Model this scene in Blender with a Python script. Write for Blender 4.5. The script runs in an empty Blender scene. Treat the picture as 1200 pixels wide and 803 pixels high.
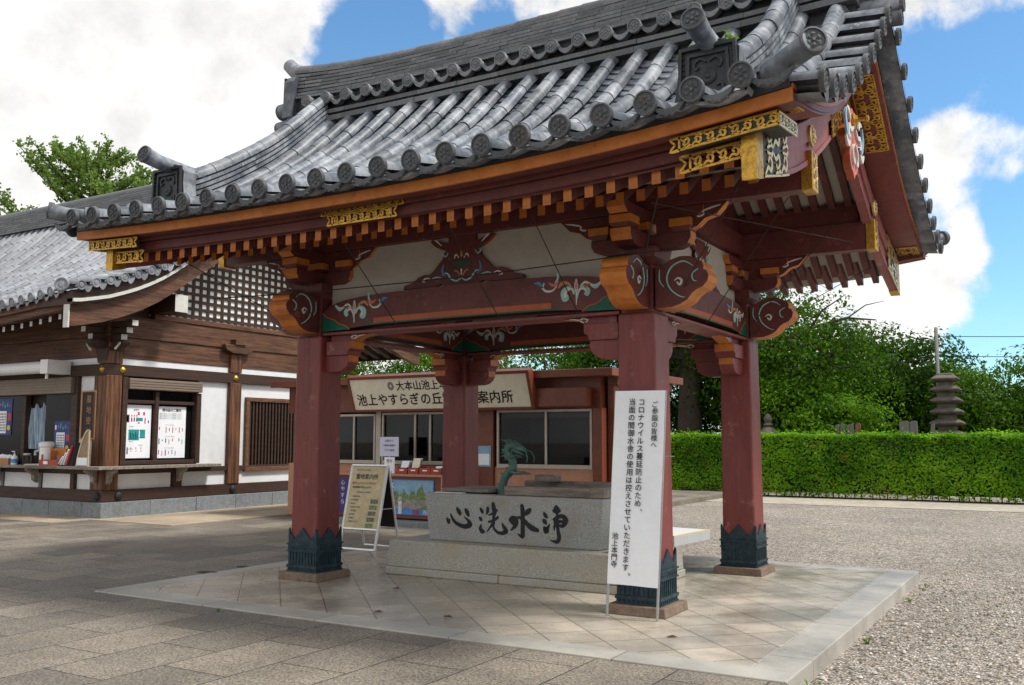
import bpy, math, random
import numpy as np
from mathutils import Vector, Matrix, Euler
random.seed(7); np.random.seed(7)
SC = bpy.context.scene
COL = SC.collection
R = math.radians
PI = math.pi

# ------------------------------------------------------------------ camera
def make_camera():
    yaw, pitch, roll = -0.5386, 0.1023, 0.0008
    f = Vector((math.sin(yaw)*math.cos(pitch), math.cos(yaw)*math.cos(pitch), math.sin(pitch)))
    r = Vector((math.cos(yaw), -math.sin(yaw), 0)); u = r.cross(f)
    r2 = r*math.cos(roll)+u*math.sin(roll); u2 = -r*math.sin(roll)+u*math.cos(roll)
    M = Matrix(((r2.x, u2.x, -f.x, 5.3955), (r2.y, u2.y, -f.y, -9.5229), (r2.z, u2.z, -f.z, 1.5473), (0, 0, 0, 1)))
    cd = bpy.data.cameras.new('camera'); co = bpy.data.objects.new('camera', cd); COL.objects.link(co)
    co.matrix_world = M
    cd.sensor_width = 36; cd.sensor_fit = 'HORIZONTAL'; cd.lens = 1099.48/1200*36
    cd.clip_start = 0.05; cd.clip_end = 3000
    SC.camera = co
    return r2, u2, f
CR, CU, CF = make_camera()

# ------------------------------------------------------------------ sun, sky, exposure
SUN_EL, SUN_AZ = R(57), R(76)           # azimuth measured from +Y towards +X
SUN_DIR = Vector((math.sin(SUN_AZ)*math.cos(SUN_EL), math.cos(SUN_AZ)*math.cos(SUN_EL), math.sin(SUN_EL)))
sl = bpy.data.lights.new('sun', 'SUN'); sl.energy = 2.9; sl.angle = R(10); sl.color = (1.0, 0.96, 0.89)
so = bpy.data.objects.new('sun', sl); COL.objects.link(so)
so.rotation_euler = SUN_DIR.to_track_quat('Z', 'Y').to_euler()
SC.view_settings.view_transform = 'Standard'
try: SC.view_settings.look = 'None'
except Exception: pass
SC.view_settings.exposure = 0.5
SC.view_settings.gamma = 1.0
SC.view_settings.use_curve_mapping = False
SC.cycles.max_bounces = 7; SC.cycles.transparent_max_bounces = 8

def make_world():
    w = bpy.data.worlds.new('World'); SC.world = w; w.use_nodes = True
    nt = w.node_tree; nt.nodes.clear(); N = nt.nodes.new; L = nt.links.new
    out = N('ShaderNodeOutputWorld'); bg = N('ShaderNodeBackground'); bg.inputs['Strength'].default_value = 0.1
    L(bg.outputs[0], out.inputs[0])
    sky = N('ShaderNodeTexSky'); sky.sky_type = 'NISHITA'; sky.sun_disc = False
    sky.sun_elevation = SUN_EL; sky.sun_rotation = SUN_AZ; sky.air_density = 1.0; sky.dust_density = 0.3; sky.ozone_density = 2.5
    tc = N('ShaderNodeTexCoord')
    nz = N('ShaderNodeTexNoise'); nz.inputs['Scale'].default_value = 6.5; nz.inputs['Detail'].default_value = 12; nz.inputs['Roughness'].default_value = 0.58; nz.inputs['Distortion'].default_value = .25
    L(tc.outputs['Generated'], nz.inputs['Vector'])
    nz2 = N('ShaderNodeTexNoise'); nz2.inputs['Scale'].default_value = 4.2; nz2.inputs['Detail'].default_value = 9; nz2.inputs['Roughness'].default_value = .58; nz2.inputs['Distortion'].default_value = .3
    L(tc.outputs['Generated'], nz2.inputs['Vector'])
    def math_(op, a, b=None, c=None, clamp=False):
        n = N('ShaderNodeMath'); n.operation = op; n.use_clamp = clamp
        for i, v in enumerate((a, b, c)):
            if v is None: continue
            if isinstance(v, (int, float)): n.inputs[i].default_value = v
            else: L(v, n.inputs[i])
        return n.outputs[0]
    def dirpx(x, y):
        return (CF + CR*((x-600)/1099.48) - CU*((y-401.5)/1099.48)).normalized()
    # (where a cloud bank stands in the sky, angular radius, weight)
    blobs = [(90, 110, 300, .60), (300, -20, 150, .34), (-200, 200, 420, .55), (520, 10, 62, .62), (645, -6, 75, .62), (580, 12, 26, -.26), (430, 430, 150, .7), (600, 440, 120, .5), (445, 60, 75, -.42), (460, 10, 40, -.3), (600, 70, 90, -.3),
             (1120, 5, 95, .34), (1135, 175, 85, .56), (1100, 215, 50, .2), (1080, 330, 75, .46), (1165, 275, 38, .2), (1200, 345, 40, .24), (1145, 232, 28, -.2), (1180, 300, 22, -.12), (1085, 78, 50, -.42), (1175, 80, 60, -.48), (1175, 395, 80, -.5), (1195, 250, 40, -.3), (1065, 265, 45, -.2), (1190, 215, 50, -.12),
             (500, -350, 300, .25), (960, 420, 200, .3), (480, 120, 70, -.25), (640, 110, 160, -.2)]
    nz3 = N('ShaderNodeTexNoise'); nz3.inputs['Scale'].default_value = 17; nz3.inputs['Detail'].default_value = 10; nz3.inputs['Roughness'].default_value = 0.62; L(tc.outputs['Generated'], nz3.inputs['Vector'])
    acc = math_('MULTIPLY_ADD', nz.outputs['Fac'], 1.9, -1.14)
    acc = math_('ADD', acc, math_('MULTIPLY_ADD', nz3.outputs['Fac'], .75, -.34))
    for (x, y, rad, wt) in blobs:
        d = dirpx(x, y); a = math.atan(rad/1150.0)
        dt = N('ShaderNodeVectorMath'); dt.operation = 'DOT_PRODUCT'; L(tc.outputs['Generated'], dt.inputs[0]); dt.inputs[1].default_value = d
        mr = N('ShaderNodeMapRange'); mr.interpolation_type = 'SMOOTHSTEP'
        mr.inputs['From Min'].default_value = math.cos(a*1.25); mr.inputs['From Max'].default_value = math.cos(a*0.15)
        mr.inputs['To Min'].default_value = 0; mr.inputs['To Max'].default_value = wt
        L(dt.outputs['Value'], mr.inputs['Value'])
        acc = math_('ADD', acc, mr.outputs['Result'])
    # cloud cover added outside the view to make the ambient light less blue
    dt = N('ShaderNodeVectorMath'); dt.operation = 'DOT_PRODUCT'; L(tc.outputs['Generated'], dt.inputs[0]); dt.inputs[1].default_value = CF
    mr = N('ShaderNodeMapRange'); mr.inputs['From Min'].default_value = .45; mr.inputs['From Max'].default_value = .74; mr.inputs['To Min'].default_value = .75; mr.inputs['To Max'].default_value = 0
    L(dt.outputs['Value'], mr.inputs['Value']); acc = math_('ADD', acc, mr.outputs['Result'])
    cov = N('ShaderNodeMapRange'); cov.interpolation_type = 'SMOOTHSTEP'
    cov.inputs['From Min'].default_value = 0.0; cov.inputs['From Max'].default_value = 0.34
    L(acc, cov.inputs['Value'])
    shade = N('ShaderNodeMapRange'); shade.inputs['From Min'].default_value = 0.36; shade.inputs['From Max'].default_value = 0.62
    shade.inputs['To Min'].default_value = 5.6; shade.inputs['To Max'].default_value = 8.7
    L(math_('ADD', math_('MULTIPLY', nz2.outputs['Fac'], .62), math_('MULTIPLY', nz3.outputs['Fac'], .38)), shade.inputs['Value'])
    cc = N('ShaderNodeMix'); cc.data_type = 'RGBA'; cc.blend_type = 'MULTIPLY'; cc.inputs['Factor'].default_value = 1
    cmb = N('ShaderNodeCombineColor'); L(shade.outputs[0], cmb.inputs[0]); L(shade.outputs[0], cmb.inputs[1]); L(shade.outputs[0], cmb.inputs[2])
    L(cmb.outputs[0], cc.inputs['A']); cc.inputs['B'].default_value = (1.0, 0.992, 0.975, 1)
    sk = N('ShaderNodeMix'); sk.data_type = 'RGBA'; sk.blend_type = 'MULTIPLY'; sk.inputs['Factor'].default_value = 1
    L(sky.outputs[0], sk.inputs['A']); sk.inputs['B'].default_value = (0.90, 1.24, 1.36, 1)
    mx = N('ShaderNodeMix'); mx.data_type = 'RGBA'
    L(cov.outputs[0], mx.inputs['Factor']); L(sk.outputs['Result'], mx.inputs['A']); L(cc.outputs['Result'], mx.inputs['B'])
    L(mx.outputs['Result'], bg.inputs['Color'])
make_world()

# ------------------------------------------------------------------ materials
def mat(name, col, rough=0.6, var=0.15, scale=6.0, bump=0.0, bscale=60.0, metal=0.0, island=0.0, col2=None, spec=0.4, stretch=None, streak=0.0, c2lo=.45, c2hi=.7, chips=None):
    m = bpy.data.materials.new(name); m.use_nodes = True
    nt = m.node_tree; N = nt.nodes.new; L = nt.links.new
    b = nt.nodes['Principled BSDF']
    b.inputs['Roughness'].default_value = rough; b.inputs['Metallic'].default_value = metal
    b.inputs['Specular IOR Level'].default_value = spec
    tc = N('ShaderNodeTexCoord'); vec = tc.outputs['Object']
    if stretch:
        mp = N('ShaderNodeMapping'); mp.inputs['Scale'].default_value = stretch; L(vec, mp.inputs['Vector']); vec = mp.outputs[0]
    nz = N('ShaderNodeTexNoise'); nz.inputs['Scale'].default_value = scale; nz.inputs['Detail'].default_value = 6; nz.inputs['Roughness'].default_value = .65
    L(vec, nz.inputs['Vector'])
    # base colour: col <-> col2 by noise, then brightness variation
    mx = N('ShaderNodeMix'); mx.data_type = 'RGBA'
    mx.inputs['A'].default_value = (*col, 1); mx.inputs['B'].default_value = (*(col2 or tuple(c*(1-var*1.6) for c in col)), 1)
    rmp = N('ShaderNodeMapRange'); rmp.inputs['From Min'].default_value = c2lo if col2 else .3; rmp.inputs['From Max'].default_value = c2hi if col2 else .72
    L(nz.outputs['Fac'], rmp.inputs['Value']); L(rmp.outputs[0], mx.inputs['Factor'])
    cur = mx.outputs['Result']
    if chips:                              # worn spots: (colour, scale, threshold)
        nc = N('ShaderNodeTexNoise'); nc.inputs['Scale'].default_value = chips[1]; nc.inputs['Detail'].default_value = 7; nc.inputs['Roughness'].default_value = .7; L(tc.outputs['Object'], nc.inputs['Vector'])
        rc = N('ShaderNodeMapRange'); rc.inputs['From Min'].default_value = chips[2]; rc.inputs['From Max'].default_value = chips[2]+.10; L(nc.outputs['Fac'], rc.inputs['Value'])
        mc = N('ShaderNodeMix'); mc.data_type = 'RGBA'; L(rc.outputs[0], mc.inputs['Factor']); L(cur, mc.inputs['A']); mc.inputs['B'].default_value = (*chips[0], 1); cur = mc.outputs['Result']
    nz2 = N('ShaderNodeTexNoise'); nz2.inputs['Scale'].default_value = scale*5.3; nz2.inputs['Detail'].default_value = 4
    L(vec, nz2.inputs['Vector'])
    r2 = N('ShaderNodeMapRange'); r2.inputs['From Min'].default_value = .3; r2.inputs['From Max'].default_value = .7
    r2.inputs['To Min'].default_value = 1-var; r2.inputs['To Max'].default_value = 1+var*.6
    L(nz2.outputs['Fac'], r2.inputs['Value'])
    fac = r2.outputs[0]
    if island:
        g = N('ShaderNodeNewGeometry'); r3 = N('ShaderNodeMapRange')
        r3.inputs['To Min'].default_value = 1-island; r3.inputs['To Max'].default_value = 1+island
        L(g.outputs['Random Per Island'], r3.inputs['Value'])
        mm = N('ShaderNodeMath'); mm.operation = 'MULTIPLY'; L(fac, mm.inputs[0]); L(r3.outputs[0], mm.inputs[1]); fac = mm.outputs[0]
    vm = N('ShaderNodeVectorMath'); vm.operation = 'SCALE'; L(cur, vm.inputs[0]); L(fac, vm.inputs['Scale'])
    L(vm.outputs[0], b.inputs['Base Color'])
    rr = N('ShaderNodeMapRange'); rr.inputs['To Min'].default_value = max(0, rough-.12); rr.inputs['To Max'].default_value = min(1, rough+.14)
    L(nz.outputs['Fac'], rr.inputs['Value']); L(rr.outputs[0], b.inputs['Roughness'])
    if bump:
        n3 = N('ShaderNodeTexNoise'); n3.inputs['Scale'].default_value = bscale; n3.inputs['Detail'].default_value = 5; L(vec, n3.inputs['Vector'])
        bp = N('ShaderNodeBump'); bp.inputs['Strength'].default_value = bump; bp.inputs['Distance'].default_value = .02
        L(n3.outputs['Fac'], bp.inputs['Height']); L(bp.outputs[0], b.inputs['Normal'])
    return m

def leafmat(name, c1, c2, trans=0.35, c3=None):
    m = bpy.data.materials.new(name); m.use_nodes = True
    nt = m.node_tree; N = nt.nodes.new; L = nt.links.new
    nt.nodes.clear()
    out = N('ShaderNodeOutputMaterial'); d = N('ShaderNodeBsdfPrincipled'); t = N('ShaderNodeBsdfTranslucent'); mx = N('ShaderNodeMixShader')
    d.inputs['Roughness'].default_value = .6; d.inputs['Specular IOR Level'].default_value = .12
    g = N('ShaderNodeNewGeometry'); tc = N('ShaderNodeTexCoord'); nz = N('ShaderNodeTexNoise'); nz.inputs['Scale'].default_value = .9; nz.inputs['Detail'].default_value = 3
    L(tc.outputs['Object'], nz.inputs['Vector'])
    a = N('ShaderNodeMath'); a.operation = 'MULTIPLY_ADD'; L(g.outputs['Random Per Island'], a.inputs[0]); a.inputs[1].default_value = .5
    s = N('ShaderNodeMapRange'); s.inputs['From Min'].default_value = .38; s.inputs['From Max'].default_value = .64; s.inputs['To Max'].default_value = .6
    L(nz.outputs['Fac'], s.inputs['Value']); L(s.outputs[0], a.inputs[2])
    mc = N('ShaderNodeMix'); mc.data_type = 'RGBA'; mc.inputs['A'].default_value = (*c1, 1); mc.inputs['B'].default_value = (*c2, 1)
    L(a.outputs[0], mc.inputs['Factor'])
    if c3:
        n3 = N('ShaderNodeTexNoise'); n3.inputs['Scale'].default_value = 1.7; n3.inputs['Detail'].default_value = 5; L(tc.outputs['Object'], n3.inputs['Vector'])
        r3 = N('ShaderNodeMapRange'); r3.inputs['From Min'].default_value = .56; r3.inputs['From Max'].default_value = .70; r3.inputs['To Max'].default_value = .75; L(n3.outputs['Fac'], r3.inputs['Value'])
        m3 = N('ShaderNodeMath'); m3.operation = 'MULTIPLY'; L(r3.outputs[0], m3.inputs[0]); L(g.outputs['Random Per Island'], m3.inputs[1])
        mb_ = N('ShaderNodeMix'); mb_.data_type = 'RGBA'; L(m3.outputs[0], mb_.inputs['Factor']); L(mc.outputs['Result'], mb_.inputs['A']); mb_.inputs['B'].default_value = (*c3, 1); mc = mb_
    L(mc.outputs['Result'], d.inputs['Base Color'])
    v = N('ShaderNodeVectorMath'); v.operation = 'MULTIPLY'; L(mc.outputs['Result'], v.inputs[0]); v.inputs[1].default_value = (1.3, 1.5, .6); L(v.outputs[0], t.inputs['Color'])
    mx.inputs[0].default_value = trans; L(d.outputs[0], mx.inputs[1]); L(t.outputs[0], mx.inputs[2]); L(mx.outputs[0], out.inputs[0])
    return m

M = {}
M['red'] = mat('maroon paint', (.115, .027, .023), .5, .18, 2.6, .08, 30, col2=(.075, .02, .018), chips=((.19, .07, .06), 6, .60))
M['barge'] = mat('faded bounce lit red board', (.29, .095, .095), .5, .15, 2.0, .06, 25, col2=(.20, .055, .055), chips=((.36, .20, .19), 4, .58))  # faded paint made paler still: bounce light is put into the colour
M['col'] = mat('column paint', (.180, .038, .034), .46, .16, 1.6, .10, 30, col2=(.128, .030, .027), stretch=(3, 3, .5), chips=((.30, .12, .11), 5, .60))
M['orange'] = mat('orange paint', (.50, .165, .028), .5, .16, 3, .05, 30, col2=(.38, .115, .022), chips=((.30, .12, .05), 9, .60))
M['rorange'] = mat('red orange paint', (.40, .085, .025), .5, .12, 3)
M['green'] = mat('green paint', (.0, .095, .06), .5, .12, 4)
M['white'] = mat('offwhite board', (.42, .385, .335), .7, .06, 2, .03, 20)
M['plaster'] = mat('white plaster', (.72, .745, .78), .8, .05, 1.2, .04, 12, col2=(.63, .64, .66), c2lo=.5, c2hi=.8)
M['pwhite'] = mat('white paint', (.62, .63, .60), .6, .1, 8)
M['cyan'] = mat('pale teal paint', (.30, .58, .55), .6, .12, 8)
M['blue'] = mat('blue paint', (.08, .22, .42), .6, .12, 8)
M['pink'] = mat('pink paint', (.55, .16, .14), .6, .12, 8)
M['tan'] = mat('ochre paint', (.48, .24, .10), .6, .12, 8)
M['gold'] = mat('gilt metal', (.60, .35, .06), .4, .3, 14, .12, 60, metal=.75, col2=(.30, .165, .03))
M['goldw'] = mat('pale gilt', (.78, .62, .3), .35, .2, 9, .05, 50, metal=.75)
M['tile'] = mat('grey roof tile', (.088, .104, .132), .42, .22, 3.0, .12, 45, island=.34, col2=(.33, .355, .39), spec=.4, c2lo=.42, c2hi=.72, chips=((.40, .40, .37), 11, .60))
M['tiled'] = mat('dark roof tile', (.105, .112, .122), .5, .25, 5, .12, 45, island=.3, col2=(.17, .17, .175), c2lo=.5, c2hi=.8)
M['crest'] = mat('weathered crest tile', (.075, .083, .096), .6, .25, 9, .1, 50, island=.3, col2=(.12, .105, .085), c2lo=.55, c2hi=.8)
M['rcrest'] = mat('ridge crest tile', (.16, .17, .19), .6, .25, 9, .1, 50, island=.25, col2=(.24, .24, .24))
M['ogre'] = mat('black tile', (.035, .04, .047), .5, .25, 9, .1, 50)
M['ltile'] = mat('pale roof tile', (.20, .215, .245), .5, .15, 2.0, .08, 30, island=.28, col2=(.30, .315, .34))
M['bronze'] = mat('patina bronze', (.016, .034, .048), .5, .3, 12, .15, 60, metal=.3, col2=(.035, .080, .098))
M['verd'] = mat('verdigris bronze', (.07, .145, .125), .6, .3, 14, .2, 60, metal=.2, col2=(.12, .21, .18))
M['plinth'] = mat('brown stone', (.20, .145, .105), .75, .25, 7, .15, 80, col2=(.12, .085, .06))
M['wood'] = mat('weathered cedar', (.18, .085, .045), .6, .4, 2.2, .15, 20, stretch=(1, 1, 5), col2=(.085, .038, .022), c2lo=.36, c2hi=.72)
M['woodx'] = mat('cedar beam', (.165, .076, .040), .6, .4, 2.6, .2, 20, stretch=(.4, .4, 7), col2=(.045, .020, .012), c2lo=.36, c2hi=.66)
M['woodv'] = mat('cedar post', (.21, .088, .038), .6, .4, 2.8, .2, 20, stretch=(8, 8, .35), col2=(.045, .018, .011), c2lo=.36, c2hi=.62)
M['woodd'] = mat('dark cedar', (.060, .030, .020), .6, .3, 3, .12, 20, stretch=(.4, .4, 5))
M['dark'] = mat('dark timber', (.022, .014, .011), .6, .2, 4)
M['woodg'] = mat('grey old timber', (.30, .265, .225), .8, .3, 3, .3, 30, stretch=(.6, 6, 6), col2=(.13, .10, .085), c2lo=.38, c2hi=.7)
M['btrim'] = mat('red brown trim', (.190, .052, .026), .4, .15, 3)
M['salmon'] = mat('salmon wall', (.48, .245, .155), .7, .08, 2)
M['alu'] = mat('champagne aluminium', (.42, .38, .32), .4, .08, 5, metal=.4)
M['silver'] = mat('brushed aluminium', (.72, .73, .75), .35, .08, 6, metal=.6)
M['steel'] = mat('grey steel', (.40, .40, .40), .4, .1, 6, metal=.6)
M['paper'] = mat('white paper', (.84, .87, .93), .7, .03, 3)
M['ink'] = mat('black ink', (.012, .012, .014), .5, .1, 6)
M['inkg'] = mat('grey ink', (.16, .16, .18), .6, .1, 6)
M['carve'] = mat('carved black lettering', (.010, .014, .020), .35, .3, 10)
M['redink'] = mat('red ink', (.55, .03, .03), .5, .1, 6)
M['magenta'] = mat('magenta ink', (.62, .07, .22), .5, .1, 6)
M['teal'] = mat('teal ink', (.03, .35, .36), .5, .2, 30)
M['navy'] = mat('navy ink', (.02, .045, .22), .5, .2, 20)
M['sblue'] = mat('sky blue print', (.06, .27, .68), .5, .05, 6)
M['lblue'] = mat('light blue print', (.26, .46, .66), .5, .2, 8)
M['violet'] = mat('violet print', (.07, .04, .24), .5, .2, 8)
M['yellow'] = mat('yellow print', (.75, .58, .03), .5, .1, 6)
M['cream'] = mat('cream signboard', (.76, .71, .58), .6, .06, 2)
M['poster'] = mat('beige poster', (.52, .43, .25), .55, .15, 3, col2=(.60, .52, .34))
M['photo1'] = mat('small photo print', (.05, .09, .05), .5, .5, 60, col2=(.40, .38, .30))
M['photo2'] = mat('garden photo print', (.10, .18, .05), .5, .5, 40, col2=(.35, .40, .18))
M['glass'] = mat('dark window glass', (.008, .009, .010), .14, .1, 3, spec=.12)
M['blackm'] = mat('matt black', (.018, .018, .02), .6, .15, 5)
M['shut'] = mat('taupe shutter', (.21, .165, .125), .5, .08, 3)
M['red2'] = mat('red lacquer', (.35, .05, .025), .4, .12, 6)
M['vwhite'] = mat('white plastic', (.78, .79, .80), .4, .04, 5)
M['lgrey'] = mat('light grey plastic', (.40, .42, .44), .5, .06, 5)
M['cable'] = mat('black cable', (.016, .014, .012), .6, .1, 5)
M['cloth'] = mat('blue white cloth', (.42, .50, .58), .8, .3, 4, stretch=(12, 1, .4), col2=(.10, .19, .30), c2lo=.42, c2hi=.6)
M['moss'] = mat('old grey stone', (.14, .125, .105), .9, .3, 4, .3, 25, col2=(.075, .068, .058))
M['bark'] = mat('bark', (.07, .052, .038), .9, .3, 5, .5, 14, stretch=(3, 3, .8))
M['leafA'] = leafmat('cherry leaf', (.014, .048, .005), (.090, .185, .012))
M['leafB'] = leafmat('dark leaf', (.009, .032, .004), (.050, .115, .010))
M['leafC'] = leafmat('bright leaf', (.038, .105, .006), (.135, .27, .015))
M['leafG'] = leafmat('ginkgo leaf', (.095, .165, .035), (.20, .29, .085), .35)
M['hedge'] = leafmat('hedge leaf', (.034, .140, .006), (.25, .47, .024), .42, (.26, .20, .045))
M['weed'] = leafmat('weed leaf', (.10, .19, .03), (.2, .3, .05))
M['dry'] = mat('dry leaf', (.10, .035, .018), .8, .2, 20)
M['hedgecore'] = mat('hedge twig core', (.022, .050, .010), .9, .3, 9)
# ------------------------------------------------------------------ mesh helper
class MB:
    def __init__(s): s.v = []; s.f = []; s.m = []
    def add(s, vs, fs, mi=0):
        o = len(s.v); s.v += [tuple(p) for p in vs]
        for i, f in enumerate(fs):
            s.f.append(tuple(o+k for k in f)); s.m.append(mi[i] if isinstance(mi, (list, tuple)) else mi)
        return s
    def box(s, x0, x1, y0, y1, z0, z1, mi=0, T=None):
        vs = [(x0, y0, z0), (x1, y0, z0), (x1, y1, z0), (x0, y1, z0), (x0, y0, z1), (x1, y0, z1), (x1, y1, z1), (x0, y1, z1)]
        if T is not None: vs = [T @ Vector(p) for p in vs]
        # order: bottom, top, -y, +x, +y, -x
        return s.add(vs, [(0, 3, 2, 1), (4, 5, 6, 7), (0, 1, 5, 4), (1, 2, 6, 5), (2, 3, 7, 6), (3, 0, 4, 7)], mi)
    def cbox(s, c, d, mi=0, T=None):
        return s.box(c[0]-d[0]/2, c[0]+d[0]/2, c[1]-d[1]/2, c[1]+d[1]/2, c[2]-d[2]/2, c[2]+d[2]/2, mi, T)
    def frus(s, x, y, z0, z1, a0, a1, mi=0, b0=None, b1=None):
        b0 = a0 if b0 is None else b0; b1 = a1 if b1 is None else b1
        vs = [(x-a0, y-b0, z0), (x+a0, y-b0, z0), (x+a0, y+b0, z0), (x-a0, y+b0, z0), (x-a1, y-b1, z1), (x+a1, y-b1, z1), (x+a1, y+b1, z1), (x-a1, y+b1, z1)]
        return s.add(vs, [(0, 3, 2, 1), (4, 5, 6, 7), (0, 1, 5, 4), (1, 2, 6, 5), (2, 3, 7, 6), (3, 0, 4, 7)], mi)
    def prism(s, poly, axis, a0, a1, ms=0, mc=None):
        mc = ms if mc is None else mc; n = len(poly)
        def P(p, a): return {'y': (p[0], a, p[1]), 'x': (a, p[0], p[1]), 'z': (p[0], p[1], a)}[axis]
        vs = [P(p, a0) for p in poly]+[P(p, a1) for p in poly]
        fs = [tuple(range(n)), tuple(range(2*n-1, n-1, -1))]; mi = [mc, mc]
        for i in range(n):
            j = (i+1) % n; fs.append((i, i+n, j+n, j)); mi.append(ms[i] if isinstance(ms, (list, tuple)) else ms)
        return s.add(vs, fs, mi)
    def tube(s, path, rad, n=8, mi=0, cap=True, up=None, half=False, squash=1.0):
        path = [Vector(p) for p in path]; k = len(path)
        if not isinstance(rad, (list, tuple)): rad = [rad]*k
        vs = []; fs = []
        ref = Vector(up) if up else None
        seg = n+1 if half else n
        for i, p in enumerate(path):
            t = (path[min(i+1, k-1)]-path[max(i-1, 0)])
            t = t.normalized() if t.length > 1e-9 else Vector((0, 0, 1))
            if ref is None: ref = Vector((0, 0, 1)) if abs(t.z) < .9 else Vector((1, 0, 0))
            a = t.cross(ref); a = a.normalized() if a.length > 1e-6 else t.orthogonal().normalized()
            b = a.cross(t).normalized()
            if not up: ref = b
            for j in range(seg):
                th = (PI*j/n) if half else 2*PI*j/n
                vs.append(p + a*(math.cos(th)*rad[i]) + b*(math.sin(th)*rad[i]*squash))
        for i in range(k-1):
            for j in range(n):
                j2 = j+1 if half else (j+1) % n
                fs.append((i*seg+j, i*seg+j2, (i+1)*seg+j2, (i+1)*seg+j))
        if cap:
            fs.append(tuple(range(seg-1, -1, -1))); fs.append(tuple((k-1)*seg+j for j in range(seg)))
        return s.add(vs, fs, mi)
    def lathe(s, prof, n=16, c=(0, 0, 0), axis=(0, 0, 1), mi=0, sq=1.0):
        q = Vector((0, 0, 1)).rotation_difference(Vector(axis)); c = Vector(c); vs = []; fs = []
        for (r, h) in prof:
            for j in range(n):
                th = 2*PI*j/n; vs.append(c+q @ Vector((r*math.cos(th), r*math.sin(th)*sq, h)))
        for i in range(len(prof)-1):
            for j in range(n): fs.append((i*n+j, i*n+(j+1) % n, (i+1)*n+(j+1) % n, (i+1)*n+j))
        fs.append(tuple(range(n-1, -1, -1))); fs.append(tuple((len(prof)-1)*n+j for j in range(n)))
        return s.add(vs, fs, mi)
    def ribbon(s, pts, w, O, U, V, Nn, th=.004, mi=0, n=6):
        """flat brush stroke through 2-D points pts with widths w, lying on plane O+u*U+v*V and standing th proud along Nn"""
        P = []; Wd = []
        k = len(pts)
        if not isinstance(w, (list, tuple)): w = [w]*k
        for i in range(k-1):           # Catmull-Rom
            p0 = pts[max(i-1, 0)]; p1 = pts[i]; p2 = pts[i+1]; p3 = pts[min(i+2, k-1)]
            for q in range(n):
                t = q/n
                P.append(tuple(.5*((2*p1[a])+(-p0[a]+p2[a])*t+(2*p0[a]-5*p1[a]+4*p2[a]-p3[a])*t*t+(-p0[a]+3*p1[a]-3*p2[a]+p3[a])*t**3) for a in (0, 1)))
                Wd.append(w[i]*(1-t)+w[i+1]*t)
        P.append(pts[-1]); Wd.append(w[-1])
        lft = []; rgt = []
        m_ = len(P)
        for i in range(m_):
            dx = P[min(i+1, m_-1)][0]-P[max(i-1, 0)][0]; dy = P[min(i+1, m_-1)][1]-P[max(i-1, 0)][1]
            l = math.hypot(dx, dy) or 1; nx, ny = -dy/l, dx/l; h = Wd[i]/2
            lft.append((P[i][0]+nx*h, P[i][1]+ny*h)); rgt.append((P[i][0]-nx*h, P[i][1]-ny*h))
        # round ends
        def capend(i, sgn):
            dx = P[min(i+1, m_-1)][0]-P[max(i-1, 0)][0]; dy = P[min(i+1, m_-1)][1]-P[max(i-1, 0)][1]
            l = math.hypot(dx, dy) or 1; tx, ty = dx/l*sgn, dy/l*sgn; h = Wd[i]/2
            return (P[i][0]+tx*h*.75, P[i][1]+ty*h*.75)
        O = Vector(O); U = Vector(U); V = Vector(V); Nn = Vector(Nn)
        def W3(p, d): return O+U*p[0]+V*p[1]+Nn*d
        vs = []; fs = []
        for i in range(m_):
            vs += [W3(lft[i], th), W3(rgt[i], th), W3(lft[i], 0), W3(rgt[i], 0)]
        for i in range(m_-1):
            a = i*4; b = a+4
            fs += [(a, b, b+1, a+1), (a+2, b+2, b, a), (a+1, b+1, b+3, a+3)]
        c0 = len(vs); vs += [W3(capend(0, -1), th), W3(capend(m_-1, 1), th)]
        e = (m_-1)*4
        fs += [(0, 1, c0), (e+1, e, c0+1)]
        return s.add(vs, fs, mi)
    def build(s, name, mats, parent=None, smooth=False, label=None, bevel=0, kind=None, angle=40, org=None):
        me = bpy.data.meshes.new(name)
        o_ = Vector(org) if org is not None else (Vector(root_of(parent).location) if parent is not None else Vector((0, 0, 0)))
        vs = [(p[0]-o_.x, p[1]-o_.y, p[2]-o_.z) for p in s.v]
        me.from_pydata(vs, [], s.f)
        if not isinstance(mats, (list, tuple)): mats = [mats]
        for m_ in mats: me.materials.append(M[m_] if isinstance(m_, str) else m_)
        me.polygons.foreach_set('material_index', [min(i, len(mats)-1) for i in s.m])
        if smooth:
            me.polygons.foreach_set('use_smooth', [True]*len(me.polygons)); me.update(); me.set_sharp_from_angle(angle=R(angle))
        me.validate(); me.update()
        o = bpy.data.objects.new(name, me); COL.objects.link(o)
        if parent is not None: o.parent = parent
        elif org is not None: o.location = o_
        if label: o['label'] = label
        if kind: o['kind'] = kind
        if bevel:
            b = o.modifiers.new('bevel', 'BEVEL'); b.width = bevel; b.segments = 2; b.limit_method = 'ANGLE'; b.angle_limit = R(40); b.harden_normals = False
        return o
def root_of(o):
    while o.parent is not None: o = o.parent
    return o
def thing(name, label, cat, loc=(0, 0, 0), group=None):
    o = bpy.data.objects.new(name, None); COL.objects.link(o); o.location = loc; o.empty_display_size = .2
    o['label'] = label; o['category'] = cat
    if group: o['group'] = group
    return o
def tag(o, label, cat, group=None):
    o['label'] = label; o['category'] = cat
    if group: o['group'] = group
    return o
def copy_tree(o, parent=None):
    c = o.copy(); COL.objects.link(c)
    if parent is not None: c.parent = parent
    for ch in [x for x in bpy.data.objects if x.parent == o]: copy_tree(ch, c)
    return c
def interp(x, xs, ys): return float(np.interp(x, xs, ys))
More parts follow.
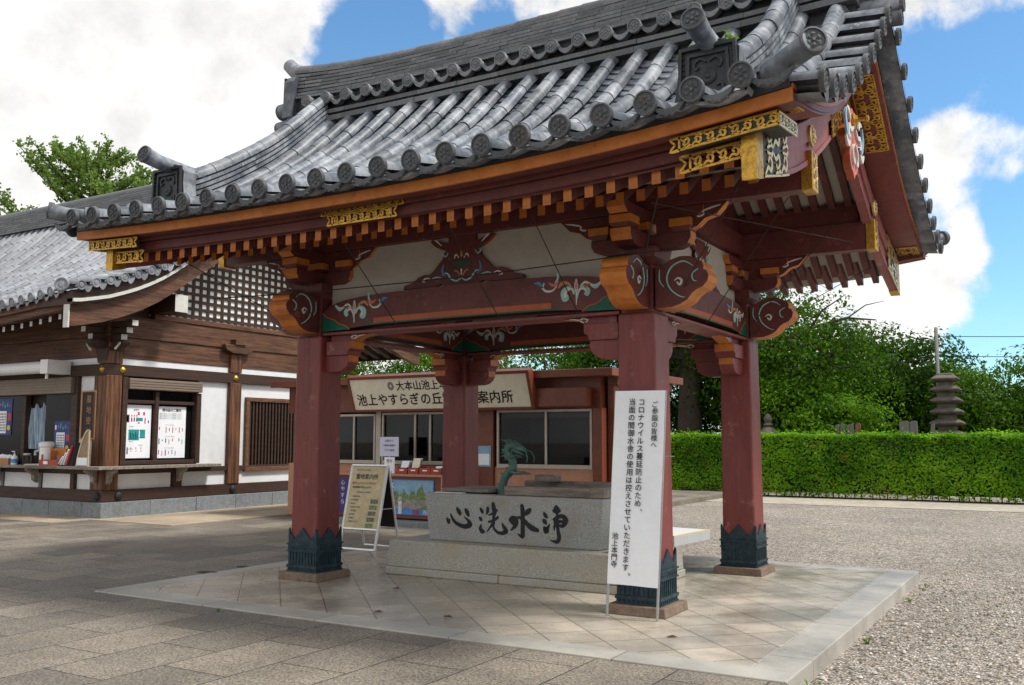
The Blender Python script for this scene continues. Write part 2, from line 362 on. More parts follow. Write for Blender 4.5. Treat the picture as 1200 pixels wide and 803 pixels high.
class Curve:
    """smooth monotone interpolation through points"""
    def __init__(s, xs, ys):
        s.x = np.array(xs, float); s.y = np.array(ys, float); d = np.diff(s.y)/np.diff(s.x); m = np.zeros(len(xs))
        m[0] = d[0]; m[-1] = d[-1]
        for i in range(1, len(xs)-1): m[i] = 0 if d[i-1]*d[i] <= 0 else 2*d[i-1]*d[i]/(d[i-1]+d[i])
        s.m = m
    def __call__(s, x):
        x = min(max(x, s.x[0]), s.x[-1]); i = min(int(np.searchsorted(s.x, x, 'right'))-1, len(s.x)-2); h = s.x[i+1]-s.x[i]; t = (x-s.x[i])/h
        return float((2*t**3-3*t*t+1)*s.y[i]+(t**3-2*t*t+t)*h*s.m[i]+(-2*t**3+3*t*t)*s.y[i+1]+(t**3-t*t)*h*s.m[i+1])

# ------------------------------------------------------------------ lettering
_tcache = {}
def glyphs(body, bold=0.0):
    key = (body, bold)
    if key in _tcache: return _tcache[key]
    cu = bpy.data.curves.new('lettering', 'FONT'); cu.body = body; cu.offset = bold; cu.resolution_u = 3
    o = bpy.data.objects.new('lettering', cu); COL.objects.link(o)
    dg = bpy.context.evaluated_depsgraph_get(); dg.update()
    me = bpy.data.meshes.new_from_object(o.evaluated_get(dg))
    vs = np.array([v.co[:] for v in me.vertices]).reshape(-1, 3); fs = [tuple(p.vertices) for p in me.polygons]
    bpy.data.objects.remove(o); bpy.data.curves.remove(cu); bpy.data.meshes.remove(me)
    _tcache[key] = (vs, fs); return vs, fs
def put_text(mb, body, O, U, V, Nn, size, mi=0, bold=0.0, align='c', off=.003, stretch=1.0, th=None):
    """line of text centred at O on the plane U (right), V (up)"""
    vs, fs = glyphs(body, 0.0)
    if len(vs) == 0: return
    x0, x1 = vs[:, 0].min(), vs[:, 0].max(); y0, y1 = vs[:, 1].min(), vs[:, 1].max()
    cx = {'c': (x0+x1)/2, 'l': x0, 'r': x1}[align]; cy = .38
    O = Vector(O); U = Vector(U); V = Vector(V); Nn = Vector(Nn)
    sh = ((0, 0),) if bold <= 0 else ((-bold, 0), (bold, 0), (0, bold*.8), (0, -bold*.8))
    for k, (a, b) in enumerate(sh):        # heavier strokes: shifted layers, each a hair above the last
        mb.add([O+U*((p[0]-cx+a)*size*stretch)+V*((p[1]-cy+b)*size)+Nn*(off+.0003*k) for p in vs], fs, mi)
def put_vertical(mb, body, O, U, V, Nn, size, pitch, mi=0, bold=0.0, off=.003):
    for i, ch in enumerate(body):
        if ch == ' ': continue
        dx = dy = 0
        if ch in '、。': dx, dy = .55*size, .45*size
        put_text(mb, ch, Vector(O)+Vector(U)*dx+Vector(V)*(-i*pitch+dy), U, V, Nn, size, mi, bold, 'c', off)
# ------------------------------------------------------------------ ground
def gravel_mat():
    m = bpy.data.materials.new('gravel'); m.use_nodes = True; nt = m.node_tree; N = nt.nodes.new; L = nt.links.new; b = nt.nodes['Principled BSDF']
    b.inputs['Roughness'].default_value = .85; b.inputs['Specular IOR Level'].default_value = .25
    tc = N('ShaderNodeTexCoord')
    v = N('ShaderNodeTexVoronoi'); v.inputs['Scale'].default_value = 46; L(tc.outputs['Object'], v.inputs['Vector'])
    sep = N('ShaderNodeSeparateColor'); L(v.outputs['Color'], sep.inputs[0])
    cr = N('ShaderNodeValToRGB'); e = cr.color_ramp.elements
    e[0].position = 0; e[0].color = (.12, .105, .092, 1); e[1].position = 1; e[1].color = (.78, .74, .69, 1)
    for p, c in ((.22, (.27, .232, .195)), (.5, (.42, .375, .325)), (.72, (.49, .40, .315)), (.88, (.57, .545, .51))):
        k = cr.color_ramp.elements.new(p); k.color = (*c, 1)
    L(sep.outputs[0], cr.inputs[0])
    big = N('ShaderNodeTexNoise'); big.inputs['Scale'].default_value = .55; big.inputs['Detail'].default_value = 4; L(tc.outputs['Object'], big.inputs['Vector'])
    mr = N('ShaderNodeMapRange'); mr.inputs['From Min'].default_value = .3; mr.inputs['From Max'].default_value = .7; mr.inputs['To Min'].default_value = .85; mr.inputs['To Max'].default_value = 1.15; L(big.outputs['Fac'], mr.inputs['Value'])
    dr = N('ShaderNodeMapRange'); dr.inputs['From Min'].default_value = .25; dr.inputs['From Max'].default_value = .75; dr.inputs['To Min'].default_value = 1.0; dr.inputs['To Max'].default_value = .45
    L(v.outputs['Distance'], dr.inputs['Value'])
    md = N('ShaderNodeTexNoise'); md.inputs['Scale'].default_value = 7; md.inputs['Detail'].default_value = 6; md.inputs['Roughness'].default_value = .75; L(tc.outputs['Object'], md.inputs['Vector'])
    mdr = N('ShaderNodeMapRange'); mdr.inputs['From Min'].default_value = .35; mdr.inputs['From Max'].default_value = .65; mdr.inputs['To Min'].default_value = .78; mdr.inputs['To Max'].default_value = 1.18; L(md.outputs['Fac'], mdr.inputs['Value'])
    mm0 = N('ShaderNodeMath'); mm0.operation = 'MULTIPLY'; L(mr.outputs[0], mm0.inputs[0]); L(mdr.outputs[0], mm0.inputs[1])
    mm = N('ShaderNodeMath'); mm.operation = 'MULTIPLY'; L(mm0.outputs[0], mm.inputs[0]); L(dr.outputs[0], mm.inputs[1])
    s = N('ShaderNodeVectorMath'); s.operation = 'SCALE'; L(cr.outputs[0], s.inputs[0]); L(mm.outputs[0], s.inputs['Scale']); L(s.outputs[0], b.inputs['Base Color'])
    bp = N('ShaderNodeBump'); bp.inputs['Strength'].default_value = .9; bp.inputs['Distance'].default_value = .02; bp.invert = True
    L(v.outputs['Distance'], bp.inputs['Height']); L(bp.outputs[0], b.inputs['Normal'])
    return m
def slab_mat(name, bw, bh, off, c1, c2, joint, mortar=.006, rot=0.0, speck=130, pit=.5, bump=.5, shift=(0, 0), rough=.75, wet=0):
    m = bpy.data.materials.new(name); m.use_nodes = True; nt = m.node_tree; N = nt.nodes.new; L = nt.links.new; b = nt.nodes['Principled BSDF']
    b.inputs['Specular IOR Level'].default_value = .4
    tc = N('ShaderNodeTexCoord'); mp = N('ShaderNodeMapping'); mp.inputs['Rotation'].default_value = (0, 0, rot); mp.inputs['Location'].default_value = (shift[0], shift[1], 0); L(tc.outputs['Object'], mp.inputs[0])
    br = N('ShaderNodeTexBrick'); br.offset = off; br.squash = 1; br.inputs['Scale'].default_value = 1; br.inputs['Mortar Size'].default_value = mortar; br.inputs['Mortar Smooth'].default_value = .3
    br.inputs['Brick Width'].default_value = bw; br.inputs['Row Height'].default_value = bh; br.inputs['Bias'].default_value = -.1
    br.inputs['Color1'].default_value = (*c1, 1); br.inputs['Color2'].default_value = (*c2, 1); br.inputs['Mortar'].default_value = (*joint, 1)
    L(mp.outputs[0], br.inputs['Vector'])
    n1 = N('ShaderNodeTexNoise'); n1.inputs['Scale'].default_value = 1.1; n1.inputs['Detail'].default_value = 6; n1.inputs['Roughness'].default_value = .65; L(tc.outputs['Object'], n1.inputs['Vector'])
    r1 = N('ShaderNodeMapRange'); r1.inputs['From Min'].default_value = .3; r1.inputs['From Max'].default_value = .7; r1.inputs['To Min'].default_value = .70; r1.inputs['To Max'].default_value = 1.22; L(n1.outputs['Fac'], r1.inputs['Value'])
    n2 = N('ShaderNodeTexNoise'); n2.inputs['Scale'].default_value = speck; n2.inputs['Detail'].default_value = 3; n2.inputs['Roughness'].default_value = .7; L(tc.outputs['Object'], n2.inputs['Vector'])
    r2 = N('ShaderNodeMapRange'); r2.inputs['From Min'].default_value = .36; r2.inputs['From Max'].default_value = .62; r2.inputs['To Min'].default_value = 1-pit; r2.inputs['To Max'].default_value = 1.12; L(n2.outputs['Fac'], r2.inputs['Value'])
    mm = N('ShaderNodeMath'); mm.operation = 'MULTIPLY'; L(r1.outputs[0], mm.inputs[0]); L(r2.outputs[0], mm.inputs[1])
    s = N('ShaderNodeVectorMath'); s.operation = 'SCALE'; L(br.outputs['Color'], s.inputs[0]); L(mm.outputs[0], s.inputs['Scale']); L(s.outputs[0], b.inputs['Base Color'])
    rr = N('ShaderNodeMapRange'); rr.inputs['From Min'].default_value = .35; rr.inputs['From Max'].default_value = .65; rr.inputs['To Min'].default_value = rough-.15-wet; rr.inputs['To Max'].default_value = rough+.1
    L(n1.outputs['Fac'], rr.inputs['Value']); L(rr.outputs[0], b.inputs['Roughness'])
    h = N('ShaderNodeMath'); h.operation = 'MULTIPLY_ADD'; L(br.outputs['Fac'], h.inputs[0]); h.inputs[1].default_value = -1.2; L(n2.outputs['Fac'], h.inputs[2])
    bp = N('ShaderNodeBump'); bp.inputs['Strength'].default_value = bump; bp.inputs['Distance'].default_value = .008; L(h.outputs[0], bp.inputs['Height']); L(bp.outputs[0], b.inputs['Normal'])
    return m
def granite_mat(name, c1, c2, speck=170, rough=.6, dirt=(.24, .20, .15), dirtz=0.0):
    m = bpy.data.materials.new(name); m.use_nodes = True; nt = m.node_tree; N = nt.nodes.new; L = nt.links.new; b = nt.nodes['Principled BSDF']
    b.inputs['Roughness'].default_value = rough; b.inputs['Specular IOR Level'].default_value = .4
    tc = N('ShaderNodeTexCoord')
    n = N('ShaderNodeTexNoise'); n.inputs['Scale'].default_value = speck; n.inputs['Detail'].default_value = 4; n.inputs['Roughness'].default_value = .75; L(tc.outputs['Object'], n.inputs['Vector'])
    r = N('ShaderNodeMapRange'); r.inputs['From Min'].default_value = .38; r.inputs['From Max'].default_value = .62; L(n.outputs['Fac'], r.inputs['Value'])
    mx = N('ShaderNodeMix'); mx.data_type = 'RGBA'; mx.inputs['A'].default_value = (*c1, 1); mx.inputs['B'].default_value = (*c2, 1); L(r.outputs[0], mx.inputs['Factor'])
    n2 = N('ShaderNodeTexNoise'); n2.inputs['Scale'].default_value = 2.3; n2.inputs['Detail'].default_value = 6; L(tc.outputs['Object'], n2.inputs['Vector'])
    r2 = N('ShaderNodeMapRange'); r2.inputs['From Min'].default_value = .48; r2.inputs['From Max'].default_value = .72; r2.inputs['To Max'].default_value = .55; L(n2.outputs['Fac'], r2.inputs['Value'])
    m2 = N('ShaderNodeMix'); m2.data_type = 'RGBA'; L(r2.outputs[0], m2.inputs['Factor']); L(mx.outputs['Result'], m2.inputs['A']); m2.inputs['B'].default_value = (*dirt, 1)
    L(m2.outputs['Result'], b.inputs['Base Color'])
    bp = N('ShaderNodeBump'); bp.inputs['Strength'].default_value = .25; bp.inputs['Distance'].default_value = .004; L(n.outputs['Fac'], bp.inputs['Height']); L(bp.outputs[0], b.inputs['Normal'])
    return m
M['gravel'] = gravel_mat()
M['paving'] = slab_mat('stone paving', .95, .62, .5, (.30, .258, .21), (.170, .152, .13), (.075, .066, .055), .007, R(90), 62, .72, .9, (.2, .1), .7)
M['sunslab'] = slab_mat('sun toned stone paving', 1.6, .8, .5, (.46, .37, .27), (.40, .33, .25), (.12, .10, .08), .007, R(90), 75, .4, .5, (.2, .1), .7)  # paving lightened: a sunlit patch of ground is put into the colour
M['ptile'] = slab_mat('platform granite tiles', .40, .40, 0, (.46, .405, .33), (.36, .325, .275), (.14, .115, .09), .006, R(45), 190, .2, .16, (.06, .02), .36, .2)
M['kerb'] = slab_mat('granite kerb', 1.4, 5, 0, (.42, .40, .355), (.36, .35, .32), (.13, .12, .10), .006, 0, 190, .3, .25, (0.3, 2.2), .5, .1)
M['kerby'] = slab_mat('granite kerb along', 1.4, 5, 0, (.42, .40, .355), (.36, .35, .32), (.13, .12, .10), .006, R(90), 190, .3, .25, (0.2, 2.2), .5, .1)
M['granite'] = granite_mat('grey granite', (.14, .155, .16), (.48, .49, .48), 120)
M['granite2'] = granite_mat('stained granite', (.18, .18, .16), (.52, .51, .45), 120, dirt=(.36, .29, .19))
M['gstone'] = mat('blue grey base stone', (.20, .225, .245), .75, .25, 3.5, .25, 70, island=.10, col2=(.15, .155, .15), c2lo=.5, c2hi=.75)
M['strip'] = mat('concrete strip', (.40, .365, .31), .85, .25, 1.2, .2, 60, col2=(.30, .27, .22))
def sheet(name, x0, x1, y0, y1, z, m):
    mb = MB(); mb.add([(x0, y0, z), (x1, y0, z), (x1, y1, z), (x0, y1, z)], [(0, 1, 2, 3)])
    return mb.build(name, m, kind='structure')
sheet('gravel_ground', -600, 600, -300, 900, -.13, 'gravel')
mb = MB(); mb.box(-60, 3.74, -60, -3.306, -.3, -.012); mb.box(-60, -3.306, -3.306, 60, -.3, -.012); mb.box(-3.306, -1.6, 2.64, 7.8, -.3, -.012)
mb.build('stone_paving', 'paving', kind='structure')
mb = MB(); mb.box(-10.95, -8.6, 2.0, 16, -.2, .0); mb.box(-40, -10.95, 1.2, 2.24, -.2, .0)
mb.build('sun_toned_paving', 'sunslab', kind='structure')  # strip beside the office with sunlight painted into its slabs
sheet('concrete_strip', -40, 60, 15.2, 18.0, -.122, 'strip')
mb = MB()
mb.box(-3.0, 3.42, -3.0, 2.33, -.2, 0, 0)
mb.box(-3.3, 3.73, -3.3, -3.0, -.25, .001, 1); mb.box(-3.3, 3.73, 2.33, 2.63, -.25, .001, 1)
mb.box(-3.3, -3.0, -3.0, 2.33, -.25, .001, 2); mb.box(3.42, 3.73, -3.0, 2.33, -.25, .001, 2)
mb.build('granite_platform', ['ptile', 'kerb', 'kerby'], kind='structure', bevel=.008)

def scatter_stones():
    rng = np.random.RandomState(4); mb = MB(); cols = []
    for k in range(8000):
        x = rng.uniform(3.76, 7.4); y = -5.6+9.5*rng.rand()**1.5
        if x < 3.9 and y > 2.6: continue
        s_ = rng.uniform(.006, .017) if rng.rand() < .93 else rng.uniform(.017, .028)
        z = -.13+s_*.25; a = rng.uniform(0, PI); ca, sa = math.cos(a), math.sin(a); e = rng.uniform(.6, 1.0); h = rng.uniform(.45, .8)
        P = [(s_*rng.uniform(.8, 1.2), 0), (s_*.55, s_*e*.8), (-s_*.5, s_*e*rng.uniform(.7, 1)), (-s_*rng.uniform(.8, 1.1), 0), (-s_*.5, -s_*e*.8), (s_*.6, -s_*e*.8)]
        vs = [(x+p*ca-q*sa, y+p*sa+q*ca, z) for p, q in P]+[(x+(p*ca-q*sa)*.55, y+(p*sa+q*ca)*.55, z+s_*h) for p, q in P]
        mb.add(vs, [(i, (i+1) % 6, 6+(i+1) % 6, 6+i) for i in range(6)]+[(6, 7, 8, 9, 10, 11)], int(rng.randint(0, 4)))
    mb.build('gravel_stones', ['peb1', 'peb2', 'peb3', 'peb4'], None, smooth=True, angle=70, kind='stuff')
for i, c in enumerate(((.37, .335, .295), (.23, .20, .17), (.47, .385, .30), (.56, .54, .50))): M['peb%d' % (i+1)] = mat('pebble', c, .8, .2, 40, island=.25)
scatter_stones()
# ------------------------------------------------------------------ water pavilion
PAV = thing('water_pavilion', 'open red temple water pavilion with curved grey tiled roof on four square columns', 'pavilion', (0, 0, 0))
CX, CY = 2.0, 1.455
# --- columns
def column_parts(cx, cy):
    mb = MB(); mb.frus(cx, cy, .08, 2.70, .193, .180)
    # shallow rebates along the arrises
    c = mb.build('column', 'col', PAV, bevel=.022)
    s = MB(); a = .206
    s.frus(cx, cy, .085, .10, a+.012, a+.012); s.frus(cx, cy, .10, .13, a+.004, a+.004); s.frus(cx, cy, .13, .16, a+.014, a+.014)
    s.frus(cx, cy, .16, .30, a, a); s.frus(cx, cy, .30, .315, a+.014, a+.014); s.frus(cx, cy, .315, .375, a+.004, a+.004); s.frus(cx, cy, .375, .392, a+.016, a+.016)
    s.frus(cx, cy, .392, .42, a+.002, a+.002)
    for (ax, sg) in (('x', 1), ('x', -1), ('y', 1), ('y', -1)):
        # crown of points with openings
        prof = [(-.206, .42), (-.206, .545), (-.19, .56), (-.175, .50), (-.125, .445), (-.115, .44), (-.085, .475), (-.05, .51), (-.018, .545), (0, .565), (.018, .545), (.05, .51), (.085, .475), (.115, .44), (.125, .445), (.175, .50), (.19, .56), (.206, .545), (.206, .42)]
        lo, hi = sg*.194, sg*.2085
        o = cy if ax == 'y' else cx; oc = cx if ax == 'y' else cy
        s.prism([(oc+p, z) for p, z in prof], ax, o+lo, o+hi)
        for k in range(9):      # vertical ribs and rivets
            u = -.18+.045*k
            d = sg*(a+.002)
            if ax == 'y':
                s.cbox((cx+u, cy+d, .23), (.012, .012, .13)); s.lathe([(.012, 0), (.010, .008), (.004, .012)], 6, (cx+u, cy+sg*(a+.004), .345), (0, sg, 0)); s.lathe([(.011, 0), (.009, .008), (.004, .012)], 6, (cx+u, cy+sg*(a+.004), .115), (0, sg, 0))
            else:
                s.cbox((cx+d, cy+u, .23), (.012, .012, .13)); s.lathe([(.012, 0), (.010, .008), (.004, .012)], 6, (cx+sg*(a+.004), cy+u, .345), (sg, 0, 0)); s.lathe([(.011, 0), (.009, .008), (.004, .012)], 6, (cx+sg*(a+.004), cy+u, .115), (sg, 0, 0))
        for u in (-.1, .1):
            pass
    s.build('bronze_sleeve', 'bronze', c)
    p = MB(); p.frus(cx, cy, .0, .085, .285, .275); p.build('plinth', 'plinth', c, bevel=.008)
    return c
for sx in (-1, 1):
    for sy in (-1, 1): column_parts(sx*CX, sy*CY)

# --- painted scroll ornaments
def fleur(O, U, V, Nn, s, flip, parent):
    mb = MB(); f = -1 if flip else 1
    def st(pts, w, mi, th=.006): mb.ribbon([(p[0]*f*s, p[1]*s) for p in pts], [q*s for q in w], O, U, V, Nn, th, mi)
    st([(-.62, .30), (-.5, .22), (-.38, .22), (-.22, .30), (-.10, .22)], [.03, .05, .05, .05, .03], 0)
    st([(-.60, .26), (-.48, .17), (-.38, .19)], [.02, .06, .03], 1, .008)
    st([(-.34, .24), (-.25, .23), (-.2, .17)], [.03, .06, .03], 4, .008)
    st([(-.02, -.05), (-.06, .12), (-.18, .20), (-.30, .12), (-.26, .02), (-.2, .06)], [.02, .05, .07, .07, .06, .04], 1)
    st([(-.04, .05), (-.1, .16), (-.2, .15), (-.25, .07)], [.02, .04, .05, .03], 0, .009)
    st([(0, -.18), (0, .1), (.04, .3)], [.02, .035, .02], 0)
    st([(0, .12), (0, .22), (0, .38)], [.05, .10, .02], 0, .007); st([(0, .16), (0, .22), (0, .31)], [.03, .055, .02], 2, .010)
    st([(.04, .05), (.08, .16), (.2, .2), (.33, .12), (.30, -.04), (.22, -.02), (.24, .06)], [.02, .05, .08, .09, .10, .08, .05], 1)
    st([(.06, .06), (.12, .17), (.22, .15), (.27, .06), (.25, .0)], [.02, .03, .05, .06, .05], 0, .009)
    st([(.10, .2), (.2, .30), (.34, .32), (.44, .22)], [.02, .06, .08, .03], 5)
    st([(.44, .38), (.5, .30), (.6, .30), (.68, .36)], [.04, .08, .06, .02], 2)
    st([(.45, .55), (.46, .42), (.52, .35)], [.04, .05, .02], 1)
    st([(.48, .26), (.6, .17), (.76, .18), (.86, .28)], [.02, .04, .05, .04], 0)
    st([(.84, .26), (.92, .36), (1.05, .37)], [.03, .08, .02], 3)
    st([(.80, .36), (.82, .30), (.86, .24)], [.03, .04, .02], 1)
    return mb.build('painted_scroll', ['pwhite', 'cyan', 'pink', 'blue', 'rorange', 'tan'], parent)

# --- arched tie beams
def tie_beam(axis, side):
    L = (CX if axis == 'x' else CY)-.165
    k = L/1.83
    n = 18
    top = Curve([0, .55*L, .80*L, .93*L, L], [3.135, 3.12, 3.09, 3.04, 2.97]); bot = Curve([0, .55*L, .8*L, L], [2.79, 2.785, 2.765, 2.738])
    us = np.linspace(-L, L, 2*n+1)
    poly = [(u, bot(abs(u))) for u in us]+[(u, top(abs(u))) for u in us[::-1]]
    c = side*(CY if axis == 'x' else CX); th = .135
    mb = MB(); mb.prism(poly, 'y' if axis == 'x' else 'x', c-th, c+th)
    mb.m = [0]*len(mb.m)
    b = mb.build('tie_beam', ['red'], PAV)
    for sg in (-1, 1):     # both faces are painted
        if axis == 'x': O = lambda u, z, d=0: (u, c+sg*(th+d), z)
        else: O = lambda u, z, d=0: (c+sg*(th+d), u, z)
        tr = MB()
        def face(pts, d, mi):
            vs = [O(p[0], p[1], d) for p in pts]; q = len(pts)
            vs += [O(p[0], p[1], 0) for p in pts]
            tr.add(vs, [tuple(range(q))]+[(i, (i+1) % q, (i+1) % q+q, i+q) for i in range(q)], mi)
        e = .60*L
        us2 = np.linspace(-e, e, 15)
        face([(u, bot(abs(u))+.018) for u in us2]+[(u, bot(abs(u))+.075) for u in us2[::-1]], .006, 0)
        us3 = np.linspace(-.66*L, .66*L, 15)
        face([(u, bot(abs(u))+.002) for u in us3]+[(u, bot(abs(u))+.020) for u in us3[::-1]], .004, 1)
        for s2 in (-1, 1):
            face([(s2*L, 2.745), (s2*(L-.40*k), 2.752), (s2*(L-.33*k), 2.80), (s2*(L-.25*k), 2.82), (s2*(L-.17*k), 2.87), (s2*(L-.08*k), 2.90), (s2*L, 2.955)], .004, 1)
            tr.ribbon([(s2*(L-.40*k), 2.752), (s2*(L-.33*k), 2.80), (s2*(L-.25*k), 2.82), (s2*(L-.17*k), 2.87), (s2*(L-.08*k), 2.90), (s2*L, 2.955)], .012, O(0, 0), (1, 0, 0) if axis == 'x' else (0, 1, 0), (0, 0, 1), (0, sg, 0) if axis == 'x' else (sg, 0, 0), .007, 0)
        tr.build('painted_stripe', ['rorange', 'green'], b)
        for s2 in (-1, 1):
            U = (1, 0, 0) if axis == 'x' else (0, 1, 0); Nn = (0, sg, 0) if axis == 'x' else (sg, 0, 0)
            fleur(O(s2*(L-.46*k), 2.90), U, (0, 0, 1), Nn, .44*(k if k > .8 else .85), s2 > 0, b)
    # thin plank under the beam
    p = MB()
    if axis == 'x': p.box(-CX+.175, CX-.175, c-.15, c+.15, 2.700, 2.732)
    else: p.box(c-.15, c+.15, -CY+.175, CY-.175, 2.700, 2.732)
    p.build('lintel', 'col', PAV, bevel=.006)
    return b
for s_ in (-1, 1): tie_beam('x', s_); tie_beam('y', s_)

# --- scroll nosings beyond the columns
NOSE = [(0, 2.725), (.16, 2.730), (.24, 2.752), (.31, 2.79), (.355, 2.845), (.40, 2.875), (.455, 2.895), (.50, 2.945), (.512, 2.995), (.495, 3.035), (.46, 3.055), (.468, 3.085), (.45, 3.125), (.40, 3.15), (.33, 3.185), (.24, 3.19), (.15, 3.165), (.08, 3.13), (0, 3.12)]
def nosing(axis, sgn, cx, cy):
    base = (cx if axis == 'x' else cy)+sgn*.17
    poly = [(base+sgn*u, z) for u, z in NOSE]
    ms = [1]*len(poly)
    for i in (13, 14, 15, 16, 17, 18): ms[i] = 0
    c = cy if axis == 'x' else cx
    mb = MB(); mb.prism(poly, 'y' if axis == 'x' else 'x', c-.13, c+.13, ms, 0)
    o = mb.build('scroll_nosing', ['red', 'orange'], PAV, bevel=.008)
    for sd in (-1, 1):
        sc = MB()
        if axis == 'x': O = (base, c+sd*.131, 0); U = (sgn, 0, 0); Nn = (0, sd, 0)
        else: O = (c+sd*.131, base, 0); U = (0, sgn, 0); Nn = (sd, 0, 0)
        def st(p, w, mi): sc.ribbon(p, w, O, U, (0, 0, 1), Nn, .007, mi, 5)
        st([(.42, 3.06), (.36, 3.02), (.37, 2.96), (.40, 2.95)], [.006, .011, .010, .006], 1)
        st([(.37, 3.09), (.28, 3.14), (.17, 3.10), (.12, 3.00), (.15, 2.90), (.23, 2.83), (.29, 2.81)], [.005, .011, .013, .012, .011, .009, .004], 1)
        st([(.19, 2.97), (.23, 2.99), (.26, 2.965), (.24, 2.93), (.215, 2.955)], [.006, .014, .022, .020, .010], 0)
        st([(.05, 3.08), (.05, 2.98), (.09, 2.92)], [.005, .010, .005], 1)
        sc.build('painted_scroll', ['pwhite', 'cyan'], o)
for sx in (-1, 1):
    for sy in (-1, 1):
        nosing('x', sx, sx*CX, sy*CY); nosing('y', sy, sx*CX, sy*CY)

# --- corbels under the beams
def corbel(axis, sgn, cx, cy):
    b0 = (cx if axis == 'x' else cy)-sgn*.178
    def pr(mb, prof, w, ms):
        c = cy if axis == 'x' else cx
        mb.prism([(b0-sgn*u, z) for u, z in prof], 'y' if axis == 'x' else 'x', c-w, c+w, ms, 0)
    mb = MB()
    pr(mb, [(0, 2.29), (.16, 2.29), (.24, 2.305), (.30, 2.345), (.335, 2.40), (.335, 2.475), (0, 2.475)], .085, [0, 0, 0, 0, 1, 0, 0])
    pr(mb, [(.03, 2.475), (.33, 2.475), (.345, 2.52), (.385, 2.545), (.385, 2.63), (.03, 2.63)], .115, [0, 0, 0, 1, 0, 0])
    pr(mb, [(.06, 2.63), (.37, 2.63), (.40, 2.635), (.47, 2.672), (.60, 2.692), (.66, 2.699), (.06, 2.699)], .07, [1, 1, 1, 1, 1, 0, 0])
    o = mb.build('corbel', ['col', 'orange'], PAV, bevel=.005)
    sc = MB()
    for sd in (-1, 1):
        c = cy if axis == 'x' else cx
        if axis == 'x': O = (b0, c+sd*.071, 0); U = (-sgn, 0, 0); Nn = (0, sd, 0)
        else: O = (c+sd*.071, b0, 0); U = (0, -sgn, 0); Nn = (sd, 0, 0)
        sc.ribbon([(.40, 2.65), (.44, 2.672), (.41, 2.69), (.36, 2.675), (.38, 2.655)], [.006, .014, .014, .012, .008], O, U, (0, 0, 1), Nn, .006, 0)
        sc.ribbon([(.44, 2.675), (.50, 2.685), (.56, 2.69)], [.012, .012, .005], O, U, (0, 0, 1), Nn, .006, 0)
    sc.build('painted_scroll', ['pwhite'], o)
for sx in (-1, 1):
    for sy in (-1, 1):
        corbel('x', sx, sx*CX, sy*CY); corbel('y', sy, sx*CX, sy*CY)

# --- wall boards above the beams
for sy in (-1, 1):
    MB().box(-CX+.2, CX-.2, sy*CY-.02, sy*CY+.02, 2.98, 3.70).build('wall_board', 'white', PAV)
for sx in (-1, 1):
    MB().box(sx*CX-.02, sx*CX+.02, -CY+.2, CY-.2, 2.98, 3.70).build('wall_board', 'white', PAV)

# --- frog-leg struts
def frogleg(axis, side):
    c = side*(CY if axis == 'x' else CX); k = 1.0 if axis == 'x' else .8
    half = [(0, 3.14), (.20, 3.14), (.26, 3.17), (.34, 3.15), (.76, 3.15), (.74, 3.19), (.63, 3.215), (.56, 3.262), (.48, 3.287), (.42, 3.28), (.36, 3.315), (.30, 3.38), (.245, 3.43), (.225, 3.49), (.20, 3.52), (.27, 3.54), (.34, 3.575), (.40, 3.63), (.38, 3.655), (.30, 3.63), (.22, 3.60), (.17, 3.59), (.17, 3.665), (0, 3.665)]
    poly = [(u*k, z) for u, z in half]+[(-u*k, z) for u, z in half[::-1][1:-1]]
    mb = MB(); ms = [0]*len(poly)
    for i in (15, 16, 17): ms[i] = 1
    mb.prism(poly, 'y' if axis == 'x' else 'x', c-.06, c+.06, ms, 0)
    o = mb.build('frogleg_strut', ['red', 'rorange'], PAV)
    for sd in (-1, 1):
        if axis == 'x': O = (0, c+sd*.061, 0); U = (1, 0, 0); Nn = (0, sd, 0)
        else: O = (c+sd*.061, 0, 0); U = (0, 1, 0); Nn = (sd, 0, 0)
        sc = MB()
        def st(p, w, mi, m=True):
            for f in ((1, -1) if m else (1,)): sc.ribbon([(a*k*f, b) for a, b in p], w, O, U, (0, 0, 1), Nn, .008, mi, 5)
        st([(0, 3.215), (.06, 3.185), (.13, 3.215), (.18, 3.275), (.24, 3.265)], [.008, .016, .018, .016, .006], 1)
        st([(.2, 3.245), (.24, 3.305), (.22, 3.375)], [.01, .03, .006], 2)
        st([(.25, 3.235), (.32, 3.245), (.37, 3.235)], [.006, .014, .005], 1)
        st([(.40, 3.235), (.45, 3.245), (.5, 3.215), (.46, 3.205)], [.006, .014, .012, .006], 0)
        st([(-.11, 3.360), (0, 3.370), (.11, 3.360)], [.02, .05, .02], 4, False)
        st([(.02, 3.235), (.05, 3.285), (.09, 3.295)], [.006, .014, .006], 3)
        st([(0, 3.245), (.0, 3.305)], [.008, .02], 0, False)
        st([(.03, 3.425), (.07, 3.465), (.09, 3.425)], [.006, .014, .006], 0)
        st([(0, 3.445), (0, 3.495)], [.03, .012], 3, False)
        st([(.22, 3.505), (.24, 3.485), (.20, 3.455), (.17, 3.495)], [.006, .012, .012, .006], 1)
        st([(.25, 3.575), (.31, 3.625), (.34, 3.645)], [.006, .02, .008], 0)
        sc.build('painted_carving', ['pwhite', 'cyan', 'blue', 'tan', 'green'], o)
for s_ in (-1, 1): frogleg('x', s_); frogleg('y', s_)

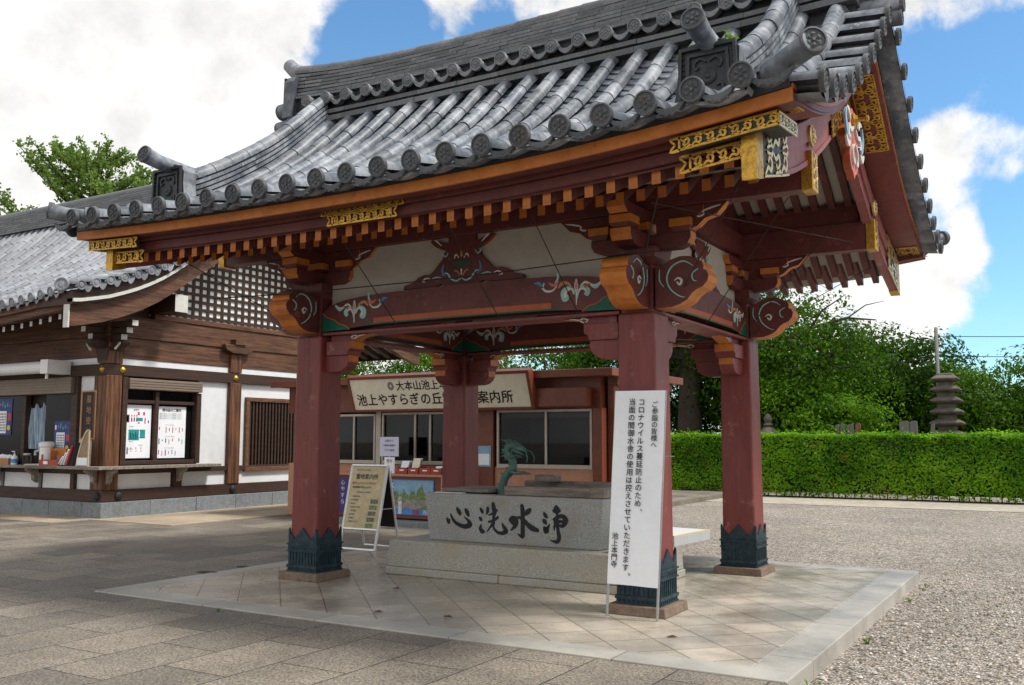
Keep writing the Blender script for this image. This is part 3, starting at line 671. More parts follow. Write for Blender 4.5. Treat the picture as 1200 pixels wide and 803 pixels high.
# --- bracket clusters above each column
def bracket(cx, cy, sx, sy):
    mb = MB()
    mb.frus(cx, cy, 2.70, 3.13, .155, .155, 0)
    mb.frus(cx, cy, 3.13, 3.20, .15, .20); mb.frus(cx, cy, 3.20, 3.30, .20, .20)
    for ax in ('x', 'y'):
        arm = [(-.50, 3.37), (-.47, 3.32), (-.38, 3.285), (.38, 3.285), (.47, 3.32), (.50, 3.37), (.50, 3.43), (-.50, 3.43)]
        ms = [1, 0, 0, 0, 1, 1, 0, 1]
        o = cx if ax == 'x' else cy; c = cy if ax == 'x' else cx
        mb.prism([(o+u, z) for u, z in arm], 'y' if ax == 'x' else 'x', c-(.07 if ax == 'x' else .10), c+(.07 if ax == 'x' else .10), ms, 0)
    for ux, uy in ((-.41, 0), (.41, 0), (0, -.41), (0, .41), (0, 0)):
        mb.frus(cx+ux, cy+uy, 3.43, 3.475, .075, .105); mb.frus(cx+ux, cy+uy, 3.475, 3.55, .105, .105, [0, 0, 1, 1, 1, 1])
    for ax in ('x', 'y'):
        o = cx if ax == 'x' else cy; c = cy if ax == 'x' else cx; ln = .62 if ax == 'x' else .60
        arm = [(-ln, 3.60), (-ln+.06, 3.555), (ln-.06, 3.555), (ln, 3.60), (ln, 3.66), (-ln, 3.66)]
        mb.prism([(o+u, z) for u, z in arm], 'y' if ax == 'x' else 'x', c-(.065 if ax == 'x' else .09), c+(.068 if ax == 'x' else .09), [1, 0, 1, 1, 0, 1], 0)
    o = mb.build('bracket_set', ['red', 'orange'], PAV, bevel=.004)
    # wave shaped side bosses with white curls
    for ax, sgn in (('x', 1), ('x', -1)):
        w = MB(); oo = (cx if ax == 'x' else cy)
        prof = [(.16, 3.30), (.30, 3.31), (.40, 3.36), (.47, 3.44), (.56, 3.47), (.63, 3.53), (.74, 3.56), (.80, 3.62), (.84, 3.66), (.60, 3.66), (.5, 3.60), (.16, 3.60)]
        c = cy if ax == 'x' else cx
        w.prism([(oo+sgn*u, z) for u, z in prof], 'y' if ax == 'x' else 'x', c-.05, c+.05, [1]*8+[0]*4, 0)
        for sd in (-1, 1):
            O = (oo, c+sd*.051, 0) if ax == 'x' else (c+sd*.051, oo, 0); U = (sgn, 0, 0) if ax == 'x' else (0, sgn, 0); Nn = (0, sd, 0) if ax == 'x' else (sd, 0, 0)
            w.ribbon([(.50, 3.62), (.58, 3.62), (.62, 3.57), (.57, 3.55), (.55, 3.58)], [.005, .016, .016, .014, .006], O, U, (0, 0, 1), Nn, .006, 2)
            w.ribbon([(.62, 3.60), (.70, 3.62), (.78, 3.635)], [.014, .016, .005], O, U, (0, 0, 1), Nn, .006, 2)
            w.ribbon([(.40, 3.60), (.46, 3.63), (.52, 3.62)], [.005, .016, .01], O, U, (0, 0, 1), Nn, .006, 2)
        w.build('cloud_boss', ['red', 'orange', 'pwhite'], o)
for sx in (-1, 1):
    for sy in (-1, 1): bracket(sx*CX, sy*CY, sx, sy)
# ------------------------------------------------------------------ pavilion roof
PROF = Curve([0, .35, .76, 1.15, 1.48, 2.08, 2.5, 3.1, 3.5], [5.86, 5.58, 5.20, 4.87, 4.63, 4.245, 4.02, 3.80, 3.715])
def lift(x, w=1.0): return (.205 if x > 0 else .085)*w*(min(abs(x), 4.2)/3.9)**2.4     # the right eave kicks up more
def zs(x, y): return PROF(abs(y))+lift(x, min(1, abs(y)/3.4)**1.5)
# --- purlins
for sy in (-1, 1):
    mb = MB(); mb.box(-3.52, 3.52, sy*CY-.085, sy*CY+.085, 3.665, 3.98); mb.box(-3.42, 3.42, sy*CY-.05, sy*CY+.05, 3.981, 4.21)
    p = mb.build('purlin', 'red', PAV, bevel=.006)
    for sx in (-1, 1):
        g = MB(); g.box(sx*3.50, sx*3.60, sy*CY-.10, sy*CY+.10, 3.65, 3.995, [0, 0, 1, 0, 1, 0] if False else 0)
        cap = g.build('purlin_cap', 'gold', p, bevel=.006)
        r = MB()
        for k in range(3):
            z0 = 3.70+.095*k
            r.ribbon([(-.07, z0), (-.02, z0+.05), (.04, z0+.03), (.03, z0), (.0, z0+.02)], [.008, .018, .018, .014, .008], (sx*3.601, sy*CY, 0), (0, 1, 0), (0, 0, 1), (sx, 0, 0), .006, 0)
            r.ribbon([(.07, z0+.09), (.03, z0+.05), (-.05, z0+.085)], [.008, .018, .008], (sx*3.601, sy*CY, 0), (0, 1, 0), (0, 0, 1), (sx, 0, 0), .006, 0)
        r.build('cap_tracery', ['goldw'], cap)
mb = MB(); mb.box(-3.5, 3.5, -.1, .1, 4.72, 5.06); mb.build('ridge_purlin', 'red', PAV, bevel=.006)
# gable wall
ZR = lambda y: 3.68+(2.2-abs(y))*.655           # centre line of the base rafters
for sx in (-1, 1):
    mb = MB(); mb.prism([(-CY, 3.70), (CY, 3.70), (CY, 4.1), (.1, 4.98), (-.1, 4.98), (-CY, 4.1)], 'x', sx*CX-.03, sx*CX+.03); mb.build('gable_wall', 'red', PAV)
    mb = MB(); mb.frus(sx*CX, 0, 3.98, 4.72, .09, .09); mb.box(sx*CX-.1, sx*CX+.1, -CY+.09, CY-.09, 3.72, 3.97); mb.build('gable_post', 'red', PAV)
# --- rafters
xs = [-3.325+.19*i for i in range(36)]
def rafter_mesh(kind, sy):
    mb = MB(); h = .05; w = .037
    if kind == 'base': y0, z0, y1, z1 = 2.37, ZR(2.37), .02, ZR(.02)
    else: y0, z0, y1, z1 = 2.965, 3.462, 1.9, 3.462+1.065*.45
    vs = []
    for (yy, zz) in ((y0, z0), (y1, z1)):
        for (dx, dz) in ((-w, -h), (w, -h), (w, h), (-w, h)): vs.append((dx, sy*yy, zz+dz))
    fs = [(0, 1, 2, 3), (7, 6, 5, 4), (0, 4, 5, 1), (1, 5, 6, 2), (2, 6, 7, 3), (3, 7, 4, 0)]
    mb.add(vs, fs, [1, 0, 0, 0, 0, 0])
    return mb
def rlift(x, kind): return lift(x)*(.75 if kind == 'tip' else .18)
for kind in ('tip', 'base'):
    nm = 'flying_rafter' if kind == 'tip' else 'base_rafter'
    proto = rafter_mesh(kind, -1).build(nm, ['red', 'orange'], PAV)
    proto.location = (xs[0], 0, rlift(xs[0], kind))
    for x in xs[1:]:
        c = proto.copy(); COL.objects.link(c); c.parent = PAV; c.location = (x, 0, rlift(x, kind))
# back slope: the ones under the right gable are seen, the rest is one part
proto = rafter_mesh('base', 1).build('back_rafter', ['red', 'orange'], PAV); vis = [x for x in xs if x > .8]
proto.location = (vis[0], 0, rlift(vis[0], 'base'))
for x in vis[1:]:
    c = proto.copy(); COL.objects.link(c); c.parent = PAV; c.location = (x, 0, rlift(x, 'base'))
mb = MB()
for kind in ('base', 'tip'):
    t = rafter_mesh(kind, 1)
    for x in xs:
        if kind == 'base' and x > .8: continue
        mb.add([(p[0]+x, p[1], p[2]+rlift(x, kind)) for p in t.v], t.f, t.m)
mb.build('far_rafters', ['red', 'orange'], PAV, kind='stuff')
# boards on the rafters
def slope_sheet(pts, th=.02, x0=-3.46, x1=3.46, n=24, lf=None):
    mb = MB(); k = len(pts); vs = []
    X = np.linspace(x0, x1, n+1)
    for x in X:
        for (y, z, w) in pts: vs.append((x, y, z+lift(x)*w))
        for (y, z, w) in pts[::-1]: vs.append((x, y, z+th+lift(x)*w))
    m_ = 2*k; fs = []
    for i in range(n):
        for j in range(m_): fs.append((i*m_+j, i*m_+(j+1) % m_, (i+1)*m_+(j+1) % m_, (i+1)*m_+j))
    fs.append(tuple(range(m_-1, -1, -1))); fs.append(tuple(n*m_+j for j in range(m_)))
    mb.add(vs, fs); return mb
for sy in (-1, 1):
    slope_sheet([(sy*2.30, ZR(2.30)+.058, .18), (sy*.0, ZR(0)+.058, .18)]).build('soffit_board', 'white', PAV)
    slope_sheet([(sy*3.0, 3.446+.056, .75), (sy*2.1, 3.446+.9*.45+.056, .75)]).build('soffit_board', 'white' if sy > 0 else 'red', PAV)
# --- fascia boards
def board_x(mb, x0, x1, ya, yb, z0, z1, w=1.0, n=28, mi=0, tilt=0):
    vs = []; fs = []
    for x in np.linspace(x0, x1, n+1):
        l = lift(x)*w
        vs += [(x, ya, z0+l), (x, yb, z0+l), (x, yb+tilt, z1+l), (x, ya+tilt, z1+l)]
    for i in range(n):
        for j in range(4): fs.append((i*4+j, i*4+(j+1) % 4, (i+1)*4+(j+1) % 4, (i+1)*4+j))
    fs += [(3, 2, 1, 0), (n*4, n*4+1, n*4+2, n*4+3)]
    mb.add(vs, fs, mi)
for sy in (-1, 1):
    mb = MB(); board_x(mb, -3.47, 3.47, sy*2.95, sy*3.045, 3.515, 3.60, .9); board_x(mb, -3.49, 3.49, sy*2.93, sy*3.095, 3.602, 3.70, .95)
    board_x(mb, -3.60, 3.60, sy*2.9, sy*3.16, 3.702, 3.745, .97)
    mb.build('fascia', 'red', PAV, bevel=.004)
    mb = MB(); board_x(mb, -3.87, 3.87, sy*3.12, sy*3.268, 3.632, 3.712); eb = mb.build('eave_board', 'red', PAV)
    mb = MB(); board_x(mb, -3.875, 3.875, sy*3.2685, sy*3.30, 3.622, 3.714); mb.build('orange_edge', 'orange', eb, bevel=.004)
    mb = MB(); board_x(mb, -3.86, 3.86, sy*3.0, sy*3.31, 3.716, 3.80); mb.build('eave_filler', 'ogre', PAV)
# --- bargeboards and verge boards
HL = Curve([0, .12, .52, .92, 1.53, 2.135, 2.96, 3.12], [4.72, 4.64, 4.40, 4.172, 3.873, 3.638, 3.416, 3.375])
def HU(y): return HL(y)+.40+.05*max(0, 1-y/1.2)
VB = Curve([0, .5, .9, 1.67, 2.38, 2.77, 3.2, 3.3], [5.33, 5.0, 4.72, 4.255, 4.00, 3.92, 3.86, 3.85])
def arch(mb, ys, lo, hi, x0, x1, mi=0):
    vs = []; fs = []; n = len(ys)-1
    for y in ys: vs += [(x0, y, lo(abs(y))), (x1, y, lo(abs(y))), (x1, y, hi(abs(y))), (x0, y, hi(abs(y)))]
    for i in range(n):
        for j in range(4): fs.append((i*4+j, i*4+(j+1) % 4, (i+1)*4+(j+1) % 4, (i+1)*4+j))
    fs += [(3, 2, 1, 0), (n*4, n*4+1, n*4+2, n*4+3)]
    mb.add(vs, fs, mi)
def tracery(mb, u0, u1, v0, v1, O, U, V, Nn, mi=0, cell=.085):
    """openwork scrolls filling a rectangle with a frame"""
    O = Vector(O); w = .012
    for (a, b) in (((u0, v0), (u1, v0)), ((u0, v1), (u1, v1)), ((u0, v0), (u0, v1)), ((u1, v0), (u1, v1))):
        mb.ribbon([a, b], [w*1.4, w*1.4], O, U, V, Nn, .010, mi, 1)
    nu = max(1, round(abs(u1-u0)/cell)); nv = max(1, round(abs(v1-v0)/cell)); du = (u1-u0)/nu; dv = (v1-v0)/nv
    for i in range(nu):
        for j in range(nv):
            f = 1 if (i+j) % 2 else -1; cu = u0+(i+.5)*du; cv = v0+(j+.5)*dv
            P = [(-.5, -.45*f), (-.15, -.15*f), (.2, -.28*f), (.32, .0), (.1, .25*f), (-.15, .1*f), (0, -.02*f)]
            mb.ribbon([(cu+a*du, cv+b*dv) for a, b in P], [w*.7, w*1.3, w*1.5, w*1.5, w*1.4, w*1.2, w], O, U, V, Nn, .010, mi, 4)
            mb.ribbon([(cu+.5*du, cv+.45*f*dv), (cu+.3*du, cv+.3*f*dv), (cu-.2*du, cv+.42*f*dv)], [w, w*1.6, w*.7], O, U, V, Nn, .010, mi, 4)
for sx in (-1, 1):
    for sy in (-1, 1):
        mb = MB(); ys = [sy*t for t in np.linspace(.0, 3.12, 25)]
        if sy*sx < 0: ys = ys[::1]
        arch(mb, ys, HL, HU, sx*3.47, sx*3.55)
        arch(mb, ys, lambda y: HL(y)+.004, lambda y: HL(y)+.05, sx*3.551, sx*3.566)
        arch(mb, ys, lambda y: HL(y)+.205, lambda y: HU(y)-.004, sx*3.551, sx*3.572)
        hb = mb.build('bargeboard', 'barge', PAV, smooth=True, angle=30)
        # gilt end sleeve
        g = MB(); arch(g, [sy*t for t in np.linspace(2.97, 3.135, 3)], lambda y: HL(y)-.012, lambda y: HU(y)+.012, sx*3.468, sx*3.578)
        gl = g.build('gilt_end_sleeve', 'gold', hb)
        g = MB()
        arch(g, [sy*t for t in np.linspace(2.42, 2.969, 6)], lambda y: HL(y)+.0, lambda y: HU(y)-.0, sx*3.5725, sx*3.5745, 1)
        n = 3; yy = np.linspace(2.95, 2.30, n+1)
        for i in range(n):
            for j in range(2):
                y0, y1 = yy[i], yy[i+1]; f0, f1 = j/2, (j+1)/2
                def Q(a, b):
                    y = y0+(y1-y0)*a; return (sy*y, HL(y)+(HU(y)-HL(y))*(f0+(f1-f0)*b))
                w = .024; OO = (sx*3.5745, 0, 0); f = (i+j) % 2
                q = (lambda a, b: Q(a, 1-b)) if f else Q
                g.ribbon([q(0, .05), q(.35, .35), q(.7, .22), q(.85, .5), q(.6, .75), q(.4, .55)], [w*.7, w*1.3, w*1.5, w*1.5, w*1.3, w], OO, (0, 1, 0), (0, 0, 1), (sx, 0, 0), .012, 0, 4)
                g.ribbon([q(1, .95), q(.8, .8), q(.3, .92)], [w, w*1.6, w*.7], OO, (0, 1, 0), (0, 0, 1), (sx, 0, 0), .012, 0, 4)
        for e in (0.01, .99):
            g.ribbon([(sy*t, HL(t)+(HU(t)-HL(t))*e) for t in np.linspace(2.96, 2.28, 7)], .016, (sx*3.5745, 0, 0), (0, 1, 0), (0, 0, 1), (sx, 0, 0), .012, 0, 3)
        g.build('gilt_tracery', ['goldw', 'ogre'], hb)
        # gilt boss over the purlin, apex tracery
        g = MB(); by = 1.47
        g.lathe([(.095, 0), (.095, .02), (.08, .03), (.075, .022), (.03, .026), (.028, .04), (.0, .045)], 18, (sx*3.572, sy*by, HL(by)+.24), (sx, 0, 0))
        for k in range(6):
            a = k*PI/3; g.lathe([(.02, .022), (.016, .036), (.004, .04)], 8, (sx*3.572, sy*by+.052*math.cos(a), HL(by)+.24+.052*math.sin(a)), (sx, 0, 0))
        g.build('gilt_boss', 'goldw', hb)
        g = MB()
        arch(g, [sy*t for t in np.linspace(.03, .62, 5)], lambda y: HL(y)+.02, lambda y: HU(y)-.01, sx*3.5725, sx*3.5742, 1)
        n = 5; yy = np.linspace(.03, .62, n+1)
        for i in range(n):
            for j in range(4):
                y0, y1 = yy[i], yy[i+1]; f0, f1 = j/4, (j+1)/4
                def Q(a, b):
                    y = y0+(y1-y0)*a; return (sy*y, HL(y)+(HU(y)-HL(y))*(f0+(f1-f0)*b))
                f = (i+j) % 2; q = (lambda a, b: Q(a, 1-b)) if f else Q; w = .013; OO = (sx*3.5742, 0, 0)
                g.ribbon([q(0, .05), q(.35, .35), q(.7, .22), q(.85, .5), q(.6, .75), q(.4, .55)], [w*.7, w*1.3, w*1.5, w*1.5, w*1.3, w], OO, (0, 1, 0), (0, 0, 1), (sx, 0, 0), .012, 0, 4)
                g.ribbon([q(1, .95), q(.8, .8), q(.3, .92)], [w, w*1.6, w*.7], OO, (0, 1, 0), (0, 0, 1), (sx, 0, 0), .012, 0, 4)
        g.build('gilt_apex_plate', ['gold', 'ogre'], hb)
        # verge board under the tiles
        mb = MB(); ys = [sy*t for t in np.linspace(0, 3.29, 25)]
        arch(mb, ys, lambda y: VB(y), lambda y: VB(y)+.085, sx*3.56, sx*3.86, 0)
        arch(mb, ys, lambda y: VB(y)+.02, lambda y: VB(y)+.088, sx*3.8605, sx*3.872, 0)
        arch(mb, ys, lambda y: VB(y)+.064, lambda y: VB(y)+.094, sx*3.8725, sx*3.88, 1)
        mb.build('verge_board', ['col', 'orange'], PAV, smooth=True, angle=30)
# --- gable pendant
for sx in (-1, 1):
    mb = MB(); half = [(0, 4.83), (.10, 4.80), (.15, 4.72), (.14, 4.63), (.20, 4.60), (.27, 4.60), (.33, 4.54), (.33, 4.46), (.28, 4.41), (.21, 4.42), (.17, 4.38), (.19, 4.31), (.18, 4.24), (.13, 4.18), (.06, 4.16), (0, 4.10)]
    poly = half+[(-a, b) for a, b in half[::-1][1:-1]]
    mb.prism(poly, 'x', sx*3.575, sx*3.655, 0, 1); o = mb.build('gable_pendant', ['rorange', 'pink'], PAV, bevel=.008)
    g = MB()
    for f in (1, -1):
        for p, w, mi in (([(.05, 4.62), (.16, 4.56), (.26, 4.58), (.29, 4.5), (.22, 4.47)], [.02, .04, .05, .05, .02], 0), ([(.02, 4.45), (.10, 4.40), (.12, 4.3), (.06, 4.25), (.03, 4.31)], [.02, .03, .03, .03, .01], 0),
                         ([(.3, 4.44), (.36, 4.5), (.42, 4.62), (.38, 4.72)], [.03, .08, .08, .02], 2), ([(.25, 4.42), (.34, 4.38), (.43, 4.44)], [.02, .07, .03], 0), ([(.2, 4.66), (.26, 4.73), (.36, 4.74)], [.03, .06, .02], 0)):
            g.ribbon([(a*f, b) for a, b in p], w, (sx*3.656, 0, 0), (0, 1, 0), (0, 0, 1), (sx, 0, 0), .02, mi, 5)
    g.build('pendant_carving', ['pwhite', 'pink', 'lblue'], o)
    g = MB(); g.lathe([(.075, 0), (.075, .02), (.05, .03), (.045, .045), (.02, .05), (.02, .12), (.035, .13), (.03, .15), (0, .16)], 12, (sx*3.656, 0, 4.70), (sx, 0, 0)); g.build('pendant_boss', 'gold', o)
# --- gilt fittings on the fascia
def fascia_fitting(xa, xb, y, parent, endcap=None):
    g = MB()
    z = 3.60+lift((xa+xb)/2)
    tl = (lift(xb)-lift(xa))/(xb-xa)
    U = Vector((1, 0, tl)); O = Vector(((xa+xb)/2, y, z)); h = (xb-xa)/2
    V = (0, 0, 1); Nn = (0, -1, 0)
    tracery(g, -h, h, 0, .078, O, U, V, Nn, 0, .08)
    tracery(g, -h*.80, h*.80, -.10, -.012, O, U, V, Nn, 0, .075)
    for f in (-1, 1):
        for zz in (0, .078): g.ribbon([(f*h, zz), (f*(h+.05), zz+.0), (f*(h+.03), .04)], [.02, .016, .01], O, U, V, Nn, .010, 0, 3)
        for zz in (-.10, -.012): g.ribbon([(f*h*.8, zz), (f*(h*.8+.06), zz), (f*(h*.8+.03), -.056)], [.02, .016, .01], O, U, V, Nn, .010, 0, 3)
    return g
fascia = [o for o in bpy.data.objects if o.name.startswith('fascia')][0]
fascia_fitting(-.45, .40, -3.097, fascia).build('gilt_fitting', 'gold', fascia)
for sx in (-1, 1):
    g = MB(); z = 3.622+lift(sx*3.42); sl_ = (lift(sx*3.75)-lift(sx*3.05))/.70*sx
    U = Vector((1, 0, sl_)); V = (0, 0, 1); Nn = (0, -1, 0)
    tracery(g, -.36, .36, -.105, -.014, (sx*3.40, -3.212, z), U, V, Nn, 0, .09)
    q = [(sx*3.04, z-.10-.36*abs(sl_)), (sx*3.75, z-.10+.33*abs(sl_)), (sx*3.75, z-.014+.33*abs(sl_)), (sx*3.04, z-.014-.36*abs(sl_))]
    g.prism(q, 'y', -3.21, -3.13, 2)
    tracery(g, 0, .50, -.10, -.014, (sx*3.752, -3.21, z+.33*abs(sl_)), (0, 1, .10), V, (sx, 0, 0), 1, .09)
    g.prism([(-3.205, z-.095+.33*abs(sl_)), (-2.72, z-.045+.33*abs(sl_)), (-2.72, z+.03+.33*abs(sl_)), (-3.205, z-.016+.33*abs(sl_))], 'x', sx*3.58, sx*3.75, 2)
    tracery(g, -.19, .19, -.23, -.118, (sx*3.27, -3.10, z-.02), U, V, Nn, 0, .09)
    for zz in (-.23, -.118): g.ribbon([(-sx*.19, zz), (-sx*.27, zz), (-sx*.22, -.17)], [.024, .018, .012], (sx*3.27, -3.10, z-.02), U, V, Nn, .010, 0, 3)
    for zz in (-.105, -.014): g.ribbon([(-sx*.36, zz), (-sx*.43, zz), (-sx*.39, -.06)], [.024, .018, .012], (sx*3.40, -3.212, z), U, V, Nn, .010, 0, 3)
    g.build('gilt_fitting', ['gold', 'goldw', 'ogre'], fascia)
# gilt openwork under the verge boards
for sx in (-1, 1):
    for sy in (-1, 1):
        vb = [o for o in bpy.data.objects if o.name.startswith('verge_board')][(sx+1)+(sy+1)//2]
        for (ya, yb) in ((.18, 1.0), (2.80, 3.16)):
            g = MB(); n = max(2, round((yb-ya)/.15)); yy = np.linspace(ya, yb, n+1)
            for i in range(n):
                a = Vector((0, sy*yy[i], VB(yy[i])-.003)); b = Vector((0, sy*yy[i+1], VB(yy[i+1])-.003)); ln = (b-a).length; V_ = (b-a).normalized(); N_ = Vector((1, 0, 0)).cross(V_); N_ = N_ if N_.z < 0 else -N_
                tracery(g, min(sx*3.60, sx*3.83), max(sx*3.60, sx*3.83), 0, ln, a, (1, 0, 0), V_, N_, 0, .12)
            g.build('gilt_openwork', 'gold', vb)

# --- tiles
def disc_crest(mb, c, ax, r, up=(0, 0, 1), mi=0, th=.03):
    ax = Vector(ax).normalized(); c = Vector(c)
    mb.lathe([(r, -th), (r, 0), (r*.97, .007), (r*.84, .009), (r*.80, -.004), (.0001, -.004)], 20, c, ax, mi)
    u = Vector(up)-ax*Vector(up).dot(ax); u.normalize(); v = ax.cross(u)
    for k in range(6):
        a = k*PI/3; d = u*math.cos(a)+v*math.sin(a); e = ax.cross(d)
        p0 = c+d*r*.14-ax*.003; p1 = c+d*r*.45+e*r*.17+ax*.004; p2 = c+d*r*.70-ax*.003; p3 = c+d*r*.45-e*r*.17+ax*.004; pm = c+d*r*.43+ax*.010
        mb.add([p0, p1, p2, p3, pm], [(0, 3, 4), (3, 2, 4), (2, 1, 4), (1, 0, 4)], mi)
    mb.lathe([(r*.15, -.004), (r*.13, .008), (.0001, .009)], 8, c, ax, mi)
PITCH = .346
rolls = [PITCH*(i+.5)-.17+.0 for i in range(-11, 11)]
rolls = [PITCH*i+.125 for i in range(-11, 11)]     # centre lines measured along the eave
rolls = [x for x in rolls if abs(x) < 3.62]
def path_y(x, sy, y0, y1, n, dz=0):
    return [Vector((x, sy*t, zs(x, t)+dz)) for t in np.linspace(y0, y1, n)]
def roll_tiles(mb, P, r=.078, seg=.29, n=7):
    """half round cover tiles along a path, each one an island with a wider lower end"""
    P = [Vector(p) for p in P]; L = [0]
    for a, b in zip(P, P[1:]): L.append(L[-1]+(b-a).length)
    def at(s):
        s = min(max(s, 0), L[-1]); i = min(int(np.searchsorted(L, s, 'right'))-1, len(P)-2); t = (s-L[i])/(L[i+1]-L[i]); return P[i].lerp(P[i+1], t)
    s = 0
    while s < L[-1]-.05:
        e = min(s+seg+.025, L[-1]); k = random.uniform(.97, 1.03); j = Vector((random.uniform(-.004, .004), 0, random.uniform(-.003, .003)))
        mb.tube([at(s)+j, at((s+e)/2)+j, at(e)+j], [r*1.025*k, r*1.0*k, r*.968*k], n, 0, True, up=(0, 0, 1), half=True, squash=1.15)
        s += seg
def pans(mb, xa, xb, sy, y0, y1, step=.15, n=5, dz=0):
    """concave under tiles between two rolls"""
    L = PROF
    t = y0; rows = []
    while t > y1:
        # exposures measured roughly along the slope
        sl = (PROF(max(t-.1, 0))-PROF(t))/.1; d = step/math.sqrt(1+sl*sl); t2 = max(t-d, y1-.01)
        vs = []; jz = random.uniform(-.004, .004)
        for (tt, up_) in ((t, .030), (t2-.02, .004)):
            for j in range(n+1):
                u = j/n; x = xa+(xb-xa)*u; sag = -.035*math.sin(PI*u)
                vs.append((x, sy*tt, zs(x, tt)+sag+up_+dz+jz))
        for j in range(n+1):                          # lower edge thickness
            u = j/n; x = xa+(xb-xa)*u; sag = -.035*math.sin(PI*u)
            vs.append((x, sy*t, zs(x, t)+sag+.004+dz+jz))
        fs = []
        for j in range(n):
            fs.append((j, j+1, n+2+j, n+1+j)); fs.append((2*n+2+j, 2*n+3+j, j+1, j))
        mb.add(vs, fs); t = t2
    return mb
for sy in (-1, 1):
    mb = MB()
    for x in rolls: roll_tiles(mb, path_y(x, sy, 3.47, .22, 30, .075))
    ed = [-3.62]+rolls+[3.62]
    for a, b in zip(ed, ed[1:]): pans(mb, a, b, sy, 3.44, .2)
    mb.build('roof_tiles', 'tile', PAV, smooth=True, angle=50)
    mb = MB()
    er = [x for x in ([-3.72]+rolls+[3.70])]
    er = sorted(set([round(x, 3) for x in rolls]+[rolls[0]-PITCH if rolls[0]-PITCH > -3.75 else rolls[0], rolls[-1]+PITCH if rolls[-1]+PITCH < 3.75 else rolls[-1]]))
    for x in er:
        c = Vector((x, sy*3.50, zs(x, 3.5)+.108)); disc_crest(mb, c, (0, sy, -.12), .091)
    for a, b in list(zip(er, er[1:]))+[(er[-1], er[-1]+.40), (er[0]-.40, er[0])]:
        m_ = (a+b)/2; n = 10; vs = []; fs = []
        for j in range(n+1):
            u = j/n; x = a+.05+(b-a-.1)*u; z0 = zs(x, 3.5)
            up_ = z0+.070-.040*math.sin(PI*u); dn = z0+.068-.092*math.sin(PI*u)**.7
            vs += [(x, sy*3.475, up_), (x, sy*3.475, dn), (x, sy*3.44, up_+.004), (x, sy*3.43, dn)]
        for j in range(n):
            q = j*4; fs += [(q, q+4, q+5, q+1), (q+2, q+6, q+4, q), (q+1, q+5, q+7, q+3)]
        mb.add(vs, fs)
        for k in range(3):
            f = (-1, 0, 1)[k]; mb.ribbon([(f*.06-.03, -.028+.012*abs(f)), (f*.06, -.012+.012*abs(f)), (f*.06+.03, -.03+.014*abs(f))], [.006, .014, .006], (m_, sy*3.476, zs(m_, 3.5)+.0), (1, 0, 0), (0, 0, 1), (0, sy, 0), .006, 0, 3)
    mb.build('eave_end_tiles', 'crest', PAV, smooth=True, angle=35)

# --- verge: a roll down each edge and short rolls across it
for sx in (-1, 1):
    for sy in (-1, 1):
        mb = MB(); X = sx*3.60
        def vz(t): return zs(X, t)+.02-.10*max(0, 1-t/.9)
        P = [Vector((X, sy*t, vz(t)+.07)) for t in np.linspace(3.12, .15, 26)]
        P = [Vector((sx*4.06, sy*3.50, vz(3.5)+.205)), Vector((sx*3.90, sy*3.42, vz(3.45)+.15)), Vector((sx*3.74, sy*3.30, vz(3.35)+.115)), ]+P
        roll_tiles(mb, P[2:], .092, .30, 8); mb.tube(P[:4], [.084, .082, .082, .086], 12, 0, True, up=(0, 0, 1))
        X2 = sx*4.07; t = 3.22; k = 0
        while t > .1:
            z = vz(t)+.005
            a = Vector((sx*3.62, sy*t, z+.025)); b = Vector((X2, sy*t, z-.02))
            mb.tube([b, (a+b)/2, a], [.080, .077, .074], 7, 0, True, up=(0, 0, 1), half=True, squash=1.1)
            # pan between
            tm = t-.165; z2 = vz(max(tm, 0))
            vs = []; fs = []; n = 4
            for (xx, dd) in ((sx*3.62, 0), (X2-sx*.03, -.045)):
                for j in range(n+1):
                    u = j/n; tt = t-.33*u; vs.append((xx, sy*max(tt, -.02), vz(max(tt, 0))+dd+.02-.03*math.sin(PI*u)))
            for j in range(n): fs.append((j, j+1, n+2+j, n+1+j))
            mb.add(vs, fs); mb.add([(p[0], p[1], p[2]-.05) for p in vs], fs)
            t -= .325
        mb.build('verge_tiles', 'tile', PAV, smooth=True, angle=50)
        mb = MB(); t = 3.22
        while t > .1:
            z = vz(t)+.005; disc_crest(mb, (X2+sx*.012, sy*t, z+.0), (sx, 0, -.1), .088)
            n = 6; vs = []; fs = []
            for j in range(n+1):
                u = j/n; tt = t-.06-.21*u; zz = vz(max(tt, 0)); xx = X2-sx*.02
                vs += [(xx, sy*tt, zz-.02-.03*math.sin(PI*u)), (xx, sy*tt, zz-.02-.11*math.sin(PI*u)**.8)]
            for j in range(n): fs.append((2*j, 2*j+2, 2*j+3, 2*j+1))
            mb.add(vs, fs); t -= .325
        c = Vector((sx*4.075, sy*3.515, vz(3.5)+.215)); disc_crest(mb, c, (sx*.5, sy*.8, .12), .093, th=.05)
        # dark bedding under the verge
        arch(mb, [sy*q for q in np.linspace(.0, 3.3, 20)], lambda y: VB(y)+.096, lambda y: max(VB(y)+.10, vz(y)-.05), sx*3.58, sx*3.855, 1)
        mb.build('verge_end_tiles', ['crest', 'ogre'], PAV, smooth=True, angle=35)

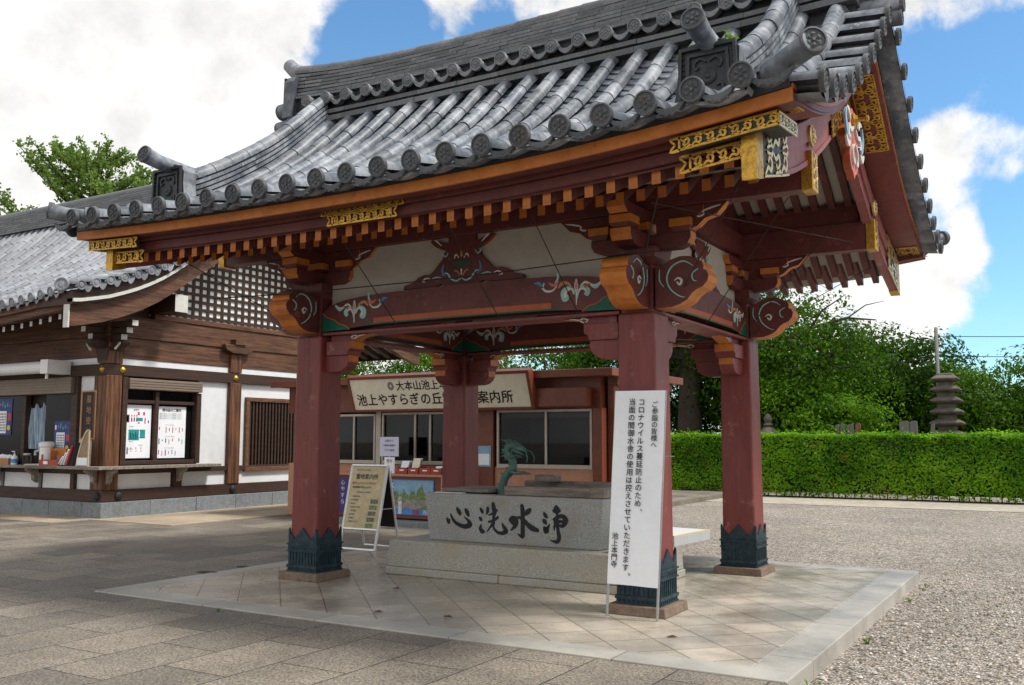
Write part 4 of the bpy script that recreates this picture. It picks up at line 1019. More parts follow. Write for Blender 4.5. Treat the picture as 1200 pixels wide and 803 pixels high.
# --- descending ridges
def demon_tile(parent, c, nx, ny, w=.235, h=.43, top=True):
    """panel with raised frame, flared cheeks and a cocked roll on top; faces (nx,ny)"""
    c = Vector(c); N_ = Vector((nx, ny, 0)); U = Vector((-ny, nx, 0)); V = Vector((0, 0, 1))
    def T(u, v, d): return c+U*u+V*v+N_*d
    mb = MB()
    out = [(-w*1.08, 0), (-w*.97, h*.3), (-w*.90, h*.6), (-w*.92, h*.85), (-w*.72, h*.98), (-w*.35, h*1.04), (w*.35, h*1.04), (w*.72, h*.98), (w*.92, h*.85), (w*.90, h*.6), (w*.97, h*.3), (w*1.08, 0)]
    n = len(out)
    mb.add([T(u, v, 0) for u, v in out]+[T(u*1.0, v, -.17) for u, v in out], [tuple(range(n)), tuple(range(2*n-1, n-1, -1))]+[(i, i+n, (i+1) % n+n, (i+1) % n) for i in range(n)], [0, 1]+[1]*n)
    def loop(s0, s1, d, v0, v1, mi):
        P = [(-w*s0, v0), (w*s0, v0), (w*s0*.93, v1), (-w*s0*.93, v1)]; Q = [(-w*s1, v0+w*(s0-s1)), (w*s1, v0+w*(s0-s1)), (w*s1*.93, v1-w*(s0-s1)), (-w*s1*.93, v1-w*(s0-s1))]
        vs = [T(u, v, d) for u, v in P]+[T(u, v, d) for u, v in Q]+[T(u, v, 0) for u, v in P]+[T(u, v, 0) for u, v in Q]
        fs = []
        for i in range(4):
            j = (i+1) % 4; fs += [(i, j, 4+j, 4+i), (8+i, 8+j, j, i), (4+i, 4+j, 12+j, 12+i)]
        mb.add(vs, fs, mi)
    loop(.90, .80, .030, .015, h*.97, 0); loop(.66, .56, .022, h*.14, h*.86, 0)
    for k in range(9):
        for s_ in (-1, 1): mb.lathe([(.011, 0), (.009, .012), (.0001, .016)], 6, T(s_*w*.73, h*(.1+.09*k), .0), (nx, ny, 0), 0)
    O = c
    for s_ in (-1, 1):
        mb.ribbon([(0, h*.20), (s_*w*.2, h*.16), (s_*w*.42, h*.22), (s_*w*.40, h*.32), (s_*w*.25, h*.30)], [.012, .02, .022, .018, .01], O, U, V, N_, .018, 0, 4)
        mb.ribbon([(s_*w*.05, h*.70), (s_*w*.22, h*.76), (s_*w*.40, h*.70), (s_*w*.36, h*.60), (s_*w*.26, h*.64)], [.012, .02, .022, .018, .01], O, U, V, N_, .018, 0, 4)
    mb.lathe([(w*.24, 0), (w*.24, .012), (w*.18, .02), (w*.10, .016), (w*.06, .026), (.0001, .028)], 14, T(0, h*.47, 0), (nx, ny, 0), 0)
    o = mb.build('demon_tile', ['ogre', 'tile'], parent, bevel=.006)
    if top:
        t = MB(); p0 = T(0, h*.98, -.45); p1 = T(0, h*1.02, -.10); p2 = T(0, h*1.05, .14); p3 = T(0, h*1.13, .33)
        t.tube([p0, p1, p2, p3], [.080, .080, .082, .093], 14, 0, True, up=(0, 0, 1))
        d = (p3-p2).normalized(); disc_crest(t, p3+d*.012, d, .097, mi=1, th=.03)
        t.build('cocked_roll', ['tile', 'crest'], o, smooth=True, angle=40)
    return o
for sx in (-1, 1):
    for sy in (-1, 1):
        X = sx*3.14
        def xk(t): return sx*3.13
        ts = np.linspace(2.66, .26, 22); mb = MB()
        for layer in range(5):
            hw = [.135, .115, .105, .100, .095][layer]; z0 = .085+.062*layer
            i = 0
            P = [Vector((xk(t), sy*t, zs(X, t)+z0)) for t in ts]
            s = 0
            while i < len(ts)-1:
                j = min(i+2, len(ts)-1)
                vs = []; fs = []
                jx = random.uniform(-.004, .004)
                for k in range(i, j+1):
                    a = P[k]; e = .02
                    vs += [(a.x-hw+jx, a.y, a.z), (a.x+hw+jx, a.y, a.z), (a.x+hw-.004+jx, a.y, a.z+.042), (a.x-hw+.004+jx, a.y, a.z+.042)]
                for k in range(j-i):
                    for q in range(4): fs.append((k*4+q, k*4+(q+1) % 4, k*4+4+(q+1) % 4, k*4+4+q))
                m_ = (j-i)*4; fs += [(3, 2, 1, 0), (m_, m_+1, m_+2, m_+3)]
                mb.add(vs, fs); i = j
        for a, b in zip(ts, ts[1:]):
            mb.add([(xk(a)-.075, sy*a, zs(X, a)+.05), (xk(a)+.075, sy*a, zs(X, a)+.05), (xk(a)+.075, sy*a, zs(X, a)+.40), (xk(a)-.075, sy*a, zs(X, a)+.40), (xk(b)-.075, sy*b, zs(X, b)+.05), (xk(b)+.075, sy*b, zs(X, b)+.05), (xk(b)+.075, sy*b, zs(X, b)+.40), (xk(b)-.075, sy*b, zs(X, b)+.40)], [(0, 4, 7, 3), (1, 2, 6, 5), (3, 7, 6, 2)], 1)
        roll_tiles(mb, [Vector((xk(t), sy*t, zs(X, t)+.40)) for t in ts], .092, .30, 8)
        o = mb.build('descending_ridge', ['tile', 'ogre'], PAV, smooth=True, angle=40)
        demon_tile(o, (xk(2.7)-(.03 if sx > 0 else 0), sy*2.72, zs(X, 2.7)+.085), 0, sy, .272, .50)
        h = MB(); h.lathe([(.14, 0), (.13, .05), (.09, .095), (.03, .115), (.0001, .118)], 14, (sx*3.36, sy*2.93, zs(3.4, 2.93)+.05), (0, sy*-.25, 1), 0); h.build('cap_tile', 'tile', o, smooth=True)

# --- main ridge
def rz(x): return .20*(abs(x)/3.9)**3.2
mb = MB()
def course(z0, h, hw, ln, rise=1.0, x1=3.78, jit=.006):
    x = -x1+random.uniform(0, ln*.5)-ln*.5
    while x < x1:
        a = max(x, -x1); b = min(x+ln-.004, x1)
        if b-a > .02:
            j = random.uniform(-jit, jit)
            for sg in (1,):
                za, zb = z0+rz(a)*rise, z0+rz(b)*rise
                w = hw+j
                vs = [(a, -w, za), (b, -w, zb), (b, w, zb), (a, w, za), (a, -w+.006, za+h), (b, -w+.006, zb+h), (b, w-.006, zb+h), (a, w-.006, za+h)]
                mb.add(vs, [(0, 3, 2, 1), (4, 5, 6, 7), (0, 1, 5, 4), (1, 2, 6, 5), (2, 3, 7, 6), (3, 0, 4, 7)], 0)
        x += ln
mb.box(-3.75, 3.75, -.20, .20, 5.62, 5.98, 1); mb.box(-3.74, -2.6, -.17, .17, 5.98, 6.30, 1); mb.box(2.6, 3.74, -.17, .17, 5.98, 6.30, 1); mb.box(-2.6, 2.6, -.17, .17, 5.98, 6.20, 1)
course(5.775, .07, .31, .60, .2); course(5.885, .055, .275, .60, .25)
RIDGE_ENDS = {-1: MB(), 1: MB()}
x = -3.6
xsr = [PITCH*i+.07 for i in range(-10, 11)]
for x in xsr:
    if abs(x) > 3.6: continue
    for sy in (-1, 1):
        z = 6.075+rz(x)*.5; mb2 = RIDGE_ENDS[sy]
        disc_crest(mb2, (x, sy*.315, z), (0, sy, -.08), .083)
        mb2.tube([(x, sy*.315, z), (x, sy*.1, z+.02)], [.07, .066], 9, 0, True, up=(0, 0, 1), half=True)
        xm = x+PITCH/2
        if abs(xm) < 3.6:
            n = 8; vs = []; fs = []
            for j in range(n+1):
                u = j/n; xx = x+.06+(PITCH-.12)*u; zz = 6.04+rz(xx)*.5
                up_ = zz+.04-.055*math.sin(PI*u); dn = zz+.02-.095*math.sin(PI*u)**.8
                vs += [(xx, sy*.285, up_), (xx, sy*.285, dn), (xx, sy*.14, up_+.02), (xx, sy*.2, dn)]
            for j in range(n):
                q = j*4; fs += [(q, q+4, q+5, q+1), (q+2, q+6, q+4, q), (q+1, q+5, q+7, q+3)]
            mb2.add(vs, fs)
course(6.155, .035, .225, .30, .55)
for k in range(7): course(6.20+.048*k, .041, .195-.010*k, .30+.02*(k % 2), .6+.06*k)
# cap
x = -3.80
while x < 3.75:
    b = min(x+.32, 3.80); m_ = (x+b)/2
    mb.tube([(x, 0, 6.535+rz(x)), (m_, 0, 6.535+rz(m_)), (b, 0, 6.535+rz(b))], [.105, .10, .098], 8, 0, True, up=(0, 0, 1), half=True, squash=.95); x += .30
RG = mb.build('main_ridge', ['tiled', 'ogre'], PAV, smooth=True, angle=35)
for mb2 in RIDGE_ENDS.values(): mb2.build('ridge_end_tiles', 'rcrest', RG, smooth=True, angle=35)
for sx in (-1, 1):
    demon_tile(RG, (sx*3.86, 0, 5.98), sx, 0, .27, .62, False)
    t = MB()
    t.tube([(sx*3.5, 0, 6.66), (sx*3.75, 0, 6.70), (sx*3.92, 0, 6.78), (sx*4.02, 0, 6.88)], [.10, .105, .105, .10], 12, 0, True, up=(0, 0, 1))
    for k, (z, r, xo) in enumerate(((6.22, .115, 4.16), (5.98, .10, 4.19), (5.82, .085, 4.17), (5.68, .08, 4.15))):
        t.tube([(sx*3.7, 0, z), (sx*xo, 0, z-.02)], [r, r], 12, 0, True, up=(0, 0, 1))
        disc_crest(t, (sx*xo, 0, z-.02), (sx, 0, 0), r, mi=1)
    t.build('ridge_roll_end', ['tile', 'crest'], RG, smooth=True, angle=40)
# --- bird-net cables
mb = MB()
for x in (-3.0, -1.75, -.72, .55, 1.42, 2.6):
    mb.tube([(x, -2.55, 3.50), (x, -1.66, 2.735)] if abs(x) < 1.8 else [(x, -2.55, 3.50), (x*.78, -1.66, 2.9)], .005, 5)
mb.tube([(-3.0, -2.15, 3.14), (-1.75, -2.1, 3.11), (.55, -2.08, 3.1), (2.6, -2.15, 3.14)], .006, 5)
for a, b in (((3.25, -2.5, 3.5), (2.2, -1.3, 2.72)), ((3.3, -1.2, 3.7), (2.18, -.2, 2.74)), ((3.35, .4, 3.75), (2.2, 1.0, 2.74)), ((2.5, -2.45, 3.48), (3.4, 1.25, 3.72)), ((3.4, 2.2, 3.6), (2.2, 1.25, 2.75))):
    mb.tube([a, b], .0045, 5)
mb.build('net_cable', 'cable', PAV)
CALLI = {'heart': [([(-0.837, 0.644), (-0.816, 0.615), (-0.809, 0.581)], [0.014, 0.049, 0.02]), ([(-0.782, 0.691), (-0.739, 0.618), (-0.673, 0.578), (-0.59, 0.56), (-0.521, 0.585), (-0.545, 0.63), (-0.597, 0.668)], [0.017, 0.032, 0.038, 0.046, 0.055, 0.029, 0.006]), ([(-0.694, 0.767), (-0.67, 0.73), (-0.647, 0.693)], [0.02, 0.049, 0.032]), ([(-0.578, 0.758), (-0.555, 0.721), (-0.535, 0.679)], [0.023, 0.049, 0.026])], 'wash': [([(-0.373, 0.775), (-0.357, 0.745), (-0.341, 0.719)], [0.02, 0.038, 0.02]), ([(-0.392, 0.674), (-0.373, 0.653), (-0.363, 0.632)], [0.02, 0.038, 0.017]), ([(-0.368, 0.597), (-0.382, 0.547), (-0.356, 0.518), (-0.327, 0.52)], [0.007, 0.035, 0.049, 0.017]), ([(-0.274, 0.785), (-0.28, 0.745), (-0.293, 0.707)], [0.029, 0.032, 0.012]), ([(-0.209, 0.838), (-0.198, 0.782), (-0.191, 0.735), (-0.204, 0.682), (-0.213, 0.629)], [0.032, 0.049, 0.049, 0.029, 0.02]), ([(-0.267, 0.699), (-0.212, 0.721), (-0.153, 0.761)], [0.014, 0.023, 0.023]), ([(-0.273, 0.626), (-0.203, 0.645), (-0.144, 0.684)], [0.02, 0.026, 0.026]), ([(-0.216, 0.628), (-0.241, 0.58), (-0.301, 0.513)], [0.026, 0.02, 0.006]), ([(-0.194, 0.629), (-0.209, 0.576), (-0.171, 0.525), (-0.101, 0.51), (-0.049, 0.536), (-0.074, 0.582), (-0.099, 0.623)], [0.02, 0.02, 0.026, 0.035, 0.052, 0.035, 0.006])], 'water': [([(0.164, 0.831), (0.173, 0.763), (0.17, 0.646), (0.167, 0.542), (0.157, 0.487), (0.102, 0.515)], [0.032, 0.046, 0.043, 0.046, 0.04, 0.006]), ([(0.003, 0.654), (0.047, 0.677), (0.084, 0.658), (0.081, 0.613), (0.047, 0.572), (0.013, 0.545)], [0.029, 0.058, 0.052, 0.043, 0.029, 0.006]), ([(0.047, 0.656), (0.047, 0.627)], [0.066, 0.058]), ([(0.273, 0.79), (0.24, 0.758), (0.197, 0.722)], [0.029, 0.052, 0.02]), ([(0.093, 0.695), (0.157, 0.682), (0.218, 0.63), (0.285, 0.584), (0.363, 0.562)], [0.014, 0.035, 0.046, 0.058, 0.032])], 'pure': [([(0.441, 0.753), (0.456, 0.725), (0.476, 0.703)], [0.029, 0.04, 0.02]), ([(0.429, 0.681), (0.447, 0.658), (0.464, 0.634)], [0.029, 0.046, 0.02]), ([(0.506, 0.638), (0.479, 0.598), (0.458, 0.567), (0.434, 0.604)], [0.006, 0.032, 0.066, 0.02]), ([(0.592, 0.841), (0.593, 0.812), (0.593, 0.78)], [0.012, 0.058, 0.095]), ([(0.552, 0.77), (0.593, 0.775), (0.641, 0.784)], [0.014, 0.032, 0.02]), ([(0.551, 0.686), (0.617, 0.722), (0.676, 0.722), (0.696, 0.68), (0.669, 0.63), (0.637, 0.611)], [0.02, 0.035, 0.043, 0.058, 0.038, 0.014]), ([(0.566, 0.654), (0.617, 0.669), (0.661, 0.673)], [0.02, 0.032, 0.023]), ([(0.547, 0.609), (0.602, 0.625), (0.655, 0.627)], [0.014, 0.026, 0.02]), ([(0.6, 0.752), (0.6, 0.653), (0.605, 0.564), (0.614, 0.501), (0.587, 0.454), (0.505, 0.465)], [0.026, 0.032, 0.035, 0.043, 0.038, 0.006]), ([(0.565, 0.702), (0.567, 0.645), (0.555, 0.574)], [0.02, 0.023, 0.012])]}
# ------------------------------------------------------------------ stone basin
BAS = thing('stone_basin', 'big grey granite water basin carved with black characters on a stepped stone base', 'basin', (0, 0, 0))
mb = MB(); mb.box(-1.53, 0.0-.003, -.785, .785, 0, .085); mb.box(.003, 1.53, -.785, .785, 0, .085)
mb.frus(0, 0, .086, .385, 1.515, 1.50, 0, .765, .755); mb.build('stepped_base', 'granite2', BAS, bevel=.012)
mb = MB()
o0, o1, i1 = (1.09, .53), (1.145, .56), (.93, .38)
def rect(a, z): return [(-a[0], -a[1], z), (a[0], -a[1], z), (a[0], a[1], z), (-a[0], a[1], z)]
vs = rect(o0, .386)+rect(o1, .92)+rect(i1, .92)+rect((.9, .36), .60)
fs = [(3, 2, 1, 0)]
for a in (0, 4, 8):
    for i in range(4): fs.append((a+i, a+(i+1) % 4, a+4+(i+1) % 4, a+4+i))
fs.append((12, 13, 14, 15)); mb.add(vs, fs)
body = mb.build('basin_body', 'granite', BAS, bevel=.014)
mb = MB(); mb.add(rect((.905, .365), .83), [(0, 1, 2, 3)]); mb.build('water', mat('dark still water', (.012, .02, .02), .03, .05, 3, spec=.6), BAS)
mb = MB(); dy = lambda z: -(.53+.03*(z-.386)/.534)-.0015
k = 0
for ch in CALLI.values():
    for pts, w in ch:
        k += 1; z0 = .65
        mb.ribbon(pts, [q*1.14 for q in w], (0, dy(0), 0), (1, 0, 0), (0, -.056, 1), (0, -1, 0), .003+.0004*(k % 9), 0, 8)
mb.build('carved_lettering', 'carve', body)
# planks and lids lying on the basin
def plank(name, label, x0, x1, y0, y1, z0, z1, m='woodg', rot=0):
    mb = MB(); n = 8; vs = []
    mb.box(x0, x1, y0, y1, z0, z1)
    o = mb.build(name, m, None, bevel=.006, org=((x0+x1)/2, (y0+y1)/2, z0)); tag(o, label, 'block' if 'block' in label else 'strip' if 'strip' in name else 'plank'); return o
plank('wooden_plank', 'thick weathered wooden plank lying on the right half of the stone basin', -.12, .96, -.46, -.34, .925, 1.02)
plank('wooden_plank', 'rough cut wooden block at the right end of the basin rim beside the banner', .965, 1.13, -.50, .30, .925, 1.035)
plank('wooden_board', 'thin grey wooden board lying on the left half of the basin', -1.12, -.46, -.25, .42, .925, .965)
plank('wooden_board', 'long grey board along the far rim of the basin', -.30, 1.10, .30, .46, .925, 1.05)
plank('metal_strip', 'bright metal strip on the left front rim of the basin', -1.05, -.66, -.50, -.42, .922, .932, 'vwhite')
plank('wooden_block', 'small pale wooden block on the basin behind the dragon spout', -.05, .20, .10, .30, 1.052, 1.13)
# dragon spout
DR = thing('dragon_spout', 'green bronze dragon rising from the basin with its head turned right', 'dragon', (-.38, -.05, .92))
mb = MB()
P = [(-.40, -.05, .90), (-.395, -.05, 1.0), (-.36, -.05, 1.10), (-.29, -.05, 1.17), (-.245, -.05, 1.22), (-.255, -.05, 1.29), (-.30, -.05, 1.35), (-.33, -.05, 1.40), (-.315, -.05, 1.445), (-.27, -.05, 1.462)]
mb.tube(P, [.058, .052, .05, .052, .050, .045, .044, .048, .05, .042], 10)
DRB = mb.build('dragon_body', 'verd', DR, smooth=True)
mb = MB(); mb.tube([(-.31, -.05, 1.455), (-.24, -.05, 1.475), (-.18, -.05, 1.45), (-.115, -.05, 1.425), (-.08, -.05, 1.41)], [.045, .056, .045, .032, .02], 10)
mb.tube([(-.25, -.05, 1.43), (-.18, -.05, 1.395), (-.12, -.05, 1.365)], [.035, .024, .012], 8)
for s_ in (-1, 1):
    mb.tube([(-.26, -.05+s_*.03, 1.49), (-.32, -.05+s_*.06, 1.53), (-.38, -.05+s_*.07, 1.535)], [.016, .012, .004], 6)
    mb.tube([(-.10, -.05+s_*.02, 1.42), (-.04, -.05+s_*.06, 1.40), (-.01, -.05+s_*.08, 1.33), (-.02, -.05+s_*.08, 1.27)], [.010, .008, .007, .003], 6)
    mb.lathe([(.014, 0), (.010, .010), (.0001, .013)], 8, (-.19, -.05+s_*.045, 1.47), (.2, s_, .3))
    for k in range(4): mb.tube([(-.28-.01*k, -.05+s_*.03, 1.46-.03*k), (-.37-.01*k, -.05+s_*.05, 1.47-.045*k)], [.018, .003], 5)
mb.build('dragon_head', 'verd', DRB, smooth=True)
mb = MB()
for k in range(9):
    a = Vector(P[min(k, 8)]); b = Vector(P[min(k+1, 9)]); d = (b-a).normalized(); n_ = Vector((-d.z, 0, d.x))
    mb.add([a+n_*.045-d*.02, a+n_*.045+d*.03, a+n_*.085-d*.01, a+n_*.05+Vector((0, .012, 0))], [(0, 1, 2), (1, 3, 2), (3, 0, 2)])
for s_ in (-1, 1):
    mb.tube([(-.27, -.05+s_*.03, 1.17), (-.19, -.05+s_*.06, 1.15), (-.13, -.05+s_*.06, 1.16), (-.09, -.05+s_*.05, 1.145)], [.026, .02, .018, .012], 7)
    for k in range(3): mb.tube([(-.10, -.05+s_*(.03+.02*k), 1.15), (-.06, -.05+s_*(.02+.03*k), 1.15), (-.045, -.05+s_*(.02+.03*k), 1.13)], [.009, .007, .002], 5)
    mb.tube([(-.34, -.05+s_*.03, 1.34), (-.24, -.05+s_*.07, 1.33), (-.16, -.05+s_*.07, 1.36), (-.09, -.05+s_*.07, 1.33)], [.018, .013, .012, .004], 6)
mb.build('dragon_claws', 'verd', DRB, smooth=True)

# ------------------------------------------------------------------ notice banner on two poles
BN = thing('notice_banner', 'tall white paper notice with vertical black writing standing against the front right column', 'notice', (2.05, -1.86, 0))
tilt = .045
def bx(u, z): return (1.785+u+tilt*z*.95, -1.862+.035*z, z)
mb = MB(); n = 40; vs = []; fs = []
Wb = .475
for i in range(n+1):
    z = .285+1.69*i/n
    for j in range(7):
        u = Wb*j/6; p = bx(u, z); vs.append((p[0], p[1]-.012-.005*math.sin(3*u*6+z*2.2)*math.sin(z*5)-.006*abs(((z*2.4) % 1)-.5), p[2]-.012*u))
for i in range(n):
    for j in range(6): fs.append((i*7+j, i*7+j+1, i*7+8+j, i*7+7+j))
mb.add(vs, fs); mb.add([(p[0], p[1]+.004, p[2]) for p in vs], [tuple(reversed(f)) for f in fs])
SH = mb.build('banner_sheet', 'paper', BN, smooth=True)
mb = MB(); U = Vector((1, 0, -.02)).normalized(); V = (Vector(bx(0, 2))-Vector(bx(0, 0))).normalized(); Nn = Vector((0, -1, 0.03))
def bo(u, z): p = Vector(bx(u, z)); p.y -= .0225; return p
put_vertical(mb, 'ご参詣の皆様へ', bo(.39, 1.848), U, V, Nn, .060, .0585, 0, .014)
put_vertical(mb, 'コロナウイルス蔓延防止のため、', bo(.262, 1.872), U, V, Nn, .066, .0680, 0, .014)
put_vertical(mb, '当面の間御水舎の使用は控えさせていただきます。', bo(.172, 1.874), U, V, Nn, .066, .0686, 0, .014)
put_vertical(mb, '池上本門寺', bo(.06, .70), U, V, Nn, .062, .0608, 0, .014)
mb.build('lettering', 'ink', SH)
for u in (.0, Wb-.005):
    mb = MB(); mb.tube([(bx(u, 0)[0], bx(u, 0)[1]+.01, 0), (bx(u, 1.97)[0], bx(u, 1.97)[1]+.01, 1.97)], .0125, 8); mb.build('pole', 'steel', BN, smooth=True)
mb = MB(); mb.tube([(1.80, -1.80, .02), (2.5, -1.80, .02)], .01, 6)
mb = MB(); mb.tube([(bx(0, 1.40)[0], -1.815, 1.40), (2.36, -1.66, 1.395)], .004, 5); mb.build('tie_wire', 'steel', BN)

# ------------------------------------------------------------------ folding table behind the right column
TB = thing('side_table', 'light grey table with yellow edged top behind the front right column', 'table', (1.5, -.1, 0))
mb = MB(); T4 = [(1.30, -.62), (1.99, -.74), (2.06, .11), (1.38, .22)]
mb.prism(T4, 'z', .50, .60); tt = mb.build('table_top', 'lgrey', TB, bevel=.005)
mb = MB(); mb.ribbon([T4[1], T4[2]], [.022, .022], (-.012, .0, .601), (1, 0, 0), (0, 1, 0), (0, 0, 1), .004, 0, 1); mb.build('yellow_tape', 'yellow', tt)
mb = MB(); mb.prism([(1.32, -.59), (1.955, -.70), (2.03, .09), (1.40, .19)], 'z', .601, .604); mb.build('top_sheet', 'vwhite', tt)
for (a, b) in ((1.36, -.50), (1.46, -.52), (1.46, .05), (1.42, .13)):
    mb = MB(); mb.box(a-.02, a+.02, b-.02, b+.02, 0, .5); mb.build('leg', 'steel', TB)

# ------------------------------------------------------------------ A-frame sign
AF = thing('a_frame_sign', 'folding aluminium A-frame sign with beige poster beside the front left column', 'sign', (-3.35, 1.1, 0))
Wa = .64; ax0 = -3.67
def af(u, s, back=False):   # u across, s from foot (0) to top (1)
    y = .87+(1.13-.87)*s if not back else 1.41-(1.41-1.15)*s
    return Vector((ax0+u, y, 1.16*s))
Vf = (af(0, 1)-af(0, 0)).normalized(); Nf = Vector((0, -Vf.z, Vf.y)); Vk = (af(0, 1, True)-af(0, 0, True)).normalized()
def bar(mb, a, b, w, mi=0): mb.tube([a, b], w, 6, mi)
mb = MB()
for u in (0, Wa): bar(mb, af(u, 0), af(u, 1), .022)
for s in (.0, .235, 1.0): bar(mb, af(0, s), af(Wa, s), .022)
fr = mb.build('front_frame', 'silver', AF)
mb = MB()
for u in (0, Wa): bar(mb, af(u, 0, True), af(u, 1, True), .017)
for s in (.0, .235): bar(mb, af(0, s, True), af(Wa, s, True), .017)
bk = mb.build('back_frame', 'silver', AF)
mb = MB()
a, b, c, d = af(.02, .24, True), af(Wa-.02, .24, True), af(Wa-.02, .98, True), af(.02, .98, True); dn = Vector((0, .012, 0))
mb.add([a, b, c, d, a+dn, b+dn, c+dn, d+dn], [(0, 1, 2, 3), (7, 6, 5, 4), (0, 4, 5, 1), (1, 5, 6, 2), (2, 6, 7, 3), (3, 7, 4, 0)]); mb.build('back_panel', 'blackm', bk)
for u in (0, Wa):
    mb = MB(); bar(mb, af(u, .48), af(u, .48, True), .008); bar(mb, af(u, 0)+Vector((0, 0, .0)), af(u, 0)+Vector((0, .03, 0)), .02); mb.build('spreader', 'steel', AF)
mb = MB(); a, b, c, d = [p+Nf*.012 for p in (af(.02, .25), af(Wa-.02, .25), af(Wa-.02, .985), af(.02, .985))]
e = [p-Nf*.02 for p in (a, b, c, d)]
mb.add([a, b, c, d]+e, [(0, 1, 2, 3), (7, 6, 5, 4), (0, 4, 5, 1), (1, 5, 6, 2), (2, 6, 7, 3), (3, 7, 4, 0)]); ps = mb.build('poster', 'poster', AF)
mb = MB(); X = Vector((1, 0, 0))
def ao(u, s): return af(u, s)+Nf*.012
put_text(mb, '池上やすらぎの丘', ao(.24, .945), X, Vf, Nf, .034, 1, .01)
put_text(mb, '霊地案内所', ao(.31, .865), X, Vf, Nf, .082, 0, .012)
put_text(mb, '新型コロナウイルスのため', ao(.27, .785), X, Vf, Nf, .036, 2, .012)
put_text(mb, '受付時間が変わります', ao(.24, .735), X, Vf, Nf, .034, 0, .012)
put_text(mb, '午前九時より午後四時', ao(.28, .675), X, Vf, Nf, .026, 1, .01)
for k, t in enumerate(('一般墓地区画', '永代供養墓', '樹木葬', '納骨堂のご案内', 'ご見学随時', '資料請求', 'お気軽に', 'ご相談ください')):
    put_text(mb, t, ao(.08, .625-.043*k), X, Vf, Nf, .027, 1, .006, 'l')
mb.build('lettering', ['ink', 'inkg', 'redink'], ps)
for k in range(5):
    mb = MB(); s0 = .595-.072*k; u0 = .44-.008*k
    a, b, c, d = [ao(u, s)+Nf*.004 for u, s in ((u0, s0-.052), (u0+.135, s0-.052), (u0+.135, s0), (u0, s0))]
    mb.add([a, b, c, d], [(0, 1, 2, 3)]); mb.build('photo_print', 'photo2' if k in (1, 4) else 'photo1', ps)

# ------------------------------------------------------------------ information booth
BO = thing('information_booth', 'low flat-roofed salmon booth with red-brown trim and cream signboard behind the basin', 'booth', (-4.5, 4.9, 0))
YB = 4.9
mb = MB(); mb.box(-8.6, -1.45, YB, YB+2.6, 0, 1.05, 0); mb.box(-8.6, -1.45, YB+.25, YB+2.6, 1.05, 2.62, 1)
mb.box(-1.449, -1.38, YB+.25, YB+2.5, .02, 2.60, 0)
mb.build('wall', ['salmon', 'dark'], BO)
mb = MB(); mb.box(-8.8, -1.12, YB-.35, YB+2.9, 2.60, 2.70); mb.box(-8.8, -1.10, YB-.38, YB-.35, 2.585, 2.72); mb.box(-1.12, -1.08, YB-.38, YB+2.9, 2.585, 2.72); mb.build('roof', 'btrim', BO, bevel=.012)
mb = MB(); mb.box(-8.6, -1.46, YB-.03, YB+.25, 2.07, 2.60); mb.box(-1.38, -1.2, YB+.1, YB+2.6, 2.45, 2.6); mb.build('fascia', 'btrim', BO)
for (x0, x1, y0) in ((-4.08, -3.58, -.06), (-1.60, -1.42, -.07), (-1.40, -1.28, .12), (-7.75, -7.55, -.05), (-6.28, -6.16, -.05)):
    mb = MB(); mb.box(x0, x1, YB+y0, YB+.25, .0, 2.07 if x0 < -1.5 else 2.60); mb.build('post', 'btrim' if x0 != -6.28 else 'alu', BO, bevel=.008)
mb = MB(); mb.box(-2.75, -1.62, YB-.30, YB-.03, 2.09, 2.42); mb.build('shutter_box', 'btrim', BO, bevel=.015)
mb = MB(); mb.box(-1.30, -1.20, YB+.30, YB+2.3, .1, 2.35); mb.build('side_panel', 'salmon', BO, bevel=.01)
def bwin(x0, x1, z0, z1, panes, nm='window', ins=None):
    mb = MB(); f = .045
    mb.box(x0, x1, YB-.04, YB+.06, z0, z0+f*1.6); mb.box(x0, x1, YB-.04, YB+.06, z1-f, z1); mb.box(x0, x0+f, YB-.04, YB+.06, z0+f*1.6, z1-f); mb.box(x1-f, x1, YB-.04, YB+.06, z0+f*1.6, z1-f)
    for p in panes: mb.box(p-.022, p+.022, YB-.03, YB+.05, z0+f*1.6, z1-f)
    w = mb.build(nm, 'alu', BO, bevel=.004)
    ed = [x0+f]+list(panes)+[x1-f]
    for a, b in zip(ed, ed[1:]):
        g = MB(); g.box(a, b, YB+.005, YB+.015, z0+f*1.6, z1-f); g.build('pane', M['bglass'], w)
    return w
# booth glass: clear dark panes showing a dim room
def glass_mat(name, tint, refl=.1):
    m = bpy.data.materials.new(name); m.use_nodes = True; nt = m.node_tree; N = nt.nodes.new; L = nt.links.new; nt.nodes.clear()
    out = N('ShaderNodeOutputMaterial'); t = N('ShaderNodeBsdfTransparent'); t.inputs[0].default_value = (*tint, 1)
    g = N('ShaderNodeBsdfGlossy'); g.inputs['Roughness'].default_value = .02; fr = N('ShaderNodeFresnel'); fr.inputs[0].default_value = 1.5
    a = N('ShaderNodeMath'); a.operation = 'MULTIPLY_ADD'; L(fr.outputs[0], a.inputs[0]); a.inputs[1].default_value = .22; a.inputs[2].default_value = refl; a.use_clamp = True
    mx = N('ShaderNodeMixShader'); L(a.outputs[0], mx.inputs[0]); L(t.outputs[0], mx.inputs[1]); L(g.outputs[0], mx.inputs[2]); L(mx.outputs[0], out.inputs[0]); return m
M['bglass'] = glass_mat('booth glass', (.42, .45, .45), .012)
M['clear'] = glass_mat('clear film', (.75, .78, .8), .03)
bwin(-7.5, -6.30, 1.06, 2.03, (-6.85,)); bwin(-6.14, -4.10, 1.06, 2.05, (-5.35, -5.0, -4.55)); bwin(-3.52, -1.62, 1.03, 2.06, (-2.52,))
mb = MB(); mb.box(-3.45, -1.68, YB+.03, YB+.06, 1.92, 1.99); mb.build('blind', 'cream', BO)
